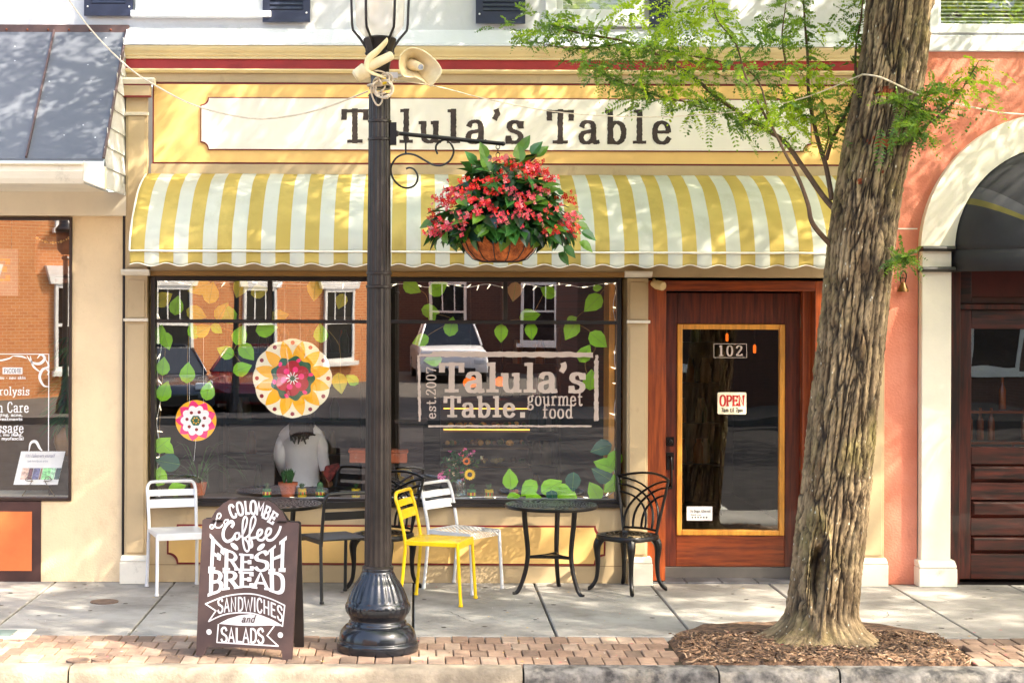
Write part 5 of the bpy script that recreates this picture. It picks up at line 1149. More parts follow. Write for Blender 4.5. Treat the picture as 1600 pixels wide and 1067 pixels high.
def cafetable(label, x, y, angs, r=.335):
    t = thing('bistro_table', label, 'table', (x, y, .004)); zt_ = .652
    mb = MB()
    perf(mb, lambda u, v: V((x + (.03 + (r - .035) * v) * cos(2 * pi * u + v * .8), y + (.03 + (r - .035) * v) * sin(2 * pi * u + v * .8), zt_)), 30, 8, .30, n=6)
    mb.lathe((x, y, zt_), [(.0, .0), (.034, .0005)], 20, cap=False)
    n = 56; mb.lathe((x, y, zt_), [(r - .008, -.008), (r - .008, .003), (r + .004, .004), (r + .012, -.006), (r + .008, -.02), (r - .004, -.022), (r - .008, -.008)], n, cap=False)
    for k in range(6): a = k * pi / 3; mb.box(0, 0, 0, 0, 0, 0) if False else mb.tube([(x + .02 * cos(a), y + .02 * sin(a), zt_ - .014), (x + (r - .01) * cos(a), y + (r - .01) * sin(a), zt_ - .014)], .006, 6)
    mb.build('tabletop', BLACKM, t, sharp=50)
    for a in angs:
        c, s = cos(rad(a)), sin(rad(a)); q = [(.215, zt_ - .02), (.207, .52), (.19, .38), (.185, .28), (.205, .16), (.245, .05), (.275, .012), (.30, .008)]
        mb = MB(); mb.tube(crom([(x + c * p, y + s * p, h) for p, h in q], 5), [.020 - .006 * i / 36 for i in range(36)], 8, ry=.8); mb.build('leg', BLACKM, t)
    mb = MB(); pts = [(x + .18 * cos(rad(a)), y + .18 * sin(rad(a)), .272) for a in angs]
    for a, b in ((0, 1), (1, 2), (2, 0)):
        m_ = (V(pts[a]) + V(pts[b])) / 2; m_ = m_.lerp(V((x, y, .272)), .35); mb.tube(crom([pts[a], m_, pts[b]], 6), .011, 6, ry=.6)
    mb.lathe((x, y, .268), [(.07, 0), (.075, .004), (.07, .008)], 18); mb.build('stretcher', BLACKM, t)
    return t
cafetable('round black metal bistro table between the white chair and the lattice-backed chair by the door', 1.01, -.475, (197, 73, 318))
cafetable('round black metal bistro table behind the chalk sign, left of the lamp post', -1.06, -.46, (48, 168, 288), .36)

# ------------------------------------------------------------------ A-frame sign
BOARD = M('brown_chalkboard', (66, 46, 42), .6, .12, 3, .08, 40, rgb2=(54, 38, 36), dirt=((90, 70, 66), 4, .25, .6, .85)); CHALK = M('white_chalk_paint', (190, 188, 192), .75, .05, 20, dirt=((150, 140, 138), 12, .3, .55, .8))
ab = thing('sandwich_board', 'brown arched A-frame sign board with white hand lettering standing on the bricks by the kerb', 'sign', (0, 0, 0))
TH = rad(11.5); S_ = .59 / 603; HS = .966 / 960
def bpt(cx_, cy_, out_=0.0, side=1):
    cc = 358 + (1010 - cy_) / 810 * 17; a = (cx_ - cc - (1010 - cy_) / 810 * 27) * S_; b = (1017 - cy_) * HS
    return V((a, b * sin(TH) - out_ * cos(TH), b * cos(TH) + out_ * sin(TH)))
def cmap(cx_, cy_, k=0): return bpt(cx_, cy_, .0012 + .0003 * k)
outl = [(57, 1010), (62, 900), (75, 620), (97, 204), (110, 194), (150, 192), (160, 180), (185, 140), (230, 100), (280, 72), (335, 58), (390, 54), (450, 58), (510, 72), (560, 98), (605, 142), (632, 190), (645, 204), (702, 206), (712, 215), (690, 560), (672, 860), (660, 1020), (652, 1026), (606, 1026), (600, 1020), (598, 985), (592, 968), (578, 962), (140, 955), (126, 962), (118, 985), (108, 1008), (62, 1014)]
mb = MB(); n = len(outl); fr = [bpt(a, b, 0) for a, b in outl]; bk_ = [bpt(a, b, -.016) for a, b in outl]
mb.add(fr + bk_, [tuple(range(n)), tuple(range(2 * n - 1, n - 1, -1))] + [(i, n + i, n + (i + 1) % n, (i + 1) % n) for i in range(n)]); fp = mb.build('front_panel', BOARD, ab)
mb = MB(); sh = 2 * .985 * sin(TH)
f2 = [V((p.x, sh - p.y, p.z)) for p in fr]; b2 = [V((p.x, sh - p.y, p.z)) for p in bk_]
mb.add(f2 + b2, [tuple(range(n)), tuple(range(2 * n - 1, n - 1, -1))] + [(i, n + i, n + (i + 1) % n, (i + 1) % n) for i in range(n)]); mb.build('rear_panel', M('dark_board_back', (30, 24, 24), .6, .2), ab)
mb = MB()
for s in (-1, 1): mb.box(s * .2 - .03, s * .2 + .03, .15, sh - .15, .80, .806); 
for s in (130, 610):
    p = bpt(s, 480, -.017); q = V((p.x, sh - p.y, p.z)); mb.tube([p, (p + q) / 2 + V((0, 0, -.05)), q], .004, 5)
mb.build('hinge', BLACKM, ab)
mb = MB()
def pst(pts, wd, closed=False, sm=True, thin=None):
    q = [(p.x, p.y) for p in crom([(x, y, 0) for x, y in pts], 6, closed)] if sm else pts
    if closed: q = q + q[:2]
    KK[0] = (KK[0] + 1) % 9; stroke(mb, q, cmap, wd, thin or wd, KK[0])
def gbox(ch, tl, tr, br, bl, thick=18, thin=12, serif=False):     # a capital in a four-cornered box (tl, tr, br, bl in board units)
    wd = G[ch][0]
    def mp(u, v, k):
        u = u / wd; v = v / 100; a = bl[0] + (br[0] - bl[0]) * u, bl[1] + (br[1] - bl[1]) * u; b = tl[0] + (tr[0] - tl[0]) * u, tl[1] + (tr[1] - tl[1]) * u
        return cmap(a[0] + (b[0] - a[0]) * v, a[1] + (b[1] - a[1]) * v, k)
    glyph(mb, ch, mp, thick, thin, serif)
for ch, x, y, an, h, w_ in (('C', 286, 190, 20, 80, 40), ('O', 326, 173, 12, 80, 42), ('L', 372, 163, 5, 80, 30), ('O', 402, 160, 0, 80, 42), ('M', 440, 164, -10, 80, 44), ('B', 478, 180, -22, 78, 38), ('E', 512, 204, -30, 76, 38)):
    c, s = cos(rad(an)), -sin(rad(an)); u = (c, s); n_ = (s, -c); bl = (x, y); br = (x + u[0] * w_, y + u[1] * w_); gbox(ch, (bl[0] + n_[0] * h, bl[1] + n_[1] * h), (br[0] + n_[0] * h, br[1] + n_[1] * h), br, bl, 24, 15, ch in 'BE')
pst([(204, 192), (216, 176), (210, 160), (196, 166), (188, 196), (178, 230), (162, 252), (148, 246), (152, 232), (170, 234), (190, 246), (212, 244), (228, 228)], 9)
pst([(258, 198), (244, 200), (236, 216), (246, 224), (258, 210), (262, 195)], 8); pst([(262, 195), (262, 214), (274, 214)], 8)
pst([(286, 240), (296, 222), (284, 208), (256, 225), (234, 262), (232, 305), (256, 328), (288, 316), (304, 296)], 19)
pst([(330, 276), (310, 280), (302, 302), (316, 316), (334, 302), (332, 280)], 13, True)
pst([(334, 300), (352, 290), (375, 240), (384, 195), (372, 178), (358, 205), (354, 270), (358, 330), (368, 372), (384, 386), (396, 368), (388, 332), (366, 308)], 12)
pst([(366, 308), (392, 290), (424, 240), (438, 196), (428, 172), (410, 196), (400, 270), (398, 330), (404, 360), (416, 352), (412, 322), (398, 306)], 12)
pst([(404, 306), (440, 300), (472, 280), (478, 258), (460, 256), (448, 282), (454, 312), (480, 316), (496, 300)], 15)
pst([(496, 300), (528, 276), (534, 250), (514, 248), (502, 280), (512, 314), (544, 312), (574, 282), (590, 252), (596, 232)], 15)
for c_, y_ in ((302, 357), (471, 358)):
    q = [(c_ + 25 * cos(a) * .95 + 8 * sin(a) * (1 if c_ < 400 else -1), y_ + 21 * sin(a) + 8 * cos(a) * (1 if c_ < 400 else -1)) for a in [2 * pi * k / 18 for k in range(18)]]
    mb.add([cmap(a, b, 2) for a, b in q], [tuple(range(18))])
for ch, tl, tr, br, bl in (('F', (150, 292), (236, 372), (214, 498), (142, 500)), ('R', (238, 372), (328, 402), (330, 498), (234, 498)), ('E', (336, 402), (420, 402), (420, 500), (334, 500)), ('S', (428, 402), (522, 374), (520, 498), (426, 500)), ('H', (524, 376), (628, 298), (618, 498), (524, 498))): gbox(ch, tl, tr, br, bl, 17, 12, True)
for ch, tl, tr, br, bl in (('B', (140, 508), (228, 508), (226, 624), (136, 656)), ('R', (232, 508), (326, 508), (328, 604), (230, 618)), ('E', (332, 508), (418, 508), (418, 600), (332, 602)), ('A', (420, 508), (516, 508), (518, 612), (418, 602)), ('D', (520, 508), (620, 508), (616, 648), (524, 618))): gbox(ch, tl, tr, br, bl, 19, 13, True)
def by(x): return 742 + ((x - 390) / 205) ** 2 * (18 if x < 390 else 52)
x = 194
for ch in 'SANDWICHES':
    w_ = {'W': 54, 'I': 16, 'N': 40, 'H': 40}.get(ch, 36); a, b = x, x + w_; gbox(ch, (a, by(a) - 84), (b, by(b) - 84), (b, by(b)), (a, by(a)), 17, 13); x += w_ + 5
for p_ in ([(118, 705), (250, 655), (400, 638), (520, 662), (618, 702)], [(138, 808), (250, 762), (400, 752), (520, 785), (603, 825)]): pst(p_, 8)
for p_ in ([(118, 705), (184, 744), (138, 808)], [(618, 702), (603, 825)], [(200, 824), (190, 930)], [(190, 930), (575, 942)], [(575, 942), (506, 882), (550, 826)]): pst(p_, 8, sm=False)
q = [(202, 820), (260, 790), (330, 768), (400, 758), (480, 772), (560, 802), (604, 824), (520, 822), (430, 828), (320, 828)]
mb.add([cmap(a, b, 1) for a, b in q], [tuple(range(len(q)))])
x = 214
for ch in 'SALADS': w_ = 42; gbox(ch, (x, 842), (x + w_, 842), (x + w_, 930), (x, 928), 18, 14); x += w_ + 4
for c_, y_ in ((140, 870), (589, 877)): mb.add([cmap(c_ + 17 * cos(t), y_ + 17 * sin(t), 1) for t in [2 * pi * k / 16 for k in range(16)]], [tuple(range(16))])
mb.build('lettering', CHALK, fp)
mb = MB()
text(mb, 'and', lambda u, v, k: cmap(346 + u * .40 + v * .12, 808 - v * .42, 10 + k), 17, 12, 8, False); mb.build('small_lettering', BOARD, fp)
r0 = gpt(380.7, 1028); ab.location = (r0.x, r0.y, .003); ab.rotation_euler = (0, 0, rad(-7))

# ------------------------------------------------------------------ things in the big window
LIME = leafmat('lime_paper_leaf', (140, 204, 30), (160, 220, 40), .5, .12, 6, .3); PALE = leafmat('yellow_green_paper', (204, 190, 46), (210, 200, 50), .5, .12, 6, .3); TEAL = leafmat('dark_green_paper', (14, 84, 66), (20, 90, 60), .5, .12, 6, .2); TAN = leafmat('tan_paper', (196, 150, 96), (190, 140, 80), .5, .1, 6, .3)
def pleaf(mb, px, py, ang, L, m, Y=.07):
    c = P(px, py, Y); a = rad(ang); d = V((cos(a), 0, sin(a))); s = V((-sin(a), 0, cos(a))); u = V((0, -1, 0)); sp = FPX / (DIST + Y); L = L / sp; rr_ = random.uniform(.2, .6)
    out_ = [(-.5, 0), (-.38, .26), (-.15, .40), (.1, .34), (.3, .18), (.5, 0)]; n = len(out_)
    mid = [c + d * (t * L) + u * (.05 * L * cos(t * 3)) for t, h in out_]
    A = [mid[i] + s * (L * .92 * out_[i][1]) - u * (L * .12 * rr_ * out_[i][1] * 2) for i in range(n)]; B = [mid[i] - s * (L * .92 * out_[i][1]) - u * (L * .16 * out_[i][1]) for i in range(n)]
    mb.add(mid + A + B, [(i, i + 1, n + i + 1, n + i) for i in range(n - 1)] + [(i + 1, i, 2 * n + i, 2 * n + i + 1) for i in range(n - 1)], m, True)
    mb.tube([p + u * .0012 for p in mid], .0011, 4, 4)
MIDRIB = M('leaf_midrib', (110, 150, 60), .6)
GARL = [
 ('garland of yellowish paper leaves along the top left of the shop window', 1, [(250, 440), (300, 446), (330, 452), (375, 446), (410, 452), (492, 448), (560, 446)], [(311, 449, 200, 38, 1), (330, 457, 80, 36, 1), (375, 450, 250, 34, 1), (406, 455, 20, 30, 1), (492, 453, 265, 36, 1), (255, 467, 30, 34, 1), (276, 477, 80, 32, 0), (307, 490, -20, 34, 1), (357, 490, 110, 34, 0), (437, 494, 10, 30, 1), (533, 471, 250, 26, 1), (348, 487, 60, 34, 1)]),
 ('garland of lime paper leaves hanging down the left edge of the shop window', 0, [(248, 505), (258, 540), (254, 590), (250, 650), (250, 700), (256, 745)], [(250, 522, 80, 32, 0), (260, 533, -70, 30, 0), (255, 572, 85, 30, 0), (257, 611, 70, 34, 0), (254, 694, 40, 34, 0), (262, 722, 170, 40, 2), (250, 743, 80, 34, 0), (277, 763, 20, 30, 0), (262, 700, -40, 26, 0)]),
 ('two lime paper leaves on strings above the pink flower plaque', 0, [(296, 508), (293, 560), (293, 625)], [(293, 582, 85, 34, 0), (325, 610, 80, 32, 0), (302, 516, 110, 28, 0), (317, 516, 30, 30, 1)]),
 ('garland of lime paper leaves beside the yellow flower plaque', 0, [(339, 510), (375, 525), (365, 550), (382, 575), (374, 590)], [(339, 514, -40, 22, 0), (375, 523, 70, 34, 0), (352, 550, 155, 30, 0), (386, 550, 310, 34, 0), (379, 576, 20, 32, 0)]),
 ('lime paper leaves on a string right of the yellow flower plaque', 0, [(505, 508), (530, 540), (533, 585), (552, 596)], [(501, 520, 95, 32, 0), (417, 514, 10, 36, 0), (550, 593, 145, 24, 0), (531, 599, 280, 34, 1)]),
 ('garland of lime paper leaves hanging just right of the lamp post in the window', 0, [(640, 445), (665, 460), (673, 486), (705, 500), (664, 528), (655, 560)], [(644, 449, 330, 32, 0), (685, 450, 30, 34, 0), (673, 486, 350, 30, 0), (675, 497, 270, 18, 0), (705, 510, 80, 32, 0), (657, 532, 200, 28, 0), (676, 562, 185, 30, 0)]),
 ('string of lime paper leaves under the middle transom of the window', 0, [(782, 508), (800, 500), (828, 495), (850, 458)], [(783, 521, 270, 30, 0), (830, 518, 275, 28, 0), (828, 494, 10, 34, 0), (856, 456, 150, 28, 0), (804, 456, 260, 32, 3)]),
 ('garland of lime paper leaves down the right side of the window', 0, [(945, 450), (926, 475), (900, 500), (924, 520), (930, 545), (914, 570), (926, 600)], [(926, 474, 225, 38, 0), (892, 516, 240, 36, 0), (935, 531, 320, 36, 0), (914, 552, 60, 32, 0), (923, 593, 85, 34, 0), (894, 499, 20, 18, 0), (934, 450, 10, 16, 0)]),
 ('cluster of lime and dark green paper leaves in the lower right corner of the window', 0, [(970, 690), (952, 720), (945, 745), (955, 765), (930, 775)], [(959, 719, 240, 34, 0), (944, 727, 160, 36, 0), (956, 757, 225, 36, 0), (929, 767, 120, 34, 0), (939, 700, 200, 36, 2), (940, 741, 150, 38, 2), (895, 754, 265, 34, 2)]),
 ('garland of lime paper leaves lying along the window ledge on the right', 0, [(795, 770), (826, 765), (860, 760), (886, 770), (910, 776)], [(797, 748, 95, 34, 0), (826, 763, 225, 34, 0), (862, 760, 30, 38, 0), (886, 771, 330, 40, 0), (862, 770, 100, 26, 2), (803, 776, 10, 22, 0), (834, 777, 0, 26, 0)]),
]
for lab, col, wire, lv in GARL:
    t = thing('paper_garland', lab, 'garland', P(wire[0][0], wire[0][1], .07), 'paper leaf garlands in the window')
    m_ = MB(); m_.tube(crom([P(a, b, .08) for a, b in wire], 5), .0016, 5); m_.build('string', M('twine', (170, 130, 70), .8), t)
    m_ = MB()
    for a, b, an, L_, mi in lv: pleaf(m_, a, b, an, L_, mi)
    m_.build('leaves', [LIME, PALE, TEAL, TAN, MIDRIB], t)
# flower plaques
def disc(mb, c, pts, Y, th, m, s=1.0):
    n = len(pts); sp = (DIST + .09) / FPX * s
    a = [V((c.x + x * sp, Y - th, c.z - y * sp)) for x, y in pts]; b = [V((p.x, Y, p.z)) for p in a]
    mb.add(a + b, [tuple(range(n))] + [(i, n + i, n + (i + 1) % n, (i + 1) % n) for i in range(n)], m)
def ringpts(fn, n): return [(fn(2 * pi * k / n) * cos(2 * pi * k / n), fn(2 * pi * k / n) * sin(2 * pi * k / n)) for k in range(n)]
PL = [M('paper_' + n_, c, .65, .05, 5) for n_, c in (('cream', (238, 226, 196)), ('golden', (246, 176, 14)), ('green', (12, 88, 56)), ('crimson', (168, 8, 30)), ('pink', (240, 44, 120)), ('white', (240, 236, 236)), ('dark_red', (140, 12, 26)))]
c = P(457, 591, .09); fpz = thing('flower_plaque', 'large round yellow and cream paper flower plaque hanging in front of the woman', 'plaque', c)
mb = MB(); Yp = .10
disc(mb, c, ringpts(lambda a: 60 + 2.2 * abs(cos(a * 6)), 96), Yp, .003, 0)
def petal(a): k = (a * 12 / (2 * pi)) % 1; return 36 + 24 * (1 - abs(2 * k - 1)) ** .75
disc(mb, c, ringpts(petal, 144), Yp - .0031, .002, 1); disc(mb, c, ringpts(lambda a: 33 + 2.5 * cos(a * 9), 90), Yp - .0052, .002, 2)
for k in range(6):
    a = k * pi / 3 + .5; disc(mb, V((c.x + cos(a) * 16 / 201, 0, c.z + sin(a) * 16 / 201)), ringpts(lambda t: 11.5, 24), Yp - .0073 - .0003 * k, .0015, 3)
for k in range(6):
    a = k * pi / 3 + .2; disc(mb, V((c.x + cos(a) * 14 / 201, 0, c.z + sin(a) * 14 / 201)), ringpts(lambda t: 4.6, 16), Yp - .0108, .001, 4)
    disc(mb, V((c.x + cos(a) * 29 / 201, 0, c.z + sin(a) * 29 / 201)), ringpts(lambda t: 3.4 + .6 * cos(2 * t + a), 14), Yp - .0078, .001, 4)
for k in range(10):
    a = k * pi / 5; q = V((cos(a), 0, sin(a))); e = V((-sin(a), 0, cos(a))) * .004; mb.add([V((c.x, Yp - .0125 - .0001 * k, c.z)) + q * .018 - e, V((c.x, Yp - .0125 - .0001 * k, c.z)) + q * .05 - e * .6, V((c.x, Yp - .0125 - .0001 * k, c.z)) + q * .05 + e * .6, V((c.x, Yp - .0125 - .0001 * k, c.z)) + q * .018 + e], [(0, 1, 2, 3)], 5)
disc(mb, c, ringpts(lambda t: 4, 16), Yp - .0122, .001, 2)
for k in range(12):
    a = (k + .0) * pi / 6; disc(mb, V((c.x + cos(a) * 55.5 / 201, 0, c.z + sin(a) * 55.5 / 201)), ringpts(lambda t: 3.2, 14), Yp - .0032, .001, 6)
mb.build('paper_disc', PL, fpz)
mb = MB()
for a in (-12, 12): mb.tube([P(457 + a, 540, .095), P(457 + a, 440, .095)], .0012, 4)
mb.build('string', PL[5], fpz)
c = P(306, 657, .09); fpz = thing('flower_plaque', 'small round pink and white paper flower plaque hanging at the left of the window', 'plaque', c)
mb = MB(); disc(mb, c, ringpts(lambda a: 32, 48), Yp, .003, 1)
disc(mb, c, ringpts(lambda a: 24 + 8 * (1 - abs(2 * ((a * 9 / (2 * pi)) % 1) - 1)), 108), Yp - .0031, .002, 4); disc(mb, c, ringpts(lambda a: 20 + 4 * abs(cos(a * 5)), 100), Yp - .0052, .002, 5); disc(mb, c, ringpts(lambda a: 8 + .5 * cos(6 * a), 24), Yp - .0073, .002, 2)
for k in range(7):
    a = k * 2 * pi / 7 + .3; disc(mb, V((c.x + cos(a) * 14 / 201, 0, c.z + sin(a) * 14 / 201)), ringpts(lambda t: 2.6, 12), Yp - .0073, .001, 6); disc(mb, V((c.x + cos(a) * 4.4 / 201, 0, c.z + sin(a) * 4.4 / 201)), ringpts(lambda t: 1.2, 8), Yp - .0094, .0008, 1)
mb.build('paper_disc', PL, fpz)
mb = MB()
for a in (-10, 12): mb.tube([P(306 + a, 630, .095), P(306 + a, 508, .095)], .0012, 4)
mb.tube([P(306, 687, .095), P(303, 720, .095)], .0012, 4); mb.build('string', PL[5], fpz)
# window lettering, on the inside of the pane
wlt = thing('window_lettering', 'pale painted shop name inside a brushed frame on the window glass', 'lettering', P(790, 610, .018))
mb = MB(); Yv = .017
wtext(mb, "Talula's", 689, 914, 612, 567, Yv, 20, 11, 12, True, .08); wtext(mb, 'Table', 695, 805, 651, 619, Yv, 19, 11, 13, True, .08); wtext(mb, '.', 813, 820, 651, 619, Yv, 26, 26, 1)
wtext(mb, 'gourmet', 824, 910, 633.5, 611, Yv, 15, 9, 12); wtext(mb, 'food', 848, 895, 653, 632, Yv, 15, 9, 12)
o_ = P(681, 654, Yv); h_ = P(681, 574, Yv).z - o_.z; s_ = h_ / twidth('est.2007', 12)
text(mb, 'est.2007', lambda u, v, k: V((o_.x - v * s_ * .95, Yv - .00035 * k, o_.z + u * s_)), 14, 9, 12, True); mb.build('lettering', VINYL, wlt)
mb = MB()
for (a, b, a2, b2, wd) in ((656, 553, 932, 554, 7), (932, 553, 932, 665, 6), (656, 667, 930, 667, 4), (655, 556, 657, 660, 6)):
    for k in range(3):
        n = 40; off = random.uniform(-2, 2); i0, i1 = random.randint(0, 4), random.randint(36, 40)
        pp = [(a + (a2 - a) * i / n + (off if b2 - b > 20 else 0) + random.uniform(-.4, .4), b + (b2 - b) * i / n + (off if b2 - b < 20 else 0) + random.uniform(-.4, .4)) for i in range(i0, i1)]
        stroke(mb, pp, lambda u, v, kk: (lambda p: V((p.x, Yv - .0004 * kk, p.z)))(P(u, v, Yv)), wd * random.uniform(.4, .8), wd * random.uniform(.4, .8), k, .3)
mb.build('brushed_frame', VINYL, wlt)
# string lights round the edge
BULB = emit('fairy_bulb', (255, 240, 210), .35)
t = thing('string_lights', 'white fairy light string looped around the right side and bottom of the shop window', 'lights', P(965, 450, .09))
pts = [(610, 444)] + [(640 + i * 30, 444 + 5 * (i % 2)) for i in range(11)] + [(962, 446), (958, 480), (964, 520), (960, 560), (965, 600), (960, 640), (964, 680), (958, 720), (962, 760), (940, 776), (880, 778), (820, 777), (760, 776), (700, 778), (640, 776), (560, 778), (500, 777), (440, 778)]
q = crom([P(a, b, .11) for a, b in pts], 5); mb = MB(); mb.tube(q, .003, 5); mb.build('cord', PLASTER, t)
mb = MB()
for i in range(2, len(q), 3): d_ = V((random.uniform(-1, 1), -.3, random.uniform(-1, .4))).normalized(); mb.tube([q[i], q[i] + d_ * .02, q[i] + d_ * .045], [.005, .005, .002], 5)
mb.build('bulbs', BULB, t)
t = thing('string_lights', 'white fairy light string down the left edge of the shop window', 'lights', P(248, 520, .09))
q = crom([P(a, b, .11) for a, b in [(560, 442), (470, 444), (380, 440), (300, 445), (250, 440), (246, 500), (252, 540), (246, 580), (251, 620), (245, 660), (250, 700), (245, 740), (248, 775), (300, 779), (360, 778)]], 6); mb = MB(); mb.tube(q, .003, 5); mb.build('cord', PLASTER, t)
mb = MB()
for i in range(2, len(q), 3): d_ = V((random.uniform(-1, 1), -.3, random.uniform(-1, .4))).normalized(); mb.tube([q[i], q[i] + d_ * .02, q[i] + d_ * .045], [.005, .005, .002], 5)
mb.build('bulbs', BULB, t)
# pots on the ledge
TERRA = M('terracotta', (176, 88, 50), .8, .15, 8, .1, 40, dirt=((220, 200, 180), 10, .4, .55, .8)); SUCC = leafmat('succulent_green', (52, 96, 52), (60, 110, 40), .5, .3, 20, .15); YTIN = M('yellow_tin', (226, 190, 40), .4, .1); GTIN = M('green_tin', (30, 120, 70), .4, .2); RTIN = M('red_tin_print', (190, 40, 30), .4)
zl = z(782) + .001
def blades(mb, c, n, h, sp, w_, m=0):
    for i in range(n):
        a = random.uniform(0, 6.28); r = random.uniform(.3, 1) * sp; tip = c + V((cos(a) * r, sin(a) * r, h * random.uniform(.6, 1))); mid = c.lerp(tip, .55) + V((0, 0, h * .15)); s = V((-sin(a), cos(a), 0)) * w_
        mb.add([c - s * .5, c + s * .5, mid + s, mid - s, tip], [(0, 1, 2, 3), (3, 2, 4)], m)
t = thing('potted_plant', 'terracotta pot with leafy succulent on the ledge below the woman', 'plant', (P(450, 778, .25).x, .25, zl))
c = V((t.location.x, .25, zl)); mb = MB(); mb.lathe(c, [(.05, 0), (.066, .085), (.076, .086), (.078, .112), (.07, .112), (.066, .098), (.001, .096)], 24, cap=False); mb.build('pot', TERRA, t)
mb = MB()
for _ in range(7): blades(mb, c + V((random.uniform(-.03, .03), random.uniform(-.03, .03), .1)), 9, .13, .045, .011)
mb.build('leaves', SUCC, t)
for px_, lab, tin, kind in ((417, 'small green tin with spiky cactus at the left of the ledge', GTIN, 0), (472, 'small yellow tin with bristly cactus right of the terracotta pot', YTIN, 0), (500, 'small green tin holding a round-topped column cactus', GTIN, 1), (556, 'small yellow tin with cactus partly behind the black chair back', YTIN, 0), (737, 'small pale green pot of trailing plant under the sunflowers', GTIN, 0), (764, 'small yellow pot with sprouting plant right of the sunflower vase', YTIN, 0), (803, 'small terracotta pot with green leaves at the right of the ledge', TERRA, 0)):
    c = V((P(px_, 778, .22).x, .22, zl)); t = thing('potted_plant', lab, 'plant', c, 'little plants along the window ledge')
    mb = MB(); mb.lathe(c, [(.032, 0), (.034, .004), (.034, .062), (.036, .066), (.031, .066), (.031, .058), (.001, .056)], 20, cap=False)
    for k in range(14):
        if tin is TERRA: break
        a = 2 * pi * k / 14; p = c + V((cos(a) * .0347, sin(a) * .0347, .03)); s = V((-sin(a), cos(a), 0)) * .006; mb.add([p - s + V((0, 0, -.012)), p + s + V((0, 0, -.012)), p + s + V((0, 0, .013)), p - s + V((0, 0, .013))], [(0, 1, 2, 3)], 1 if k % 2 else 2)
    mb.build('pot', [tin, RTIN, YTIN if tin is GTIN else GTIN], t)
    mb = MB()
    if kind: mb.lathe(c + V((0, 0, .056)), [(.02, 0), (.024, .02), (.023, .045), (.013, .06), (.001, .064)], 20, 0, lambda a, i, z_: 1 + .1 * cos(a * 9), cap=False)
    else:
        for _ in range(5): blades(mb, c + V((random.uniform(-.012, .012), random.uniform(-.012, .012), .055)), 8, .06, .03, .005)
    mb.build('leaves', SUCC, t)
# bouquet
c = V((P(720, 778, .3).x, .3, zl)); t = thing('flower_vase', 'glass vase of sunflowers and pink wild flowers on the window ledge', 'flowers', c)
mb = MB(); mb.lathe(c, [(.045, 0), (.05, .01), (.05, .12), (.042, .14), (.046, .15)], 24); mb.build('vase', glassmat('vase_glass', .15, (.8, .9, .85)), t)
mb = MB(); fl_ = MB(); rg = random.Random(8)
for i in range(60):
    a = rg.uniform(0, 6.28); r = rg.uniform(.02, .17); h = rg.uniform(.12, .36) - r * .3; tip = c + V((cos(a) * r, sin(a) * r * .6, h + .04)); b0 = c + V((0, 0, .1)); mb.tube([b0, b0.lerp(tip, .5) + V((0, 0, .03)), tip], .0015, 4)
    for _ in range(4): p = b0.lerp(tip, rg.uniform(.45, 1)); d = V((rg.uniform(-1, 1), rg.uniform(-1, .4), rg.uniform(-.4, .8))); bleaf(mb, p, d, V((0, -.5, 1)), rg.uniform(.03, .06), .018, rg.choice([0, 0, 1]))
    if i % 2:
        mi = rg.choice([1, 1, 2, 3])
        for k in range(7): e = V((rg.gauss(0, 1), rg.gauss(0, 1), rg.gauss(0, 1))).normalized(); f_ = e.orthogonal().normalized() * .006; fl_.add([tip - f_ * .5, tip + e * .012 + f_, tip + e * .02, tip + e * .012 - f_], [(0, 1, 2, 3)], mi)
for (px_, py_, r) in ((734, 741, .042), (729, 720, .03)):
    p = P(px_, py_, .16)
    for k in range(16): a = 2 * pi * k / 16; e = V((cos(a), -.25, sin(a))); f_ = V((-sin(a), 0, cos(a))) * r * .2; fl_.add([p + e * r * .35 - f_ * .6, p + e * r * .75 - f_, p + e * r * 1.1, p + e * r * .75 + f_, p + e * r * .35 + f_ * .6], [(0, 1, 2, 3, 4)], 0 if r > .035 else 4)
    fl_.ball(p + V((0, -.012, 0)), r * .45, 10, 5)
p = P(690, 742, .17)
for k in range(26): a = rg.uniform(0, 6.28); e = V((cos(a), -.4, sin(a) - .3)); f_ = V((-sin(a), 0, cos(a))) * .004; fl_.add([p - f_, p + e * .03 - f_, p + e * .035, p + e * .03 + f_], [(0, 1, 2, 3)], 1)
mb.build('stems', [SUCC, leafmat('herb_green', (84, 120, 50), (90, 130, 40))], t)
fl_.build('blossoms', [M('sunflower_yellow', (246, 190, 20)), M('pink_petal', (220, 90, 150)), M('salmon_petal', (226, 90, 80)), M('cream_petal', (220, 200, 160)), M('orange_petal', (220, 110, 30)), M('sunflower_eye', (40, 22, 12))], t)
# long-leaved plants behind the left pane
t = thing('spider_plant', 'long-bladed spider plant standing inside the window under the pink plaque', 'plant', (P(310, 778, .35).x, .35, zl))
c = V((t.location.x, .35, zl)); mb = MB(); mb.lathe(c, [(.05, 0), (.07, .1), (.065, .1), (.001, .09)], 20, cap=False); mb.build('pot', TERRA, t)
mb = MB()
for i in range(30):
    a = rg.uniform(0, 6.28); L_ = rg.uniform(.2, .5); h = rg.uniform(.15, .42); q = crom([c + V((0, 0, .09)), c + V((cos(a) * L_ * .35, sin(a) * L_ * .3, h)), c + V((cos(a) * L_ * .8, sin(a) * L_ * .5, h * .9)), c + V((cos(a) * L_, sin(a) * L_ * .6, h * .5))], 4); s = V((-sin(a), cos(a), 0)) * .006; n = len(q)
    mb.add([p + s * (1 - i_ / n) for i_, p in enumerate(q)] + [p - s * (1 - i_ / n) for i_, p in enumerate(q)], [(i_, i_ + 1, n + i_ + 1, n + i_) for i_ in range(n - 1)])
mb.build('leaves', leafmat('blade_green', (70, 116, 64), (80, 120, 50)), t)
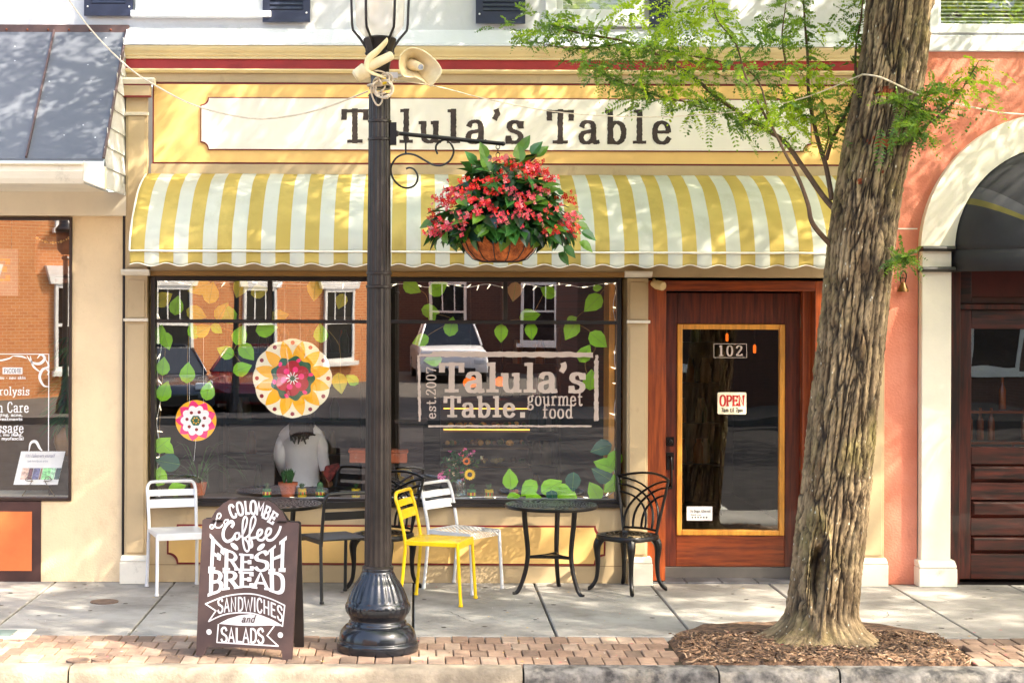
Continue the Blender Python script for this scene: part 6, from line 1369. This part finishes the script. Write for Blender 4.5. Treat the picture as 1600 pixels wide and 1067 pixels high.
# signs on the door
t = thing('open_sign', 'small cream OPEN sign with red capitals hanging on the door glass', 'sign', P(1143, 630, dY))
Yd = dY + .016
mb = MB(); a_ = P(1121, 647, Yd); b_ = P(1166, 613, Yd); mb.prism(notched(a_.x, b_.x, a_.z, b_.z, .006, 3), Yd - .006, Yd); mb.build('board', M('aged_cream_board', (226, 212, 182), .7, .08, 20, dirt=((170, 140, 100), 14, .4, .55, .8)), t)
mb = MB(); wtext(mb, 'OPEN', 1124.5, 1163.5, 634, 617.5, Yd - .0063, 24, 12, 8, True); mb.build('red_lettering', M('red_sign_ink', (178, 30, 26), .6), t)
mb = MB(); wtext(mb, '7am til 7pm', 1127, 1161, 643.5, 637, Yd - .0063, 22, 16, 9, False); mb.build('black_lettering', M('black_sign_ink', (30, 24, 24), .6), t)
t = thing('door_number', 'pale house number 102 in a thin frame at the top of the door glass', 'number', P(1141, 550, Yd))
mb = MB(); wtext(mb, '102', 1123, 1160, 556, 540, Yd, 16, 10, 22, True); mb.build('lettering', VINYL, t)
mb = MB(); a_ = P(1115, 559, Yd); b_ = P(1167, 537, Yd); mb.frame(a_.x, b_.x, a_.z, b_.z, .004, Yd - .0006, Yd); mb.build('border', VINYL, t)
t = thing('door_notice', 'small white paper notice at the lower left corner of the door glass', 'notice', P(1093, 802, Yd))
mb = MB(); mb.fbox(1073, 791, 1113, 813, Yd - .002, Yd); mb.build('paper', VINYLW, t)
mb = MB(); wtext(mb, 'No Dogs Allowed', 1078, 1110, 800, 796, Yd - .0023, 20, 14, 9, True); wtext(mb, 'thank you', 1079, 1095, 805, 802.5, Yd - .0023, 18, 14, 10, False)
for i in range(6): p = P(1082 + i * 4.4, 808, Yd - .0023); mb.add([p + V((.007 * cos(k), 0, .007 * sin(k))) for k in [2 * pi * j / 8 for j in range(8)]], [tuple(range(8))])
mb.build('lettering', M('notice_ink', (70, 80, 80), .6), t)

# ------------------------------------------------------------------ inside the shop
WARM = emit('warm_lamp', (230, 100, 30), .28); STRIP = emit('case_light', (240, 170, 70), .55)
for px_, py_, Yq, r, lab in ((735, 598, 3.0, .07, 'orange paper lantern glowing deep in the shop, left of the pair'), (783, 597, 3.2, .065, 'orange paper lantern glowing deep in the shop, right of the pair'), (1136, 527, 2.2, .03, 'slim amber pendant lamp seen through the door glass'), (1179, 545, 2.0, .032, 'red-capped amber pendant lamp seen through the door glass')):
    sl_ = 2.4 if px_ > 1000 else 1; c = P(px_, py_, Yq); t = thing('pendant_lamp', lab, 'pendant lamp', c)
    mb = MB(); mb.lathe(c, [(r * .4, -r * .8 * sl_ / 1.3), (r * .85 / sl_, -r * .45), (r / sl_, 0), (r * .85 / sl_, r * .45), (r * .4 / sl_, r * .8)] if sl_ == 1 else [(r * .3, -r * 1.2), (r * .42, -r * .9), (r * .42, r * .8), (r * .2, r * 1.2)], 20, 0, lambda a, i, z_: 1 + .03 * cos(a * 14)); mb.build('lamp_shade', WARM, t)
    mb = MB(); mb.tube([c + V((0, 0, r * .8)), V((c.x, c.y, 2.99))], .006, 5); mb.build('cord', BLACKF, t)
# display case
cx0, cx1 = P(690, 640, 2.6).x, P(832, 640, 2.6).x
t = thing('display_case', 'lit deli display case with glowing shelves at the back of the shop', 'display case', ((cx0 + cx1) / 2, 2.8, .02))
mb = MB(); mb.box(cx0, cx1, 2.6, 3.3, .02, .62); mb.box(cx0, cx1, 3.2, 3.3, .621, 1.25); mb.box(cx0, cx1, 2.75, 3.199, 1.2, 1.25); mb.build('cabinet', M('case_wood', (60, 36, 20), .4, .2), t)
mb = MB()
for zz_, yy in ((1.17, 2.72), (.98, 2.66)): mb.box(cx0 + .02, cx1 - .02, yy, yy + .02, zz_, zz_ + .010)
mb.build('light_strip', STRIP, t)
mb = MB()
for zz_ in (.63, .80, .96): mb.box(cx0 + .02, cx1 - .02, 2.7, 3.19, zz_, zz_ + .012)
for i in range(90): x = random.uniform(cx0 + .05, cx1 - .05); zz_ = random.choice((.643, .813, .973)); y = random.uniform(2.75, 3.0); mb.ball((x, y, zz_ + .04), random.uniform(.014, .03), 8, random.randrange(4))
mb.build('shelf', [M('case_shelf', (120, 90, 60), .4), M('pastry', (200, 140, 70), .7), M('cheese', (220, 190, 110), .6), M('greens', (70, 100, 40), .7)], t)
t = thing('shop_column', 'dark timber column inside the shop just right of the lamp post', 'column', (P(640, 720, .8).x, .8, .02))
mb = MB(); mb.box(P(622, 700, .8).x, P(662, 700, .8).x, .8, 1.0, .02, 1.16); mb.box(P(616, 700, .8).x, P(668, 700, .8).x, .76, 1.04, 1.161, 1.2); mb.build('shaft', M('column_wood', (40, 24, 18), .5, .3, 5, 0, 30, (6, 6, .5)), t, bev=.006)
for x0, x1, y, h, lab, cnt in ((-2.1, -.6, 5.6, 2.0, 'tall dark shelving with jars along the back left wall of the shop', 26), (1.75, 3.1, 4.2, 2.2, 'tall dark shelving with bottles seen through the door glass', 30), (.9, 1.5, 4.6, 1.9, 'dark shelving of groceries at the back behind the window lettering', 16)):
    t = thing('shelving', lab, 'shelving', ((x0 + x1) / 2, y, .02)); mb = MB(); mb.box(x0, x1, y + .3, y + .34, .02, h)
    for xx in (x0, x1 - .03): mb.box(xx, xx + .03, y, y + .3, .02, h)
    nsh = 5
    for i in range(nsh): mb.box(x0 + .031, x1 - .031, y, y + .299, .1 + i * (h - .15) / nsh, .125 + i * (h - .15) / nsh)
    mb.build('rack', M('rack_wood', (62, 36, 20), .5, .3, 4), t)
    mb = MB()
    for i in range(cnt): s = random.randrange(nsh); r = random.uniform(.03, .06); mb.lathe((random.uniform(x0 + .1, x1 - .1), y + .12, .126 + s * (h - .15) / nsh), [(r, 0), (r, random.uniform(.1, .2)), (r * .5, .22), (r * .5, .25)], 10, random.randrange(5))
    mb.build('goods', [M('jar_%s' % n_, c, .3) for n_, c in (('amber', (170, 100, 30)), ('cream', (210, 190, 150)), ('red', (140, 40, 30)), ('green', (60, 90, 40)), ('white', (200, 195, 185)))], t)
t = thing('planter_box', 'long terracotta trough standing inside the window behind the lamp post', 'planter', (P(580, 712, .7).x, .7, .55))
mb = MB(); a_, b_ = P(546, 720, .7).x, P(636, 720, .7).x; zt2 = P(590, 704, .7).z; mb.box(a_, b_, .7, .9, zt2 - .1, zt2); mb.box(a_ - .01, b_ + .01, .69, .91, zt2 - .02, zt2 + .005); mb.build('trough', TERRA, t, bev=.006)
mb = MB(); mb.box(a_ + .1, b_ - .1, .72, .88, .02, zt2 - .101); mb.build('stand', M('stand_wood', (50, 32, 22), .6), t)
# the seated woman, back to the window
def skin(name, mat, parent, chains, sub=2, root=0):
    me = bpy.data.meshes.new(name); vs = []; es = []; rs = []; idx = {}
    for ch in chains:
        prev = None
        for (p, r) in ch:
            key = tuple(round(v, 4) for v in p)
            if key not in idx: idx[key] = len(vs); vs.append(V(p)); rs.append(r)
            i = idx[key]
            if prev is not None and prev != i: es.append((prev, i))
            prev = i
    off = parent.location if not parent.parent else parent.parent.location
    me.from_pydata([tuple(v - off) for v in vs], es, []); o = bpy.data.objects.new(name, me); COL.objects.link(o); o.parent = parent
    me.materials.append(mat); o.modifiers.new('skin', 'SKIN')
    for i, r in enumerate(rs): d = me.skin_vertices[0].data[i]; d.radius = (r, r) if not isinstance(r, tuple) else r; d.use_root = (i == root)
    o.modifiers['skin'].use_smooth_shade = True
    s = o.modifiers.new('sub', 'SUBSURF'); s.levels = sub; s.render_levels = sub
    return o
WY = 1.2
def wp(px_, py_, dy=0): p = P(px_, py_, WY + dy); return (p.x, p.y, p.z)
SKIN = M('skin', (196, 140, 108), .5, .08, 8); SHIRT = M('white_shirt_cotton', (232, 228, 228), .8, .05, 5, .35, 9, dirt=((190, 186, 192), 5, .3, .5, .75, (1, 1, .5))); PANTS = M('black_trousers', (20, 19, 24), .8, .2); HAIR = M('dark_brown_hair', (34, 22, 18), .4, .3, 30, .3, 60, (4, 4, .4)); HAT = M('navy_felt', (34, 38, 56), .85, .15, 8)
pe = thing('person', 'woman in white top and dark hat seated with her back to the window', 'person', wp(470, 770))
hip, waist, chest, neck = wp(472, 752), wp(472, 728), wp(469, 690), wp(471, 657)
nk2, head0, head1 = wp(472, 648), wp(473, 632), wp(474, 612)
shL, shR = wp(446, 684), wp(497, 684); elL, elR = wp(437, 714, -.03), wp(504, 712, -.02); wrL, wrR = wp(446, 742, .16), wp(509, 738, -.02)
def hand(w_, dirx, curl):
    w_ = V(w_); ch = []
    palm = w_ + V((.02 * dirx, .0, -.05))
    ch.append([(tuple(w_), .024), (tuple(palm), (.028, .02))])
    for i in range(4):
        a = palm + V((.012 * dirx + (i - 1.5) * .008, -.01 + i * .008, -.025)); b = a + V((.01 * dirx, .004, -.03 + .004 * abs(i - 1))); c = b + V((-.006 * dirx, .012 * curl, -.022)); ch.append([(tuple(palm), (.028, .02)), (tuple(a), .009), (tuple(b), .0085), (tuple(c), .007)])
    th = w_ + V((.028 * dirx, -.02, -.03)); ch.append([(tuple(w_), .024), (tuple(th), .010), (tuple(th + V((.012 * dirx, -.006, -.03))), .008)])
    return ch
knL, knR = wp(455, 752, .45), wp(492, 752, .45); ftL, ftR = (knL[0], knL[1] + .03, .1), (knR[0], knR[1] + .03, .1)
body = skin('body', SKIN, pe, [[(hip, (.13, .10)), (waist, (.115, .085)), (chest, (.14, .095)), (neck, .062), (nk2, .05), (head0, (.07, .078)), (head1, (.076, .09)), (wp(474, 598), (.05, .06))], [(chest, (.14, .095)), (shL, .042), (elL, .036), (wrL, .03)], [(chest, (.14, .095)), (shR, .042), (elR, .036), (wrR, .03)], [(hip, (.13, .10)), (knL, .062), (ftL, .042), ((ftL[0], ftL[1] + .14, .06), .03)], [(hip, (.13, .10)), (knR, .062), (ftR, .042), ((ftR[0], ftR[1] + .14, .06), .03)]] + [[(a, .03 if i == 0 and False else b) for i, (a, b) in enumerate(c_)] for c_ in hand(wrL, 1, 1) + hand(wrR, 1, 1)])
mb = MB()
secs = [(758, .152, .115, 472), (744, .146, .112, 472), (728, .138, .105, 472), (712, .145, .11, 471), (698, .158, .114, 470), (686, .182, .118, 470), (679, .186, .114, 470), (673, .172, .106, 471), (668, .146, .096, 471), (663, .112, .084, 471), (657, .08, .07, 472), (650, .064, .062, 472)]
n = 30
for py_, a_, b_, pc in secs:
    c_ = V(wp(pc, py_))
    for k in range(n): t_ = 2 * pi * k / n; f_ = 1 + .02 * noise.noise(V((cos(t_) * 3, sin(t_) * 3, py_ * .09))); mb.v.append((c_.x + a_ * cos(t_) * f_, c_.y + b_ * sin(t_) * f_, c_.z))
for i_ in range(len(secs) - 1):
    for k in range(n): mb.f.append((i_ * n + k, i_ * n + (k + 1) % n, (i_ + 1) * n + (k + 1) % n, (i_ + 1) * n + k)); mb.m.append(0); mb.s.append(True)
for pts_ in ([wp(450, 684), wp(441, 692), elL, wp(444, 738, .13)], [wp(493, 684), wp(502, 693), elR, wp(508, 734, -.02)]):
    q = crom(pts_, 6); m_ = len(q); mb.tube(q, [(.060 - .016 * k / (m_ - 1)) * (1 + .06 * noise.noise(V((k * .9, pts_[0][0] * 9, 0)))) for k in range(m_)], 14)
mb.build('shirt', SHIRT, pe, sharp=70)
skin('trousers', PANTS, pe, [[(wp(472, 760), (.165, .13)), (wp(473, 772), (.19, .15))], [(wp(473, 772), (.19, .15)), (knL, .082), ((ftL[0], ftL[1] - .02, .16), .06)], [(wp(473, 772), (.19, .15)), (knR, .082), ((ftR[0], ftR[1] - .02, .16), .06)]])
mb = MB(); hc = V(wp(473, 648, -.045)); mb.lathe(hc, [(.03, -.20), (.075, -.17), (.098, -.10), (.104, -.02), (.1, .05), (.075, .10), (.001, .12)], 24, 0, lambda a, i, z_: 1 + .05 * noise.noise(V((cos(a) * 9, sin(a) * 9, z_ * 6)))); 
for i in range(26): x = rg.uniform(-.10, .08); mb.tube(crom([hc + V((x * .8, -.07, .02)), hc + V((x, -.1, -.10)), hc + V((x * 1.1 + rg.uniform(-.02, .02), -.13, -.15)), hc + V((x * 1.1 + rg.uniform(-.03, .03), -.145, -.13 - rg.uniform(.0, .11)))], 4), [.02 - .0012 * k for k in range(13)], 6)
mb.build('hair', HAIR, pe)
mb = MB(); hh = V(wp(473, 652, -.02)); mb.lathe(hh, [(.1, .0), (.13, -.01), (.18, -.03), (.183, -.026), (.13, -.002), (.112, .014), (.108, .05), (.1, .10), (.07, .125), (.001, .12)], 36, 0, cap=False); mb.build('hat', HAT, pe)
# face (turned away from the street)
mb = MB()
for s in (-1, 1): mb.ball(V(wp(474, 615)) + V((.032 * s, .078, .0)), .011, 8)
mb.build('eyes', M('eye_dark', (40, 30, 26), .2), pe)
mb = MB(); mb.tube([V(wp(474, 614)) + V((0, .085, 0)), V(wp(474, 621)) + V((0, .108, 0)), V(wp(474, 623)) + V((0, .088, 0))], [.008, .014, .01], 8); mb.build('nose', SKIN, pe)
mb = MB(); mb.tube([V(wp(474, 629)) + V((-.022, .082, 0)), V(wp(474, 629)) + V((0, .09, 0)), V(wp(474, 629)) + V((.022, .082, 0))], .006, 6); mb.build('mouth', M('lips', (150, 80, 74), .5), pe)
t = thing('stool', 'dark stool under the seated woman inside the window', 'stool', (pe.location.x, WY, .02))
zs = wp(472, 782)[2] - .03; mb = MB(); mb.lathe((pe.location.x, WY + .05, zs), [(.19, -.04), (.2, -.03), (.2, -.005), (.18, 0)], 28); mb.build('seat', DKWOOD, t)
for k in range(4): a = pi / 4 + k * pi / 2; mb = MB(); mb.tube([(pe.location.x + .13 * cos(a), WY + .05 + .13 * sin(a), zs - .04), (pe.location.x + .19 * cos(a), WY + .05 + .19 * sin(a), .02)], .018, 8); mb.build('leg', DKWOOD, t)
t = thing('handbag', 'red patterned pouch held in the seated woman\'s right hand', 'bag', wp(520, 748, -.05))
mb = MB(); q = [(508, 728), (530, 719 + 4), (531, 730), (516, 754), (505, 742)]; pts = [P(a, b, WY - .09) for a, b in q]; mb.prism([(p.x, p.z) for p in pts], WY - .11, WY - .06); mb.build('pouch', M('red_pouch', (150, 52, 44), .6, .4, 30, rgb2=(96, 28, 26)), t, bev=.012, seg=2)

# salon window plant
t = thing('potted_palm', 'leafy green palm in a round pot at the right of the left window', 'plant', (P(104, 690, .35).x, .35, .3))
c = V((P(110, 660, .35).x, .35, P(104, 690, .35).z)); mb = MB(); mb.lathe(c, [(.04, -.14), (.1, -.1), (.13, 0), (.12, .08), (.09, .12), (.001, .11)], 24); mb.build('pot', M('amber_pot', (110, 74, 30), .35, .3, 6), t)
mb = MB()
for i in range(26):
    a = rg.uniform(0, 6.28); L_ = rg.uniform(.12, .3); h = rg.uniform(.1, .75); b0 = c + V((0, 0, .1)); tip = b0 + V((cos(a) * .04, 0, h)); mb.tube([b0, tip], .003, 4)
    for k in range(7): a2 = a + (k - 3) * .35; d = V((cos(a2), sin(a2) * .5, -.35)); bleaf(mb, tip, d, V((0, -.3, 1)), L_, .022, 0)
mb.build('leaves', leafmat('palm_green', (50, 84, 34), (60, 90, 30)), t)
mb = MB(); mb.box(c.x - .15, c.x + .15, .25, .5, .03, c.z - .14); mb.build('stand', DARKIN, t)

# ground covers on the bricks and a meter lid by the kerb
IRON = M('iron_lid', (104, 84, 72), .7, .3, 14, .4, 50)
for a, b, rx, lab in ((122, 1031.5, .07, 'round iron cap in the bricks, left of a second cap'), (158, 1030, .06, 'round iron cap in the bricks, nearer the chalk sign'), (338, 1024, .06, 'iron cap in the bricks beneath the chalk sign'), (163, 940, .1, 'round rusty lid set in the concrete slab at the left')):
    p = gpt(a, b); mb = MB(); mb.lathe((p.x, p.y, .0), [(rx, -.004), (rx, .006), (rx * .9, .0075), (rx * .85, .006), (rx * .3, .0065), (.001, .0065)], 28, cap=False); tag(mb.build('utility_cap', IRON), lab, 'utility cover')
p = gpt(10, 990); mb = MB(); mb.box(p.x - .35, p.x + .16, p.y - .16, p.y + .16, -.1, .006); t = thing('meter_lid', 'grey rectangular meter lid set in a pale concrete patch at the left edge', 'utility cover', (p.x, p.y, 0)); mb.build('collar', M('pale_patch', (196, 190, 178), .85, .1), t, bev=.004)
mb = MB(); mb.box(p.x - .3, p.x + .05, p.y - .1, p.y + .1, .0062, .011); mb.build('lid', M('grey_lid', (120, 134, 126), .7, .2), t, bev=.003)
# ------------------------------------------------------------------ the far side of the street (seen mirrored in the glass)
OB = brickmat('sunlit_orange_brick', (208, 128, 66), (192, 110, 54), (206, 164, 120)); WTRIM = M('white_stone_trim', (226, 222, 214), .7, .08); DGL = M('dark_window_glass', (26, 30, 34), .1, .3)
def brickhouse(name, label, x, y, rot, wd, ht, dp, cols, rows, mat, x0w=1.2, z0w=1.0, hw=1.9, ww=1.0, lintel=True):
    t = thing(name, label, 'building', (0, 0, 0)); mb = MB(); mb.box(0, wd, 0, dp, -.15, ht); mb.build('wall', mat, t)
    mb = MB(); mb.box(-.1, wd + .1, -.25, dp, ht + .001, ht + .4); mb.box(-.05, wd + .05, -.12, -.001, ht - .5, ht - .2); mb.build('cornice', WTRIM, t)
    for r in range(rows):
        for c_ in range(cols):
            xa = x0w + c_ * (wd - 2 * x0w - ww) / max(1, cols - 1); za = z0w + r * 3.3
            k = MB(); k.frame(xa, xa + ww, za, za + hw, .09, -.06, .02); k.box(xa + .09, xa + ww - .09, -.04, .01, za + hw * .5, za + hw * .5 + .07)
            for q in (.33, .66): k.box(xa + ww * q - .02, xa + ww * q + .02, -.035, .0, za + hw * .5 + .07, za + hw - .09)
            f = k.build('window', WTRIM, t)
            k = MB(); k.box(xa + .09, xa + ww - .09, -.02, -.005, za + .09, za + hw - .09); k.build('pane', DGL, f)
            k = MB(); k.box(xa - .12, xa + ww + .12, -.14, -.0605, za - .12, za - .001); k.build('sill', WTRIM, f)
            if lintel:
                k = MB(); k.prism([(xa - .15, za + hw), (xa + ww + .15, za + hw), (xa + ww + .3, za + hw + .42), (xa + ww * .5 + .13, za + hw + .42), (xa + ww * .5 + .13, za + hw + .55), (xa + ww * .5 - .13, za + hw + .55), (xa + ww * .5 - .13, za + hw + .42), (xa - .3, za + hw + .42)], -.08, -.001); k.build('lintel', WTRIM, f)
    t.location = (x, y, 0); t.rotation_euler = (0, 0, rot); return t
# local -y is the outward face
d_ = V((-15.0, -19.0, 0)); e_ = V((-1.0, -36.0, 0)); ang = math.atan2(d_.y - e_.y, d_.x - e_.x)
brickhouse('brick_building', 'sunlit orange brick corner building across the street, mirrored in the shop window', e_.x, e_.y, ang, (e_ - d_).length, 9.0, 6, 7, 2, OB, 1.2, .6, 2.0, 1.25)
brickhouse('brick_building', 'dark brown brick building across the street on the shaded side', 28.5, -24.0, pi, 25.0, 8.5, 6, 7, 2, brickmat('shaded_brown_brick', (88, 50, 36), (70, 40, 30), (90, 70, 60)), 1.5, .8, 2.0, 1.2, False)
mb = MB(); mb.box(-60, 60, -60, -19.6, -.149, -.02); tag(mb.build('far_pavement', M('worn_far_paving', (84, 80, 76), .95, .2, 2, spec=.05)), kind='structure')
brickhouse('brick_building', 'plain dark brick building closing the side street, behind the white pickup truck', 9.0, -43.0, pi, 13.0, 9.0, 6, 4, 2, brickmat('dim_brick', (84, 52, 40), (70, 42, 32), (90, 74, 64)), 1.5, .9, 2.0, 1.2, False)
def car(name, label, cat, prof, glass_prof, length, wd, paint, x, y, rot, wheels, wr=.33, pick=False):
    t = thing(name, label, cat)
    mb = MB(); n = len(prof); secs = [(-wd / 2, .88, .02), (-wd / 2 + .09, 1, 0), (wd / 2 - .09, 1, 0), (wd / 2, .88, .02)]
    for yy, k, dz in secs:
        for px_, pz_ in prof: mb.v.append((px_ * (.985 if k < 1 else 1), yy, .3 + (pz_ - .3) * (k if pz_ > .35 else 1)))
    for s in range(3):
        for i in range(n): mb.f.append((s * n + i, s * n + (i + 1) % n, (s + 1) * n + (i + 1) % n, (s + 1) * n + i)); mb.m.append(0); mb.s.append(True)
    mb.f += [tuple(range(n)), tuple(range(4 * n - 1, 3 * n - 1, -1))]; mb.m += [0, 0]; mb.s += [False, False]
    mb.build('body', paint, t, bev=.03, seg=2)
    mb = MB(); g = glass_prof; n = len(g); base = min(p[1] for p in g); top = max(p[1] for p in g)
    for s in (-1, 1):
        for px_, pz_ in g: mb.v.append((px_, s * (wd / 2 - .06 - .2 * (pz_ - base) / (top - base)), pz_))
    mb.f += [tuple(range(n)), tuple(range(2 * n - 1, n - 1, -1))] + [(i, n + i, n + (i + 1) % n, (i + 1) % n) for i in range(n)]; mb.m += [0] * (n + 2); mb.s += [False] * (n + 2); mb.build('windows', DGL, t)
    mb = MB(); tp = [p for p in g if p[1] > top - .02]; xa, xb = min(p[0] for p in tp), max(p[0] for p in tp)
    mb.box(xa - .03, xb + .03, -(wd / 2 - .25), wd / 2 - .25, top - .02, top + .035)
    for px_ in (g[0], g[-1]): pass
    for s in (-1, 1):
        for (a, b) in ((g[0], g[1]), (g[-1], g[-2]), ((sum((xa, xb)) / 2, base), (sum((xa, xb)) / 2, top))): mb.tube([(a[0], s * (wd / 2 - .055), a[1]), (b[0], s * (wd / 2 - .25), b[1])], .035, 6)
    mb.build('roof', paint, t, bev=.01)
    for wx_ in wheels:
        for s in (-1, 1):
            mb = MB(); mb.tube([(wx_, s * (wd / 2 - .2), wr), (wx_, s * (wd / 2 - .02), wr), (wx_, s * (wd / 2 + .01), wr)], [wr, wr, wr * .9], 24); w_ = mb.build('wheel', M('tyre', (22, 22, 22), .9), t)
            mb = MB(); mb.tube([(wx_, s * (wd / 2 + .011), wr), (wx_, s * (wd / 2 + .02), wr)], [wr * .66, wr * .5], 18); mb.build('rim', M('rim', (150, 150, 150), .3, metal=.8), w_)
    for s in (-1, 1):
        mb = MB(); mb.box(length / 2 - .05, length / 2 + .01, s * wd * .36 - .16, s * wd * .36 + .16, .62, .76); mb.build('headlight', M('headlamp', (200, 205, 210), .15), t, bev=.03, seg=2)
        mb = MB(); mb.box(-length / 2 - .01, -length / 2 + .04, s * wd * .38 - .12, s * wd * .38 + .12, .68, .84); mb.build('taillight', M('taillamp', (140, 14, 14), .2), t, bev=.02)
    mb = MB(); mb.box(length / 2 - .03, length / 2 + .03, -wd * .3, wd * .3, .36, .52); mb.build('grille', M('grille', (16, 16, 16), .4), t)
    t.location = (x, y, -.15); t.rotation_euler = (0, 0, rot); return t
SED = [(-2.2, .3), (2.18, .3), (2.2, .55), (2.1, .72), (1.1, .88), (.95, .92), (-1.55, .95), (-2.1, .9), (-2.2, .62)]; SG = [(1.05, .9), (.35, 1.38), (-.9, 1.40), (-1.6, .95)]
car('parked_car', 'dark blue-grey saloon car parked across the street', 'car', SED, SG, 4.4, 1.75, M('dark_blue_paint', (34, 40, 52), .2, .05, coat=.6, metal=.3), -5.3, -22.5, rad(76), (-1.35, 1.35))
car('parked_car', 'dark red car facing the shop from across the street', 'car', SED, SG, 4.4, 1.75, M('maroon_paint', (110, 14, 18), .2, .05, coat=.6, metal=.2), -3.3, -23.5, rad(98), (-1.35, 1.35))
PU = [(-2.6, .4), (2.58, .4), (2.6, .7), (2.5, 1.0), (1.1, 1.1), (-.55, 1.12), (-2.58, 1.12), (-2.6, .6)]; PG = [(1.1, 1.1), (.6, 1.75), (-.5, 1.78), (-.62, 1.12)]
car('pickup_truck', 'white pickup truck parked across the street', 'pickup truck', PU, PG, 5.2, 1.9, M('white_truck_paint', (226, 226, 226), .25, .03, coat=.5), .95, -38.0, rad(87), (-1.6, 1.6), .38)
for x, y in ((-6.9, -20.9), (-3.6, -21.4)):
    t = thing('street_lamp', 'black street lamp across the road at the %s of the brick corner building' % ('middle' if x < -5 else 'end'), 'street lamp', (x, y, -.02))
    mb = MB(); mb.lathe((x, y, -.02), [(.2, 0), (.18, .2), (.09, .5), (.06, .8), (.05, 3.0), (.09, 3.05), (.05, 3.1)], 20); mb.build('post', POLEM, t)
    mb = MB(); mb.lathe((x, y, 3.1), [(.08, 0), (.17, .1), (.2, .45), (.22, .5), (.1, .65), (.02, .75)], 16); mb.build('lantern', POLEM, t)
